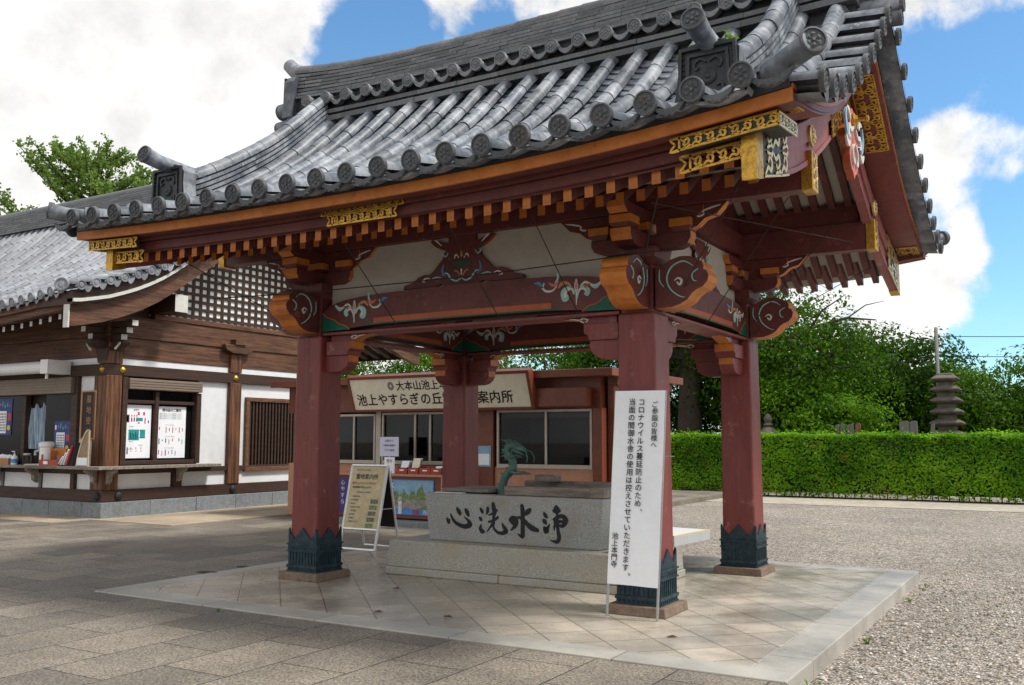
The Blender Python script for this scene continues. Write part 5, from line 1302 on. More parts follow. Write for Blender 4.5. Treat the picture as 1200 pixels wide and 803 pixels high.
mb = MB(); mb.box(-2.9, -1.75, YB+.09, YB+.12, 1.12, 1.85); mb.box(-5.9, -5.45, YB+.09, YB+.12, 1.5, 1.98); mb.build('curtain', 'inkg', BO)
mb = MB(); mb.box(-3.44, -2.62, YB+.10, YB+.13, 1.10, 1.58); mb.build('room_screen', mat('blue screen', (.02, .06, .10), .5, .2, 5), BO)
# sign board
def sg(u, v): # u along, v up the tilted face
    return Vector((-6.55+u, 4.56-.22*v/.62, 2.10+v))
SW = 3.93; SHt = .57
mb = MB(); Vs = (sg(0, 1)-sg(0, 0)).normalized(); Ns = Vector((0, -Vs.z, Vs.y))
q = [sg(0, 0), sg(SW, 0), sg(SW, SHt), sg(0, SHt)]; r_ = [p-Ns*.06 for p in q]
mb.add(q+r_, [(0, 1, 2, 3), (7, 6, 5, 4), (0, 4, 5, 1), (1, 5, 6, 2), (2, 6, 7, 3), (3, 7, 4, 0)])
sb = mb.build('signboard', 'cream', BO)
mb = MB()
def sbar(u0, u1, v0, v1):
    a = [sg(u0, v0), sg(u1, v0), sg(u1, v1), sg(u0, v1)]; f_ = [p+Ns*.02 for p in a]; k_ = [p-Ns*.14 for p in a]
    mb.add(f_+k_, [(0, 1, 2, 3), (7, 6, 5, 4), (0, 4, 5, 1), (1, 5, 6, 2), (2, 6, 7, 3), (3, 7, 4, 0)])
sbar(-.05, SW+.06, SHt, SHt+.05); sbar(-.05, SW+.06, -.04, -.002); sbar(-.05, 0, 0, SHt); sbar(SW, SW+.06, 0, SHt)
mb.build('sign_frame', 'btrim', sb)
mb = MB(); X = Vector((1, 0, 0))
for i, ch in enumerate('大本山池上本門寺'): put_text(mb, ch, sg(1.19+.195*i, .43), X, Vs, Ns, .195, 0, .02)
for i, ch in enumerate('池上やすらぎの丘霊園内案内所'):
    put_text(mb, ch, sg(.22+.25*i, .185), X, Vs, Ns, .245, 0, .022)
ring = sg(.97, .43)
for k in range(3):
    rr = .035+.022*k; mb.ribbon([(rr*.85*math.cos(a), rr*math.sin(a)) for a in np.linspace(0, 2*PI, 13)], .010, ring, X, Vs, Ns, .004, 1, 2)
for k in range(8): a = k*PI/4; mb.ribbon([(.03*math.cos(a), .035*math.sin(a)), (.07*math.cos(a), .08*math.sin(a))], .012, ring, X, Vs, Ns, .004, 1, 1)
mb.build('lettering', ['ink', 'inkg'], sb)
# counter with posters
mb = MB(); mb.box(-7.0, -4.15, 4.33, YB-.06, .86, .90); ct = mb.build('counter', 'salmon', BO, bevel=.006)
mb = MB(); mb.box(-6.95, -4.2, 4.40, YB-.06, .10, .86); mb.build('counter_front', 'btrim', ct)
mb = MB(); mb.box(-4.35, -4.25, 4.32, 4.395, .1, .855); mb.box(-5.72, -5.64, 4.345, 4.395, .1, .855); mb.build('counter_post', 'salmon', ct)
mb = MB(); mb.box(-7.1, -4.0, 4.0, YB, -.05, .07); mb.build('base_kerb', 'gstone', BO)
def poster_landscape():
    mb = MB(); x0, x1, z0, z1, y = -5.60, -4.55, .17, .80, 4.398
    mb.box(x0, x1, y-.012, y, z0, z1, 0); p = mb.build('poster', ['sblue'], BO, label='blue poster with a garden photo on the booth counter front')
    mb = MB(); y2 = y-.0125; xa = x0+.14
    mb.box(xa, x1-.02, y2-.002, y2, .50, z1-.015, 0)
    mb.build('photo_sky', 'lblue', p)
    mb = MB(); y3 = y2-.0025; n = 26
    top = [(xa+(x1-.02-xa)*i/n, .56+.05*math.sin(i*1.1)+.035*math.sin(i*2.7+1)+(.09 if 15 < i < 21 else 0)) for i in range(n+1)]
    mb.prism([(xa, .42), (x1-.02, .42)]+top[::-1], 'y', y3-.001, y3); mb.build('photo_trees', 'photo2', p)
    mb = MB(); mb.prism([(xa, .27), (x1-.02, .27), (x1-.02, .43), (xa+.2, .45), (xa, .42)], 'y', y3-.003, y3-.0012); mb.build('photo_ground', mat('pale photo print', (.40, .38, .36), .5, .4, 12), p)
    mb = MB(); mb.prism([(x1-.4, .27), (x1-.02, .27), (x1-.02, .35), (x1-.2, .34)], 'y', y3-.005, y3-.0032); mb.build('photo_lawn', 'photo2', p)
    mb = MB(); X = (1, 0, 0); V = (0, 0, 1); Nn = (0, -1, 0)
    for i, ch in enumerate('水と緑'): put_text(mb, ch, (x0+.09, y3-.006, .70-.15*i), X, V, Nn, .15, 0, .02)
    for i, ch in enumerate('の霊園'): put_text(mb, ch, (x0+.30, y3-.006, .46-.09*i), X, V, Nn, .09, 0, .02)
    put_text(mb, '墓', (x0+.30, y3-.006, .225), X, V, Nn, .10, 0, .02)
    put_text(mb, '190', (x0+.66, y3-.006, .225), X, V, Nn, .115, 1, .03); put_text(mb, '万円', (x0+.90, y3-.006, .225), X, V, Nn, .085, 0, .02)
    mb.build('lettering', ['paper', 'redink'], p)
    mb = MB(); mb.box(-6.80, -5.95, 4.386, 4.398, .17, .80); p = mb.build('poster', 'violet', BO, label='violet and dark poster at the left end of the booth counter')
    mb = MB(); mb.box(-6.55, -5.98, 4.382, 4.3855, .35, .78); mb.build('photo_print', 'photo1', p)
    mb = MB()
    for i, ch in enumerate('心やすら'): put_text(mb, ch, (-6.68, 4.384, .72-.12*i), X, V, Nn, .10, 0, .0)
    mb.build('lettering', 'paper', p)
poster_landscape()
# things on the counter
def leaflet_box(x, label, paper):
    t = thing('leaflet_box', label, 'leaflet box', (x, 4.48, .90), 'red leaflet boxes on the booth counter')
    mb = MB(); mb.box(x-.12, x+.12, 4.39, 4.395, .90, 1.02); mb.box(x-.12, x+.12, 4.555, 4.56, .90, 1.04); mb.box(x-.12, x-.115, 4.395, 4.555, .90, 1.03); mb.box(x+.115, x+.12, 4.395, 4.555, .90, 1.03); mb.box(x-.115, x+.115, 4.395, 4.555, .90, .905); mb.build('box', 'red2', t)
    mb = MB(); mb.box(x-.05, x+.05, 4.386, 4.3895, .96, .985); mb.build('label', 'paper', t)
    if paper:
        mb = MB(); h, m_ = paper
        for k in range(4): mb.add([(x-.085, 4.42+.02*k, .91), (x+.085, 4.42+.02*k, .91), (x+.10, 4.50+.02*k, h), (x-.07, 4.50+.02*k, h)], [(0, 1, 2, 3)])
        mb.build('leaflets', m_, t)
leaflet_box(-5.28, 'leftmost red leaflet box with white and blue leaflets', (1.14, 'paper'))
leaflet_box(-5.02, 'red leaflet box holding tall cream booklets', (1.19, 'cream'))
leaflet_box(-4.76, 'low empty red leaflet box between the cream booklets and the column', None)
leaflet_box(-4.51, 'red leaflet box with a thin pale stack', (1.05, 'paper'))
leaflet_box(-4.25, 'red leaflet box holding violet leaflets near the column', (1.13, 'violet'))
def notice(x, z0, z1, w, label, lines, col, nm='counter_notice'):
    t = thing(nm, label, 'notice', (x, 4.46, z0)); mb = MB(); mb.box(x-w/2, x+w/2, 4.455, 4.465, z0, z1); s = mb.build('sheet', col, t)
    mb = MB()
    for i, (tx, sz, mi) in enumerate(lines): put_text(mb, tx, (x, 4.4545, z1-.07-(z1-z0-.1)*i/max(1, len(lines)-1 or 1)), (1, 0, 0), (0, 0, 1), (0, -1, 0), sz, mi, .01)
    mb.build('lettering', ['inkg', 'violet'], s); return t
t = notice(-5.63, 1.22, 1.58, .44, 'pale violet framed notice standing on the booth counter', [('お知らせ', .05, 0), ('ご来所の皆様へ', .045, 1), ('マスク着用', .05, 0), ('', .05, 0)], mat('pale violet paper', (.58, .60, .76), .6, .04, 4))
mb = MB(); mb.box(-5.64, -5.62, 4.47, 4.49, .90, 1.4); mb.build('stand', 'steel', t)
notice(-5.62, .905, 1.205, .24, 'white vertical paper sheet below the violet notice on the counter', [('受付', .07, 0), ('こちら', .05, 0)], 'paper')
mb = MB(); mb.box(-3.95, -3.62, YB-.075, YB-.065, 1.05, 1.42); o = mb.build('poster', 'lblue', BO); mb = MB(); mb.box(-3.92, -3.65, YB-.079, YB-.0755, 1.08, 1.28); mb.build('photo_print', 'paper', o)
# ------------------------------------------------------------------ old wooden office on the left
OF = thing('temple_office', 'dark wooden temple office with white plaster panels and pale tiled gable roof', 'building', (-11.0, 2.3, 0))
XW, YW = -11.0, 2.3        # wall planes: right wall faces +x, front wall faces -y
YE = 9.0; XE = -34
mb = MB(); y = YW-.10; k = 0
while y < YE+.1:
    e = min(y+random.uniform(.85, 1.25), YE+.1); mb.box(XW-.5, XW+.10+random.uniform(-.004, .004), y+.004, e-.004, -.05, .30+random.uniform(-.003, .003)); y = e
x = XW-.504
while x > -30:
    e = x-random.uniform(.85, 1.25); mb.box(e+.004, x-.004, YW-.10+random.uniform(-.004, .004), YW+.4, -.05, .30+random.uniform(-.003, .003)); x = e
mb.box(-34, XW-.51, YW+.41, YE+.1, -.05, .29)
mb.build('stone_base', 'gstone', OF, bevel=.010)
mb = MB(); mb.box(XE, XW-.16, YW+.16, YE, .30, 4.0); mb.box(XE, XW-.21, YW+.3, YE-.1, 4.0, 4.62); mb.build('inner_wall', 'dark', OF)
mb = MB()
mb.box(XW-.1, XW+.05, YW-.05, YE, .305, .54, 0); mb.box(XE, XW-.1, YW-.05, YW+.1, .305, .54, 0)
mb.build('sill_beam', 'woodd', OF, bevel=.01)
mb = MB(); mb.box(XW-.1, XW+.04, YW+.3, YE, .84, .94, 0); mb.box(XE, XW-.3, YW-.04, YW+.1, .84, .94, 0); mb.build('rail', 'woodd', OF, bevel=.006)
mb = MB(); mb.box(XW-.1, XW+.055, YW-.055, YE, 2.80, 3.025, 0); mb.box(XE, XW-.1, YW-.055, YW+.1, 2.80, 3.025, 0); mb.build('head_beam', 'woodd', OF, bevel=.01)
mb = MB()
mb.box(XW-.12, XW-.02, YW+.3, YE, 3.0, 3.155); mb.box(XE, XW-.3, YW+.02, YW+.12, 3.0, 3.155); mb.build('plaster_strip', 'plaster', OF)
mb = MB()
for z0, z1, d in ((3.157, 3.58, .0), (3.585, 4.02, .03)):
    mb.box(XW-.12, XW+d, YW-d, YE, z0, z1); mb.box(XE, XW-.12, YW-d, YW+.12, z0, z1)
mb.build('upper_boards', 'woodx', OF, bevel=.01)
# posts
posts_r = [YW+.12, 5.57, 8.80]
for i, y in enumerate(posts_r):
    mb = MB(); w = .165
    mb.box(XW-.2, XW+.075, y-w, y+w, .54, 2.80); mb.box(XW-.2, XW+.07, y-w, y+w, 3.03, 3.46); p = mb.build('post', 'woodv', OF, bevel=.014)
    if i:
        mb = MB(); prof = [(-.42, 3.60), (-.38, 3.535), (-.28, 3.50), (-.2, 3.47), (.2, 3.47), (.28, 3.50), (.38, 3.535), (.42, 3.60), (.42, 3.66), (-.42, 3.66)]
        mb.prism([(y+a, b) for a, b in prof], 'x', XW-.05, XW+.16); mb.box(XW-.05, XW+.2, y-.16, y+.16, 3.663, 3.79); mb.build('boat_bracket', 'woodx', p, bevel=.008)
    g = MB(); g.lathe([(.07, 0), (.065, .015), (.045, .028), (.02, .045), (.0001, .05)], 12, (XW+.057, y+(0 if i else .18), 2.915), (1, 0, 0)); g.build('gilt_stud', 'gold', p, smooth=True)
    g = MB(); g.lathe([(.085, 0), (.08, .03), (.05, .055), (.0001, .06)], 12, (XW+.052, y+(0 if i else .2), .42), (1, 0, 0)); g.build('iron_stud', 'blackm', p, smooth=True)
cp = MB(); cp.box(XW-.32, XW+.070, YW-.070, YW+.10, .54, 2.80); cp.build('corner_post_face', 'woodv', OF, bevel=.02)
g = MB(); g.lathe([(.07, 0), (.065, .015), (.045, .028), (.02, .045), (.0001, .05)], 12, (XW-.10, YW-.057, 2.915), (0, -1, 0)); g.build('gilt_stud', 'gold', OF, smooth=True)
g = MB(); g.lathe([(.085, 0), (.08, .03), (.05, .055), (.0001, .06)], 12, (XW-.1, YW-.052, .42), (0, -1, 0)); g.build('iron_stud', 'blackm', OF, smooth=True)
# corner bracket cluster with white painted ends
mb = MB()
mb.frus(XW-.12, YW+.12, 3.05, 3.35, .16, .2, 0)
for ax in ('x', 'y'):
    prof = [(-.5, 3.44), (-.45, 3.38), (-.3, 3.33), (.3, 3.33), (.45, 3.38), (.5, 3.44), (.5, 3.49), (-.5, 3.49)]
    o_ = XW-.1 if ax == 'x' else YW+.1
    mb.prism([(o_+a, b) for a, b in prof], 'y' if ax == 'x' else 'x', (YW+.04 if ax == 'x' else XW-.18), (YW+.2 if ax == 'x' else XW-.02)+.002, 0, 0)
for i in range(3):
    z = 3.492+.13*i; e = .34+.16*i
    mb.box(XW-.2, XW+e, YW+.02, YW+.16, z, z+.11, [0, 0, 0, 1, 0, 0]); mb.box(XW-.19, XW-.05, YW-e, YW+.2, z+.002, z+.112, [0, 0, 1, 0, 0, 0])
    if i: mb.box(XW+e-.16, XW+e, YW-.02, YW+.2, z+.114, z+.128, 0)
for i in range(4):
    mb.cbox((XW+.30, YW+.02-.03*i, 3.42-.035*i), (.05, .02, .05), 1); mb.cbox((XW-.25+.03*i, YW-.3, 3.40-.035*i), (.02, .05, .05), 1)
mb.build('corner_bracket', ['woodd', 'pwhite'], OF, bevel=.006)
# plaster panels
def pr(y0, y1, z0, z1, nm='plaster_panel', m='plaster', d=-.03):
    mb = MB(); mb.box(XW-.1, XW+d, y0, y1, z0, z1); return mb.build(nm, m, OF)
def pf(x0, x1, z0, z1, nm='plaster_panel', m='plaster', d=-.03):
    mb = MB(); mb.box(x0, x1, YW-d, YW+.1, z0, z1); return mb.build(nm, m, OF)
pr(4.60, 5.41, .94, 2.80); pr(2.63, 3.93, .54, .84); pr(4.17, 5.41, .54, .84)
pr(5.73, 8.64, .54, 2.80)
for y in (4.05,):
    mb = MB(); mb.box(XW-.1, XW+.06, y-.10, y+.10, .54, .84); mb.build('short_post', 'woodd', OF)
# right hand window with notices
W1 = MB(); y0, y1, z0, z1 = 2.60, 4.58, 1.02, 2.52
W1.box(XW-.12, XW+.09, y0, y0+.12, z0, 2.78); W1.box(XW-.12, XW+.09, y1-.12, y1, z0, 2.52); W1.box(XW-.12, XW+.04, 3.43, 3.52, z0+.05, z1); W1.box(XW-.12, XW+.07, y0+.12, y1-.12, z0, z0+.08); W1.box(XW-.12, XW+.02, y0+.12, y1-.12, 2.26, 2.33)
win = W1.build('window', 'woodd', OF, bevel=.008)
mb = MB(); mb.box(XW-.09, XW-.06, y0+.1, y1-.1, z0+.05, z1); mb.build('pane', 'glass', win)
mb = MB(); mb.box(XW-.08, XW+.13, y0+.12, y1-.02, 2.54, 2.76)
for k in range(4): mb.box(XW+.13, XW+.14, y0+.12, y1-.02, 2.55+.052*k, 2.59+.052*k)
mb.build('shutter_case', 'shut', win, bevel=.008)
def sheet_r(y0, y1, z0, z1, seed, label):
    mb = MB(); mb.box(XW-.055, XW-.050, y0, y1, z0, z1); p = mb.build('notice_sheet', 'paper', win, label=label)
    rnd = random.Random(seed); mb = MB(); x = XW-.0495
    def rect_(a, b, c, d, mi): mb.add([(x, y0+a, z1-d), (x, y0+b, z1-d), (x, y0+b, z1-c), (x, y0+a, z1-c)], [(0, 1, 2, 3)], mi)
    W_ = y1-y0
    if seed == 1:
        put_text(mb, 'お守り', (x, y0+W_*.45, z1-.10), (0, 1, 0), (0, 0, 1), (1, 0, 0), .045, 0, .01)
        rect_(.06, .14, .20, .36, 4); rect_(.075, .125, .215, .345, 5)
        for k in range(3): rect_(.18+.06*k, .205+.06*k, .20, .24, 1); rect_(.18+.06*k, .21+.06*k, .27, .34, 1); rect_(.185+.06*k, .205+.06*k, .25, .34, 4)
        for k in range(2): rect_(.33+.13*k, .38+.13*k, .14, .21, 1)
        rect_(.33, .46, .26, .33, 2); rect_(.34, .39, .35, .38, 1); rect_(.5, .53, .26, .38, 1); rect_(.585, .61, .31, .37, 3)
        rect_(.13, .38, .50, .72, 2); rect_(.40, .53, .50, .68, 2)
        for k in range(5): rect_(.17+.04*k, .185+.04*k, .55+.02*(k % 3), .70, 5 if k % 2 else 1)
        rect_(.10, .135, .86, 1.0, 4)
        for k in range(3): rect_(.19+.12*k, .21+.12*k, .86, .90, 1); rect_(.19+.12*k, .22+.12*k, .93, .945, 4)
        for k in range(7): put_text(mb, '御祈願 御守', (x, y0+W_*(.3+.35*(k % 2)), z1-.44-.095*k*.8), (0, 1, 0), (0, 0, 1), (1, 0, 0), .022, 4)
    else:
        put_text(mb, '授与品のご案内', (x, y0+W_*.5, z1-.075), (0, 1, 0), (0, 0, 1), (1, 0, 0), .07, 0, .02)
        for k in range(4): put_text(mb, '郵送での授与についてご案内申し上げます', (x, y0+W_*.47, z1-.15-.035*k), (0, 1, 0), (0, 0, 1), (1, 0, 0), .030, 4)
        for r_ in range(3):
            zt = .42+.24*r_
            put_text(mb, 'お守り  お札  御朱印', (x, y0+W_*.45, z1-zt+.03), (0, 1, 0), (0, 0, 1), (1, 0, 0), .026, 4)
            for k in range(8):
                if rnd.random() < .3: continue
                h = rnd.choice((.06, .09, .12)); rect_(.065+.085*k, .09+.085*k-.006*(k % 2), zt+.01+.02*(k % 2), zt+.01+h, rnd.choice((1, 1, 3, 3, 4, 2, 5)))
    mb.build('printing', ['ink', 'magenta', 'teal', 'navy', 'inkg', 'pink'], p)
sheet_r(2.74, 3.40, 1.15, 2.23, 1, 'left white notice sheet with teal and pink pictures'); sheet_r(3.54, 4.29, 1.14, 2.22, 2, 'right white notice sheet with a printed heading')
# lattice window
mb = MB(); y0, y1, z0, z1 = 5.93, 7.75, .80, 2.50
mb.box(XW-.1, XW+.05, y0, y1, z0, z0+.10); mb.box(XW-.1, XW+.05, y0, y1, z1-.10, z1); mb.box(XW-.1, XW+.05, y0, y0+.10, z0+.1, z1-.1); mb.box(XW-.1, XW+.05, y1-.10, y1, z0+.1, z1-.1)
w2 = mb.build('lattice_window', 'wood', OF, bevel=.01)
mb = MB()
for k in range(16): y = y0+.14+.103*k; mb.box(XW-.05, XW+.02, y-.024, y+.024, z0+.1, z1-.1)
mb.build('bars', 'woodd', w2); mb = MB(); mb.box(XW-.029, XW-.025, y0+.05, y1-.05, z0+.05, z1-.05); mb.build('dark_backing', 'dark', w2)
# front: sign strip, shutter window, awning
pf(-11.86, -11.33, .94, 2.80)
mb = MB(); mb.box(-11.98, -11.86, YW-.05, YW+.1, .54, 2.80); mb.build('slim_post', 'woodd', OF, bevel=.008)
sb = MB(); sb.box(-11.68, -11.23, YW-.06, YW-.02, 1.55, 2.48); s_ = sb.build('name_board', 'blackm', OF)
mb = MB()
for a in ((-11.70, -11.66, 1.53, 2.50), (-11.25, -11.21, 1.53, 2.50), (-11.66, -11.25, 1.53, 1.56), (-11.66, -11.25, 2.47, 2.50)): mb.box(a[0], a[1], YW-.075, YW-.02, a[2], a[3])
mb.build('board_frame', 'tan', s_)
mb = MB(); put_vertical(mb, '墓地受付', (-11.455, YW-.061, 2.33), (1, 0, 0), (0, 0, 1), (0, -1, 0), .16, .215, 0, .0); mb.build('lettering', 'tan', s_)
mb = MB(); mb.box(XE, -11.98, YW-.12, YW+.05, 2.46, 2.79)
for k in range(5): mb.box(XE, -11.98, YW-.13, YW-.12, 2.47+.062*k, 2.515+.062*k)
mb.build('shutter_case', 'shut', OF, bevel=.006)
mb = MB(); mb.tube([(XE, YW-.42, 2.98), (-12.35, YW-.42, 2.98)], .125, 14); mb.box(-12.36, -12.12, YW-.56, YW-.05, 2.84, 3.12); mb.tube([(-12.3, YW-.45, 2.84), (-12.3, YW-.45, 2.74)], .03, 8); mb.build('roller_awning', 'vwhite', OF, smooth=True)
fw = MB().box(-12.07, -11.98, YW-.04, YW+.1, .98, 2.46).build('counter_window', 'woodd', OF)
for xa in (-13.75, -15.9): MB().box(xa, xa+.10, YW-.02, YW+.1, .98, 2.46).build('mullion', 'woodd', fw)
mb = MB(); mb.box(-13.0, -12.07, YW+.02, YW+.03, 1.0, 2.46); mb.box(XE, -13.75, YW+.02, YW+.03, 1.0, 2.46); mb.build('pane', 'glass', fw)
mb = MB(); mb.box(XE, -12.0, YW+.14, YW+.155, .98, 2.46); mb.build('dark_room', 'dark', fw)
def event_poster(x0, x1, z0, z1, label):
    mb = MB(); y = YW+.012; mb.box(x0, x1, y-.004, y, z0, z1); p = mb.build('event_poster', 'navy', fw, label=label)
    w, h = x1-x0, z1-z0; mb = MB(); rnd = random.Random(3)
    def q(a, b, c, d, mi, o=.0005): mb.add([(x0+w*a, y-.0045-o, z0+h*c), (x0+w*b, y-.0045-o, z0+h*c), (x0+w*b, y-.0045-o, z0+h*d), (x0+w*a, y-.0045-o, z0+h*d)], [(0, 1, 2, 3)], mi)
    q(.14, .66, .0+.05, .66, 0)
    for i in range(5):
        for j in range(7): q(.18+.095*i, .24+.095*i, .1+.075*j, .15+.075*j, 3, .001)
    mb.lathe([(w*.10, 0), (w*.10, .001), (.0001, .0012)], 12, (x0+w*.82, y-.0045, z0+h*.2), (0, -1, 0), 1)
    for i in range(6): q(.05+.15*i, .13+.15*i, .72+.1*rnd.random(), .8+.15*rnd.random(), rnd.choice((2, 4, 0, 5)))
    q(.75, .95, .4, .6, 4)
    mb.build('printing', ['paper', 'yellow', 'magenta', 'inkg', 'redink', 'teal'], p)
event_poster(-12.66, -12.12, 1.22, 1.90, 'navy event poster beside the name board'); event_poster(-14.75, -14.18, 1.62, 2.40, 'navy event poster at the far left window')
mb = MB(); n = 24; vs = []; fs = []
for i in range(n+1):
    u = i/n; x = -13.70+.82*u
    top = 2.30-.12*abs(math.sin(u*PI*3.2)); d = .03*math.sin(u*38)
    vs += [(x, YW+.10+d*.5, top), (x-.10+.0*u, YW+.075+d, 1.33)]
for i in range(n): fs.append((2*i, 2*i+1, 2*i+3, 2*i+2))
mb.add(vs, fs); mb.build('hanging_cloth', 'cloth', fw, smooth=True)
for x0, x1 in ((-13.0, -11.2), (-14.35, -13.15), (-15.7, -14.5), (-17.0, -15.85), (-18.4, -17.2)):
    pf(x0, x1, .54, .84)
# counter shelf round the corner
mb = MB(); mb.prism([(XE, YW-.36), (XW+.36, YW-.36), (XW+.36, 4.95), (XW-.05, 4.95), (XW-.05, YW-.05), (XE, YW-.05)], 'z', .945, 1.005); cs = mb.build('counter_shelf', 'woodg', OF, bevel=.006)
for y in (YW+.05, 4.05):
    mb = MB(); mb.prism([(XW+.05, .944), (XW+.30, .944), (XW+.30, .90), (XW+.16, .82), (XW+.14, .70), (XW+.05, .64)], 'y', y-.05, y+.05); mb.build('shelf_bracket', 'woodg', cs)
for x in (XW-.15, -13.08, -14.42, -15.78):
    mb = MB(); mb.prism([(YW-.05, .944), (YW-.30, .944), (YW-.30, .90), (YW-.16, .82), (YW-.14, .70), (YW-.05, .64)], 'x', x-.05, x+.05); mb.build('shelf_bracket', 'woodg', cs)
# gable lattice, roof
OPR = Curve([.55, .8, 1.3, 2.0, 2.7, 3.5, 4.5, 6.2], [3.93, 3.98, 4.14, 4.40, 4.72, 5.17, 5.87, 7.50])
def oz(x, y):
    yy = y if y <= 6.2 else 12.4-y
    return OPR(yy)+.26*max(0, min(1, (x+14.5)/4.4))**2.2*max(0, 1-(yy-.8)/5.0)
def under(y): yy = y if y <= 6.2 else 12.4-y; return interp(yy, [.93, 1.55, 2.1, 2.665, 3.065, 4.27, 6.2], [3.58, 3.72, 3.913, 4.18, 4.44, 5.30, 6.98])
ys = np.linspace(3.3, 9.1, 24)
mb = MB(); mb.prism([(y, 4.03) for y in ys[::-1]]+[(y, max(4.06, under(y)+.1)) for y in ys], 'x', XW-.20, XW-.12, 0); mb.build('gable_plaster', mat('bluish white board', (.74, .80, .79), .7, .05, 3), OF)
mb = MB(); mb.prism([(3.29, 4.025), (2.2, 4.025), (2.2, 4.12), (2.7, 4.33), (3.29, 4.69)], 'x', XW-.22, XW-.10); mb.build('gable_end_board', 'woodd', OF)
mb = MB(); c = .205; y = 3.2
while y < 9.2:
    h = under(y)+.05
    if h > 4.1: mb.box(XW-.118, XW-.095, y-.037, y+.037, 4.03, h)
    y += c
z = 4.05
while z < 6.8:
    yl = interp(z, [3.58, 3.72, 3.913, 4.18, 4.44, 5.30, 6.98], [.93, 1.55, 2.1, 2.665, 3.065, 4.27, 6.2]); yl = max(yl, 3.2)
    mb.box(XW-.1185, XW-.0935, yl, 12.4-yl, z-.032, z+.032); z += .165
mb.build('gable_lattice', 'woodd', OF)
mb = MB(); mb.box(XW-.1, XW+.06, 3.32, 9.08, 4.022, 4.13); mb.build('gable_sill', 'woodx', OF, bevel=.01)
for y in (3.45, 8.95, 6.2):
    z = 4.14 if y != 6.2 else 6.45
    mb = MB(); mb.box(XW-.3, XW+.70, y-.16, y+.16, z, z+.36, [0, 0, 0, 1, 0, 0]); mb.build('purlin', ['woodd', 'pwhite'], OF)
def sweep_yz(mb, ys, lo, hi, x0, x1, mi=0):
    vs = []; fs = []; n = len(ys)-1
    for y in ys: vs += [(x0, y, lo(y)), (x1, y, lo(y)), (x1, y, hi(y)), (x0, y, hi(y))]
    for i in range(n):
        for j in range(4): fs.append((i*4+j, i*4+(j+1) % 4, (i+1)*4+(j+1) % 4, (i+1)*4+j))
    fs += [(3, 2, 1, 0), (n*4, n*4+1, n*4+2, n*4+3)]; mb.add(vs, fs, mi)
ys = [.86]+list(np.linspace(1.0, 11.4, 36))+[11.54]
mb = MB(); sweep_yz(mb, ys, lambda y: under(y), lambda y: under(y)+.40, -10.30, -10.20, 0)
sweep_yz(mb, ys, lambda y: under(y)+.002, lambda y: under(y)+.07, -10.199, -10.18, 0)
hb = mb.build('bargeboard', 'woodx', OF, smooth=True, angle=30)
mb = MB(); mb.box(-10.31, -10.17, .83, .862, 3.555, 3.975); mb.build('white_end', 'pwhite', hb)
mb = MB(); sweep_yz(mb, ys, lambda y: under(y)+.44, lambda y: under(y)+.505, -10.26, -10.06, 0); mb.build('white_verge_strip', 'pwhite', OF)
mb = MB(); sweep_yz(mb, ys, lambda y: under(y)+.40, lambda y: max(under(y)+.44, oz(-10.2, y)-.02), XW-.2, -10.10, 0); mb.build('verge_soffit', 'woodd', OF)
# eave fascia, rafters
mb = MB(); vs = []
X = np.linspace(XE, -10.25, 40)
def strip(yb, yt, d0, d1, mi):
    vs = []; fs = []
    for x in X:
        l = oz(x, .8)
        vs += [(x, yb, l+d0), (x, yt, l+d0), (x, yt, l+d1), (x, yb, l+d1)]
    for i in range(len(X)-1):
        for j in range(4): fs.append((i*4+j, i*4+(j+1) % 4, (i+1)*4+(j+1) % 4, (i+1)*4+j))
    k = (len(X)-1)*4; fs += [(3, 2, 1, 0), (k, k+1, k+2, k+3)]; mb.add(vs, fs, mi)
strip(.88, 1.0, -.13, -.02, 0); strip(.96, 1.1, -.26, -.132, 0); strip(1.10, 2.5, -.16, -.14, 0)
mb.build('eave_fascia', 'woodx', OF)
mb = MB(); x = -10.55
while x > -20:
    l = oz(x, .8); a = Vector((x, 1.12, l-.33)); b = Vector((x, 2.4, l+.05)); vs = []
    for p in (a, b):
        for dx, dz in ((-.04, -.05), (.04, -.05), (.04, .05), (-.04, .05)): vs.append((p.x+dx, p.y, p.z+dz))
    mb.add(vs, [(0, 1, 2, 3), (7, 6, 5, 4), (0, 4, 5, 1), (1, 5, 6, 2), (2, 6, 7, 3), (3, 7, 4, 0)], [1, 0, 0, 0, 0, 0]); x -= .30
mb.build('eave_rafters', ['woodd', 'pwhite'], OF, kind='stuff')
mb = MB(); strip(1.3, 1.5, -.62, -.36, 0) if False else None
# rear eave: white boards between dark rafters
mb = MB(); yy_ = np.linspace(8.7, 11.5, 8)
sweep_yz(mb, list(yy_), lambda y: oz(-14, y)-.10, lambda y: oz(-14, y)-.08, -16, -10.2, 0); mb.build('rear_soffit', 'plaster', OF)
mb = MB(); x = -10.72
while x > -15.5:
    sweep_yz(mb, [8.7, 9.6, 10.5, 11.4], lambda y: oz(-14, y)-.24, lambda y: oz(-14, y)-.105, x-.085, x+.085, 0); x -= .42
mb.box(-16, -10.21, 11.4, 11.5, oz(-14, 11.45)-.26, oz(-14, 11.45)-.07); mb.build('rear_rafters', 'woodd', OF, kind='stuff')
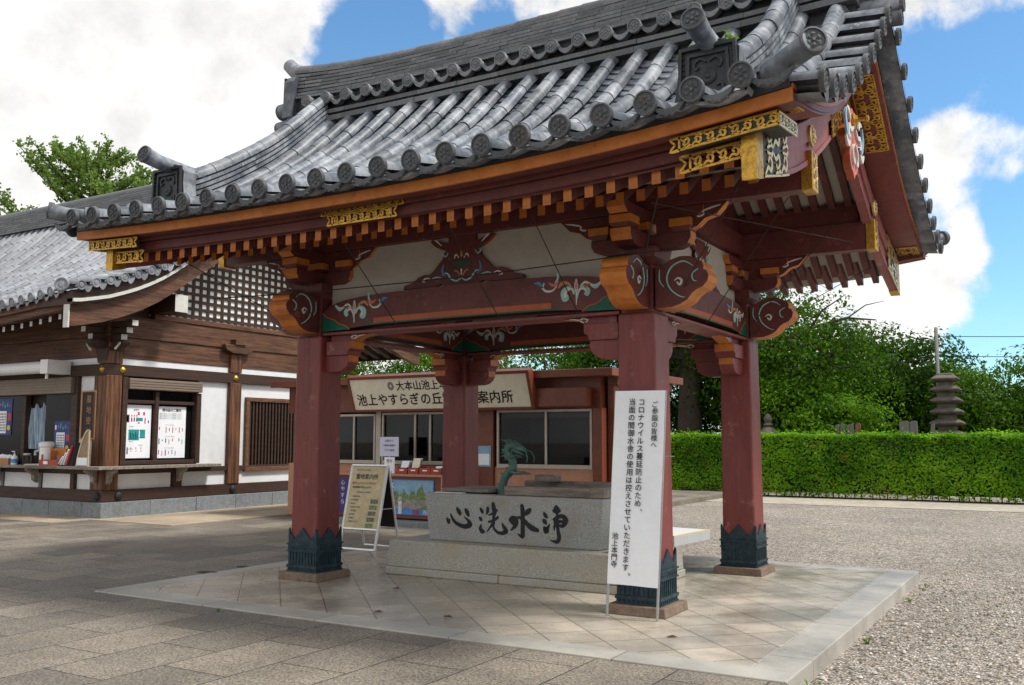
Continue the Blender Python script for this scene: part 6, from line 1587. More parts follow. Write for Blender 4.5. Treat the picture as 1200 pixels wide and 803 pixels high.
# tiles
mb = MB(); me_ = MB()
def ostep(x0, x1, flip):
    pass
for side in (0, 1):
    Y = lambda t: t if side == 0 else 12.4-t
    x = -10.36; xr = []
    while x > -30: xr.append(x); x -= .30
    for x in xr:
        if side == 1 and x < -14: continue
        t = .80; yend = 6.1
        while t < yend:
            t2 = min(t+.34, yend); j = random.uniform(-.006, .006)
            a = Vector((x+j, Y(t), oz(x, t)+.06)); b = Vector((x+j, Y(t2+.02), oz(x, t2+.02)+.06))
            mb.tube([a, b], [.088, .078], 5, 0, True, up=(0, 0, 1), half=True, squash=1.1); t = t2-.0
        if side == 0 or x > -11:
            c = Vector((x, Y(.78), oz(x, .8)+.065)); me_.lathe([(.095, -.03), (.095, 0), (.09, .008), (.077, .008), (.073, -.006), (.0001, -.006)], 14, c, (0, -1 if side == 0 else 1, -.12)); me_.lathe([(.045, -.006), (.04, .004), (.0001, .006)], 10, c, (0, -1 if side == 0 else 1, -.12))
            n = 6; vs = []; fs = []
            for q in range(n+1):
                u = q/n; xx = x-.06-.18*u; zz = oz(xx, .8)
                vs += [(xx, Y(.81), zz+.03-.04*math.sin(PI*u)), (xx, Y(.81), zz+.03-.11*math.sin(PI*u)**.8)]
            for q in range(n): fs.append((2*q, 2*q+1, 2*q+3, 2*q+2))
            me_.add(vs, fs)
    for a, b in zip(xr, xr[1:]):
        if side == 1 and a < -14: continue
        t = .82
        while t < 6.1:
            t2 = min(t+.17, 6.1); vs = []; fs = []
            for (tt, up_) in ((t, .025), (t2+.01, .0)):
                for q in range(3):
                    u = q/2; xx = a+(b-a)*u; vs.append((xx, Y(tt), oz(xx, tt)+up_-.03*math.sin(PI*u)))
            for q in range(2): fs.append((q, q+1, 4+q, 3+q))
            mb.add(vs, fs); t = t2
mb.build('roof_tiles', 'ltile', OF, smooth=True, angle=50)
# verge rolls
for side in (0, 1):
    Y = lambda t: t if side == 0 else 12.4-t
    t = .95
    while t < 5.9:
        z = oz(-10.2, t)+.05
        mb2 = None
        me_.tube([(-10.0, Y(t), z+.02), (-10.42, Y(t), z+.07)], [.085, .08], 7, 0, True, up=(0, 0, 1), half=True)
        c = Vector((-9.985, Y(t), z+.02)); me_.lathe([(.095, -.03), (.095, 0), (.09, .008), (.077, .008), (.073, -.006), (.0001, -.006)], 14, c, (1, 0, -.1)); me_.lathe([(.045, -.006), (.04, .004), (.0001, .006)], 10, c, (1, 0, -.1))
        n = 5; vs = []; fs = []
        for q in range(n+1):
            u = q/n; tt = t+.06+.18*u; zz = oz(-10.2, tt); vs += [(-10.0, Y(tt), zz+.04-.04*math.sin(PI*u)), (-10.0, Y(tt), zz+.03-.12*math.sin(PI*u)**.8), (-10.4, Y(tt), zz+.06-.03*math.sin(PI*u))]
        for q in range(n): fs += [(3*q, 3*q+1, 3*q+4, 3*q+3), (3*q, 3*q+3, 3*q+5, 3*q+2)]
        me_.add(vs, fs); t += .30
    roll_tiles(me_, [Vector((-10.46, Y(t), oz(-10.46, t)+.10)) for t in np.linspace(.85, 6.0, 20)], .10, .34, 6)
c = Vector((-10.30, .76, oz(-10.3, .8)+.13)); me_.lathe([(.13, -.05), (.13, 0), (.12, .01), (.10, .01), (.097, -.006), (.0001, -.006)], 16, c, (.6, -.8, .05)); me_.lathe([(.06, -.006), (.05, .004), (.0001, .006)], 10, c, (.6, -.8, .05))
me_.build('eave_end_tiles', 'ltile', OF, smooth=True, angle=40, kind='stuff')
mb = MB()
for k in range(9):
    z = 7.42+.066*k; hw = .34-.018*k; x = -31+random.uniform(0, .4)
    while x < -10.7:
        b = min(x+.40, -10.65); r0, r1 = .1*(max(0, (x+16)/5))**2, .1*(max(0, (b+16)/5))**2
        mb.add([(x, 6.2-hw, z+r0), (b-.006, 6.2-hw, z+r1), (b-.006, 6.2+hw, z+r1), (x, 6.2+hw, z+r0), (x, 6.2-hw+.01, z+.056+r0), (b-.006, 6.2-hw+.01, z+.056+r1), (b-.006, 6.2+hw-.01, z+.056+r1), (x, 6.2+hw-.01, z+.056+r0)], [(0, 3, 2, 1), (4, 5, 6, 7), (0, 1, 5, 4), (1, 2, 6, 5), (2, 3, 7, 6), (3, 0, 4, 7)]); x = b
mb.tube([(-31, 6.2, 8.02), (-14, 6.2, 8.02), (-10.65, 6.2, 8.12)], .12, 8, 0, True, up=(0, 0, 1), half=True)
mb.build('ridge', 'tiled', OF, smooth=True, angle=35)

# ------------------------------------------------------------------ things on the office counter
zc = 1.005
t = thing('pump_bottle', 'white pump bottle with a blue label on the office counter', 'bottle', (-13.53, 2.02, zc))
mb = MB(); mb.lathe([(.06, 0), (.065, .01), (.065, .15), (.05, .18), (.022, .19), (.022, .22)], 14, (-13.53, 2.02, zc)); b = mb.build('bottle', 'vwhite', t, smooth=True)
mb = MB(); mb.tube([(-13.53, 2.02, zc+.22), (-13.53, 2.02, zc+.27), (-13.60, 2.0, zc+.275)], [.012, .014, .008], 8); mb.build('pump', 'vwhite', t, smooth=True)
mb = MB(); mb.lathe([(.0665, .04), (.0665, .12)], 14, (-13.53, 2.02, zc)); mb.build('label', 'sblue', b)
t = thing('water_server', 'white rounded dispenser with a nozzle on the office counter', 'dispenser', (-12.62, 2.10, zc))
mb = MB(); mb.lathe([(.16, 0), (.16, .02), (.13, .04), (.13, .36), (.15, .38), (.15, .45), (.10, .48)], 16, (-12.60, 2.12, zc)); mb.build('body', 'vwhite', t, smooth=True)
mb = MB(); mb.tube([(-12.72, 2.05, zc+.30), (-12.78, 2.0, zc+.28), (-12.78, 2.0, zc+.20)], .03, 8); mb.build('nozzle', 'lgrey', t, smooth=True)
mb = MB(); mb.lathe([(.22, 0), (.24, .02), (.22, .025)], 18, (-12.85, 2.08, zc)); tag(mb.build('white_dish', 'vwhite', None, smooth=True, org=(-12.85, 2.08, zc)), 'shallow white dish beside the dispenser on the counter', 'dish')
t = thing('charm_box', 'orange wooden display box of charms on the counter by the name board', 'box', (-12.25, 2.1, zc))
mb = MB(); mb.box(-12.55, -11.95, 2.12, 2.16, zc, zc+.34); mb.box(-12.55, -12.53, 1.98, 2.12, zc, zc+.22); mb.box(-11.97, -11.95, 1.98, 2.12, zc, zc+.22); mb.box(-12.26, -12.24, 1.98, 2.12, zc, zc+.3); mb.build('back', 'orange', t)
mb = MB(); mb.box(-12.20, -12.08, 2.09, 2.11, zc+.05, zc+.2); mb.build('charm', 'sblue', t); mb = MB(); mb.box(-12.45, -12.38, 2.09, 2.11, zc+.05, zc+.25); mb.build('charm', 'lblue', t)
mb = MB(); mb.box(-12.58, -11.95, 1.95, 1.965, zc, zc+.12); mb.box(-12.58, -11.95, 2.0, 2.11, zc+.001, zc+.03); mb.box(-12.42, -12.28, 1.945, 1.949, zc+.03, zc+.09, 1); tag(mb.build('red_tray', ['red2', 'paper'], None, org=(-12.25, 1.95, zc)), 'low red tray in front of the orange charm box', 'tray')
t = thing('brochure_rack', 'dark slanted rack of brochures with a red one at the end of the counter', 'rack', (-11.75, 2.05, zc))
mb = MB(); mb.prism([(-11.95, zc), (-11.58, zc), (-11.48, zc+.46), (-11.53, zc+.46)], 'y', 2.0, 2.2); mb.build('rack', 'blackm', t)
for k in range(4):
    mb = MB(); x = -11.98+.09*k; mb.prism([(x, zc+.02), (x+.02, zc+.02), (x+.17, zc+.18+.07*k), (x+.15, zc+.19+.07*k)], 'y', 1.96, 2.18); mb.build('brochure', 'paper' if k < 3 else 'redink', t)
t = thing('wooden_plaque', 'pale wooden plaque with a curved left edge on the corner of the counter', 'plaque', (-11.2, 2.02, zc))
prof = [(-11.42, zc)]+[(-11.42+.34*u, zc+.70*math.sin(u*PI/2)**.8) for u in np.linspace(.0, 1, 9)]+[(-11.06, zc+.70), (-11.06, zc)]
mb = MB(); mb.prism(prof, 'y', 2.0, 2.03); mb.build('board', mat('pale plaque wood', (.36, .25, .16), .6, .2, 4), t)
mb = MB(); mb.ribbon(prof[1:-1], .035, (0, 2.0, 0), (1, 0, 0), (0, 0, 1), (0, -1, 0), .012, 0, 3); mb.ribbon([prof[-2], prof[-1]], .03, (0, 2.0, 0), (1, 0, 0), (0, 0, 1), (0, -1, 0), .012, 0, 1); mb.build('edge', mat('cream plaque edge', (.62, .50, .34), .6, .1, 4), t)
mb = MB(); mb.box(-11.40, -11.08, 1.985, 1.998, zc+.02, zc+.17); mb.build('paper_strip', 'paper', t)
t = thing('wicker_basket', 'brown basket of white slips at the left end of the counter', 'basket', (-14.0, 2.05, zc))
mb = MB(); mb.frus(-13.98, 2.08, zc, zc+.13, .30, .33, 0, .10, .12); mb.build('basket', 'tan', t)
mb = MB()
for k in range(26):
    x = -14.24+random.random()*.52; y = 2.0+random.random()*.16; h = random.uniform(.06, .1); mb.add([(x, y, zc+.12), (x+.05, y, zc+.12), (x+.06, y+.02, zc+.12+h), (x+.01, y+.02, zc+.12+h)], [(0, 1, 2, 3)])
mb.build('paper_slips', 'paper', t, kind='stuff')
t = thing('glass_jar', 'small clear jar between the bottle and the dispenser', 'jar', (-13.15, 2.06, zc))
mb = MB(); mb.lathe([(.09, 0), (.09, .18), (.07, .2)], 14, (-13.15, 2.06, zc)); mb.build('jar', M['clear'], t, smooth=True)
mb = MB(); mb.lathe([(.075, .2), (.075, .24)], 14, (-13.15, 2.06, zc)); mb.build('lid', 'lgrey', t, smooth=True)
# ------------------------------------------------------------------ planting
def leaf_mesh(name, P, Nrm, size, m, parent=None, org=None, aspect=.6, rnd=None, **kw):
    """P: N x 3 leaf centres, Nrm: preferred normals; each leaf is a folded pair of triangles"""
    n = len(P); rng = rnd or np.random
    s = size*(rng.uniform(.65, 1.3, n))
    t = rng.normal(size=(n, 3)); Nn = Nrm/np.maximum(np.linalg.norm(Nrm, axis=1, keepdims=True), 1e-6)
    t -= Nn*(t*Nn).sum(1, keepdims=True); t /= np.maximum(np.linalg.norm(t, axis=1, keepdims=True), 1e-6); b = np.cross(Nn, t)
    V = np.empty((n, 4, 3)); fold = (Nn*(s*.18)[:, None])
    V[:, 0] = P-t*s[:, None]; V[:, 1] = P-b*(s*aspect)[:, None]+fold; V[:, 2] = P+t*s[:, None]-fold*.6; V[:, 3] = P+b*(s*aspect)[:, None]+fold
    V = V.reshape(-1, 3)
    o_ = np.array(org if org is not None else (root_of(parent).location if parent is not None else (0, 0, 0)))
    V = V-o_
    me = bpy.data.meshes.new(name); me.vertices.add(len(V)); me.vertices.foreach_set('co', V.astype(np.float32).ravel())
    me.loops.add(n*4); me.polygons.add(n)
    me.loops.foreach_set('vertex_index', np.arange(n*4, dtype=np.int32)); me.polygons.foreach_set('loop_start', np.arange(0, n*4, 4, dtype=np.int32))
    me.materials.append(M[m]); me.update(); me.validate()
    o = bpy.data.objects.new(name, me); COL.objects.link(o)
    if parent is not None: o.parent = parent
    elif org is not None: o.location = org
    return o
# hedge
HG = thing('clipped_hedge', 'long low clipped green hedge along the back of the gravel court', 'hedge', (0, 18.8, -.13))
def hedge(x0, x1, y0, y1, z0, z1):
    rng = np.random.RandomState(3); L_ = x1-x0
    nF = int(L_*(z1-z0)*900); nT = int(L_*(y1-y0)*900); nB = int(L_*(z1-z0)*60)
    f = np.column_stack([rng.uniform(x0, x1, nF), y0+np.abs(rng.normal(0, .06, nF)), rng.uniform(z0+.06, z1, nF)])
    wob = .07*np.sin(f[:, 0]*1.3+.5*np.sin(f[:, 2]*3))+.03*np.sin(f[:, 0]*4.1+f[:, 2]*3)+.04*np.sin(f[:, 2]*5+f[:, 0]*.6); f[:, 1] += wob
    t = np.column_stack([rng.uniform(x0, x1, nT), rng.uniform(y0, y1, nT), z1+rng.normal(0, .03, nT)]); t[:, 2] += .025*np.sin(t[:, 0]*2.3)+.02*np.sin(t[:, 0]*6.1+t[:, 1])
    sp = rng.rand(nT) < .07; t[sp, 2] += rng.uniform(.02, .13, sp.sum())
    b = np.column_stack([rng.uniform(x0, x1, nB), np.full(nB, y1), rng.uniform(z0, z1, nB)])
    P = np.vstack([f, t, b]); N_ = np.vstack([np.tile((0, -1, .45), (nF, 1)), np.tile((0, -.15, 1), (nT, 1)), np.tile((0, 1, .3), (nB, 1))])+rng.normal(0, .45, (nF+nT+nB, 3))
    low = P[:, 2] < z0+.22+.06*np.sin(P[:, 0]*2.7)+.05*np.sin(P[:, 0]*7.3); hole = (np.sin(P[:, 0]*5.1+1.3*np.sin(P[:, 2]*4))*np.sin(P[:, 2]*6.3+P[:, 0]*1.9) > .90) & (P[:, 1] < y0+.3); keep = ~(low & (rng.rand(len(P)) < .6)) & ~(hole & (rng.rand(len(P)) < .7))
    leaf_mesh('foliage', P[keep], N_[keep], .044, 'hedge', HG, rnd=rng)
    mb = MB(); mb.box(x0+.02, x1-.02, y0+.16, y1-.1, z0+.16, z1-.06); mb.build('twig_core', 'hedgecore', HG)
    mb = MB(); x = x0
    while x < x1:
        a = random.uniform(-.04, .04); mb.tube([(x, y0+.25, z0), (x+a, y0+.2, z0+.25)], [.018, .012], 5); x += random.uniform(.12, .3)
    mb.build('stems', 'bark', HG, kind='stuff')
hedge(-9.5, 12.5, 18.15, 19.1, -.13, 1.64)

def tree(name, label, cat, base, height, crown, nclump, nleaf, leaf, lm, trunk_r, fork=.35, seed=1, flat=.55, csize=.55, lean=(0, 0), group=None, bias=.4, nlimb=9):
    """crown: list of ellipsoids (dx,dy,z,rx,ry,rz) relative to base"""
    rng = np.random.RandomState(seed); rd = random.Random(seed)
    t = thing(name, label, cat, base, group); bx_, by_, bz_ = base
    vol = np.array([c[3]*c[4]*c[5] for c in crown]); vol = vol/vol.sum()
    C_ = []
    for _ in range(nclump):
        c = crown[rng.choice(len(crown), p=vol)]; d = rng.normal(size=3); d /= np.linalg.norm(d); r = rng.uniform(.15, 1)**bias
        C_.append((bx_+c[0]+d[0]*r*c[3], by_+c[1]+d[1]*r*c[4], bz_+c[2]+d[2]*r*c[5]))
    C_ = np.array(C_)
    k = nleaf//nclump
    off = np.clip(rng.normal(size=(nclump, k, 3)), -1.7, 1.7)*np.array((csize, csize, csize*flat))*rng.uniform(.55, 1.35, (nclump, 1, 1)); off = np.clip(off, -1.9*csize, 1.9*csize)
    # drooping sprays: push outward tips down a little
    rad = np.linalg.norm(off[:, :, :2], axis=2); off[:, :, 2] -= .22*rad*rad/csize
    P = (C_[:, None, :]+off).reshape(-1, 3); od = off/np.array((csize, csize, csize*flat)); cdir = C_-np.array((bx_, by_, bz_+height*.45)); cdir = cdir/np.linalg.norm(cdir, axis=1, keepdims=True)
    N_ = rng.normal(0, .42, P.shape)+(od*.55).reshape(-1, 3)+np.repeat(cdir*.35, k, axis=0)+np.array((0, 0, .65))
    ok = P[:, 2] > bz_+.2
    leaf_mesh('crown', P[ok], N_[ok], leaf, lm, t, rnd=rng)
    mb = MB(); top = Vector((bx_+lean[0], by_+lean[1], bz_+height*fork)); b0 = Vector(base)
    mb.tube([b0, b0+Vector((0, 0, .25)), b0.lerp(top, .5)+Vector((rd.uniform(-.1, .1), 0, 0)), top], [trunk_r*1.45, trunk_r*1.1, trunk_r, trunk_r*.85], 10)
    idx = rng.choice(nclump, min(nlimb, nclump), replace=False)
    for i in idx:
        e = Vector(C_[i]); m_ = top.lerp(e, .5)+Vector((rd.uniform(-.4, .4), rd.uniform(-.4, .4), rd.uniform(.1, .6)))*height*.05
        mb.tube([top-Vector((0, 0, .1)), top.lerp(m_, .5)+Vector((0, 0, .1*height*.1)), m_, e], [trunk_r*.62, trunk_r*.42, trunk_r*.28, trunk_r*.07], 7)
        for q in range(3):
            j = np.argsort(((C_-np.array(e))**2).sum(1))[1+q]; e2 = Vector(C_[j]); mb.tube([m_.lerp(e, .4), m_.lerp(e2, .6)+Vector((0, 0, .1)), e2], [trunk_r*.2, trunk_r*.12, trunk_r*.04], 5)
    mb.build('trunk', 'bark', t, smooth=True)
    return t
G = 'trees behind the hedge'
tree('cherry_tree', 'spreading cherry tree with layered sprays reaching behind the pavilion eave', 'tree', (-3.9, 24, -.13), 7.2,
     [(0, 0, 5.4, 3.6, 2.6, 1.5), (1.6, -.5, 4.4, 2.6, 2.2, 1.6), (-2.2, 0, 5.0, 2.4, 2, 1.6), (.5, 0, 3.0, 3.0, 2, 1.2), (2.6, -.4, 6.1, 1.6, 1.2, .6)], 95, 24000, .072, 'leafA', .26, .34, 11, .24, .72, group=G)
tree('cherry_tree', 'pale green low tree spreading to the ground at the hedge middle', 'tree', (-1.6, 22.5, -.13), 4.2,
     [(-.6, 0, 2.7, 2.0, 1.4, 1.5), (.6, -.3, 2.1, 1.4, 1.1, .9), (-2.0, .2, 3.1, 1.6, 1.3, 1.3)], 90, 17000, .062, 'leafC', .12, .3, 12, .3, .55, group=G)
tree('broadleaf_tree', 'dark tree standing in the middle behind the pale low tree', 'tree', (.0, 28, -.13), 7.4,
     [(0, 0, 4.2, 2.4, 2.2, 1.5), (-.3, 0, 2.6, 2.8, 2, 1.6), (-1.0, 0, 5.3, 1.2, 1.0, .6)], 120, 20000, .085, 'leafB', .24, .3, 13, .38, .6, group=G)
tree('broadleaf_tree', 'rounded mid green tree just left of the stone pagoda', 'tree', (1.9, 27, -.13), 6.0,
     [(0, 0, 3.3, 2.0, 1.8, 1.2), (.2, 0, 2.1, 2.2, 1.6, 1.3)], 100, 19000, .07, 'leafA', .2, .3, 14, .36, .52, group=G)
tree('broadleaf_tree', 'wide mid green tree right of the stone pagoda', 'tree', (5.6, 28, -.13), 6.4,
     [(0, 0, 3.2, 2.6, 2.0, 1.2), (-.5, 0, 2.0, 3.0, 2.0, 1.2), (-1.6, 0, 4.2, 1.2, 1, .4)], 120, 22000, .075, 'leafA', .22, .3, 15, .34, .58, group=G)
tree('twiggy_tree', 'thin leafed tree at the far right edge with bare twigs', 'tree', (8.6, 27, -.13), 6.6,
     [(0, 0, 4.0, 2.0, 1.8, 1.3), (-1.2, 0, 4.2, 1.2, 1, .7)], 70, 4600, .07, 'leafB', .16, .35, 16, .5, .4, group=G, nlimb=16)
tree('shrub_tree', 'low bright bush behind the hedge at the far right', 'tree', (8.0, 24.5, -.13), 3.2, [(0, 0, 1.9, 1.8, 1.2, 1.1)], 40, 5000, .08, 'leafC', .08, .3, 17, .6, .4, group=G)
tree('camphor_tree', 'tall thick trunked tree seen between the two right columns', 'tree', (-6.3, 22.5, -.13), 9.0,
     [(0, .5, 6.3, 3.4, 2.6, 2.2), (.8, 1.6, 3.4, 2.4, 1.6, 1.8), (-1.2, 1.8, 3.2, 2.0, 1.4, 1.8)], 140, 22000, .085, 'leafB', .42, .5, 18, .55, .6, group=G)
tree('broadleaf_tree', 'mid green tree over the right end of the booth roof', 'tree', (-10.2, 26, -.13), 7.0, [(0, 0, 4.9, 2.6, 2.2, 2.1), (0, 0, 2.6, 2.8, 2.0, 1.8)], 100, 17000, .08, 'leafA', .25, .3, 19, .5, .5, group=G)
tree('broadleaf_tree', 'mid green tree over the middle of the booth roof', 'tree', (-14.6, 27, -.13), 7.2, [(0, 0, 5.0, 2.8, 2.2, 2.1), (0, 0, 2.6, 2.8, 2.0, 1.8)], 100, 17000, .08, 'leafA', .25, .3, 20, .5, .5, group=G)
tree('broadleaf_tree', 'bright sparse tree over the left end of the booth roof', 'tree', (-19.4, 27.5, -.13), 7.2, [(0, 0, 5.0, 3.0, 2.2, 2.2), (0, 0, 2.6, 2.8, 2.0, 1.8)], 100, 16000, .08, 'leafC', .25, .3, 21, .5, .5, group=G)
tree('broadleaf_tree', 'leafy green tree beyond the far left end of the booth roof', 'tree', (-25.5, 28, -.13), 7.4, [(0, 0, 5.0, 3.2, 2.2, 1.9), (0, 0, 2.6, 3.2, 2.0, 1.8)], 100, 15000, .085, 'leafA', .25, .3, 24, .4, .6, group=G)
tree('broadleaf_tree', 'dark backing tree behind the low pale tree at the hedge', 'tree', (-4.6, 30, -.13), 7.6, [(0, 0, 4.4, 4.2, 2.0, 3.0), (3, 0, 2.6, 3, 1.6, 2.2)], 140, 20000, .10, 'leafB', .25, .3, 22, .6, .65, group=G)
tree('broadleaf_tree', 'dark backing tree behind the stone pagoda', 'tree', (4.2, 32, -.13), 6.0, [(0, 0, 2.4, 4.6, 1.8, 1.7), (3.4, 0, 2.2, 3, 1.6, 1.6), (-3, 0, 2.4, 3, 1.6, 1.7)], 140, 20000, .10, 'leafB', .25, .3, 23, .6, .65, group=G)
# ginkgo behind the office roof
def cherry_limb():
    t = [o for o in bpy.data.objects if o.name == 'cherry_tree'][0]
    mb = MB(); mb.tube([(-4.3, 23.9, 3.0), (-4.97, 23.5, 4.19), (-3.63, 23.3, 4.70), (-2.2, 23.2, 5.35), (-1.0, 23.2, 5.6), (-.1, 23.3, 5.5)], [.17, .13, .10, .07, .05, .02], 8)
    mb.tube([(-3.63, 23.3, 4.70), (-2.6, 23.4, 4.75), (-1.5, 23.3, 4.9)], [.07, .045, .02], 6); mb.tube([(-2.2, 23.2, 5.35), (-1.8, 23.1, 5.9), (-1.0, 23.1, 6.4)], [.05, .03, .012], 6); mb.tube([(-1.0, 23.2, 5.6), (-.4, 23.2, 6.0), (.2, 23.2, 6.1)], [.03, .02, .008], 5)
    mb.build('limb', 'bark', t, smooth=True)
cherry_limb()
def ginkgo():
    rng = np.random.RandomState(5); rd = random.Random(5); base = (-39.5, 21, -.1); t = thing('ginkgo_tree', 'light green feathery tree rising behind the office roof', 'tree', base)
    mb = MB(); P = []; 
    mb.tube([base, (-39.3, 21, 9), (-38.9, 21, 13), (-38.5, 21, 17.3)], [.4, .3, .16, .03], 8)
    tips = []
    for k in range(90):
        h = rd.uniform(8, 16.2); a = rd.uniform(0, 2*PI); ln = (17.8-h)*rd.uniform(.45, .85)+.6
        s = Vector((-39.3+.8*(h-9)/7, 21, h)); e = s+Vector((math.cos(a)*ln, math.sin(a)*ln, ln*rd.uniform(.35, .75)))
        if e.z > 17.2: e.z = 17.2-rd.uniform(0, .5)
        mb.tube([s, s.lerp(e, .5)-Vector((0, 0, .15)), e], [.07, .045, .015], 5)
        for q in range(8):
            u = rd.uniform(.25, 1); p = s.lerp(e, u)-Vector((0, 0, .3*u*(1-u))); d = Vector((rd.uniform(-1, 1), rd.uniform(-1, 1), rd.uniform(-.2, .9))); l2 = rd.uniform(.3, .9)
            tips.append((p, p+d*l2))
        tips.append((s.lerp(e, .3), e))
    for a, b in tips:
        n = int(26*(b-a).length)+8; u = rng.rand(n)[:, None]
        P.append(np.array(a)*(1-u)+np.array(b)*u+rng.normal(0, .085, (n, 3)))
    P = np.vstack(P); leaf_mesh('crown', P, rng.normal(0, 1, P.shape), .085, 'leafG', t, rnd=rng, aspect=.8)
    mb.build('trunk', 'bark', t, smooth=True)
ginkgo()
tree('distant_tree', 'small tree top at the left edge beyond the office roof', 'tree', (-50, 26, -.1), 16, [(0, 0, 13.6, 2.0, 2, 1.6)], 30, 2500, .16, 'leafG', .3, .6, 31, .6, .6)

# ------------------------------------------------------------------ stone pagoda, lantern, grave markers, pole
PG = thing('stone_pagoda', 'dark weathered stone pagoda with stacked square roofs behind the hedge', 'pagoda', (1.9, 23.6, -.13))
def sq(mb, x, y, z0, z1, a0, a1): mb.frus(x, y, z0, z1, a0, a1)
z = -.13
mb = MB(); sq(mb, 1.9, 23.6, z, .5, .62, .6); sq(mb, 1.9, 23.6, .5, 1.3, .42, .42); mb.build('base', 'moss', PG)
tiers = [(1.62, .50), (1.98, .49), (2.34, .475), (2.70, .455), (3.06, .43), (3.40, .40)]
for i, (zz, a) in enumerate(tiers):
    mb = MB(); sq(mb, 1.9, 23.6, zz-.32, zz, a*.55, a*.55); sq(mb, 1.9, 23.6, zz, zz+.05, a*.80, a*.98); sq(mb, 1.9, 23.6, zz+.05, zz+.10, a, a); sq(mb, 1.9, 23.6, zz+.10, zz+.20, a*.98, a*.62)
    mb.build('roof_tier', 'moss', PG, bevel=.02)
mb = MB(); sq(mb, 1.9, 23.6, 3.60, 3.66, .26, .22); mb.build('top_stone', 'moss', PG, bevel=.02)
LN = thing('stone_lantern', 'grey stone lantern finial showing above the hedge beside the right column', 'lantern', (-3.15, 21, -.13))
mb = MB(); mb.lathe([(.38, 0), (.36, .25), (.16, .35), (.15, 1.1), (.30, 1.2), (.30, 1.3)], 8, (-3.15, 21, -.13)); mb.build('shaft', 'moss', LN)
mb = MB(); mb.lathe([(.22, 1.3), (.22, 1.62), (.44, 1.66), (.42, 1.78), (.26, 1.95), (.16, 2.06)], 8, (-3.15, 21, -.13)); mb.build('lantern_cap', 'moss', LN)
mb = MB(); mb.lathe([(.12, 2.06), (.17, 2.14), (.10, 2.2), (.13, 2.28), (.14, 2.36), (.08, 2.46), (.0001, 2.52)], 12, (-3.15, 21, -.13)); mb.build('finial', 'moss', LN, smooth=True)
M['gmark'] = mat('grey wooden grave marker', (.22, .21, .20), .85, .25, 4, .2, 20, stretch=(8, 8, .6)); M['bmark'] = mat('brown marker', (.28, .14, .08), .8, .25, 5)
marks = [(-.98, 21, 2.00, .055, 0, 'leftmost grey wooden grave slat above the hedge'), (-.83, 21, 2.03, .06, 0, 'second grey grave slat from the left above the hedge'), (-.68, 21, 2.0, .05, .02, 'grey grave slat next to the brown post'), (-.55, 21, 2.02, .05, 0, 'grey grave slat touching the brown post'),
         (-.36, 21, 2.04, .075, 0, 'reddish brown grave post above the hedge'), (.98, 21, 2.10, .14, 0, 'wide grey grave slab left of the stone pagoda'), (1.24, 21, 2.10, .10, 0, 'narrower grey grave slab left of the stone pagoda'), (1.52, 21, 2.02, .05, .12, 'leaning grey grave slat beside the stone pagoda')]
for x, y, zt, w, ln, lb in marks:
    mb = MB(); prof = [(-w, 0), (w, 0), (w, zt+.08), (w*.5, zt+.13), (-w*.4, zt+.13), (-w, zt+.09)]
    mb.prism([(x+a+ln*b, b-.13) for a, b in prof], 'y', y-.03, y+.03); o = mb.build('grave_marker', 'bmark' if 'brown' in lb and 'reddish' in lb else 'gmark', None, org=(x, y, -.13)); tag(o, lb, 'grave marker', 'grave markers behind the hedge')
UP = thing('utility_pole', 'thin grey metal pole standing beside the stone pagoda', 'pole', (1.60, 24.3, -.13))
mb = MB(); mb.tube([(1.60, 24.3, -.13), (1.60, 24.3, 5.2)], [.075, .06], 10); mb.build('shaft', 'steel', UP, smooth=True)
mb = MB(); mb.lathe([(.062, 0), (.05, .05), (.0001, .06)], 10, (1.60, 24.3, 5.2)); mb.build('cap', 'steel', UP)
def wire(name, label, a, b, sag):
    mb = MB(); a = Vector(a); b = Vector(b); P = []
    for i in range(17): u = i/16; p = a.lerp(b, u); p.z -= sag*4*u*(1-u); P.append(p)
    mb.tube(P, .012, 4); tag(mb.build(name, 'cable', None, org=tuple(a)), label, 'wire')
wire('overhead_wire', 'upper overhead wire running right from the thin pole', (1.6, 24.3, 4.95), (24, 27, 5.6), .5)
wire('overhead_wire', 'lower overhead wire running right from the thin pole', (1.6, 24.3, 4.3), (24, 27, 4.9), .5)
wire('overhead_wire', 'overhead wire running left from the thin pole into the trees', (1.6, 24.3, 4.25), (-16, 25, 4.4), .5)
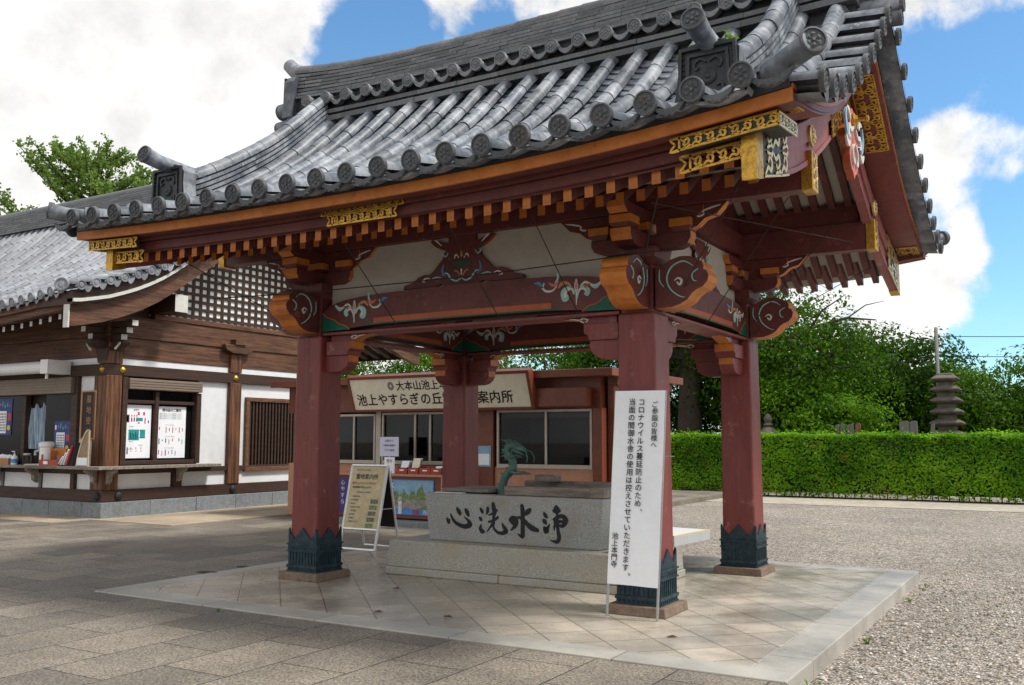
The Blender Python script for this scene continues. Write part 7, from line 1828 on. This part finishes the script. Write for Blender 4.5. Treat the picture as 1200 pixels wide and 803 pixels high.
# ------------------------------------------------------------------ weeds and fallen leaves
def weed(x, y, z, n, h, label, seed, red=False, mt='weed'):
    rng = np.random.RandomState(seed); t = thing('weed', label, 'weed', (x, y, z), 'small weeds')
    P = []; mb = MB()
    for k in range(n):
        a = rng.uniform(0, 2*PI); e = np.array((x+math.cos(a)*h*.6, y+math.sin(a)*h*.6, z+h*rng.uniform(.5, 1))); mb.tube([(x, y, z-.01), (x*.5+e[0]*.5, y*.5+e[1]*.5, z+h*.45), tuple(e)], [.004, .003, .001], 4)
        u = rng.rand(7)[:, None]; P.append(np.array((x, y, z))*(1-u)+e*u+rng.normal(0, h*.06, (7, 3)))
    P = np.vstack(P); leaf_mesh('leaves', P, rng.normal(0, .5, P.shape)+np.array((0, 0, 1)), h*.16, mt, t, rnd=rng); mb.build('stems', 'weed', t)
weed(3.82, -3.02, -.13, 11, .10, 'green weed at the near right corner of the stone platform', 1)
weed(3.84, -1.2, -.13, 8, .06, 'low yellowish weed halfway along the right platform edge', 2)
weed(3.84, 1.1, -.13, 7, .055, 'small weed towards the far end of the right platform edge', 3)
weed(3.86, 2.2, -.13, 7, .05, 'weed at the far right corner of the stone platform', 4)
weed(-1.35, -3.42, -.012, 7, .04, 'tiny weed in the paving joint before the platform', 5)
weed(2.86, -1.55, 5.02, 9, .2, 'yellow green tuft growing on the right descending roof ridge', 6)
rd = random.Random(9)
M['moss2'] = mat('brown moss', (.07, .045, .022), .95, .3, 20)
for i, (x, y, lb) in enumerate(((-.72, -1.62, 'curled brown leaf on the platform tiles right of the left column'), (-.05, -2.75, 'brown leaf near the front edge of the platform'), (.62, -2.62, 'small dry leaf on the front platform tiles'), (2.6, -2.4, 'dry leaf on the lit right part of the platform'))):
    mb = MB(); n = 5; s = .05
    mb.add([(x-s, y, .004), (x-.2*s, y-.5*s, .018), (x+s, y+.2*s, .006), (x, y+.55*s, .016), (x, y, .006)], [(0, 1, 4), (1, 2, 4), (2, 3, 4), (3, 0, 4)]); tag(mb.build('fallen_leaf', 'dry', None, org=(x, y, .004)), lb, 'leaf')
for i, (x, y, w, lb) in enumerate(((-3.36, -1.75, .22, 'dark moss patch at the left platform edge'), (-3.37, -1.2, .14, 'smaller moss patch farther along the left platform edge'))):
    mb = MB(); mb.lathe([(w, 0), (w*.7, .012), (.0001, .018)], 11, (x, y, -.012), (0, 0, 1), 0, .35); o = mb.build('moss_patch', 'moss2', None, org=(x, y, -.012)); tag(o, lb, 'moss')
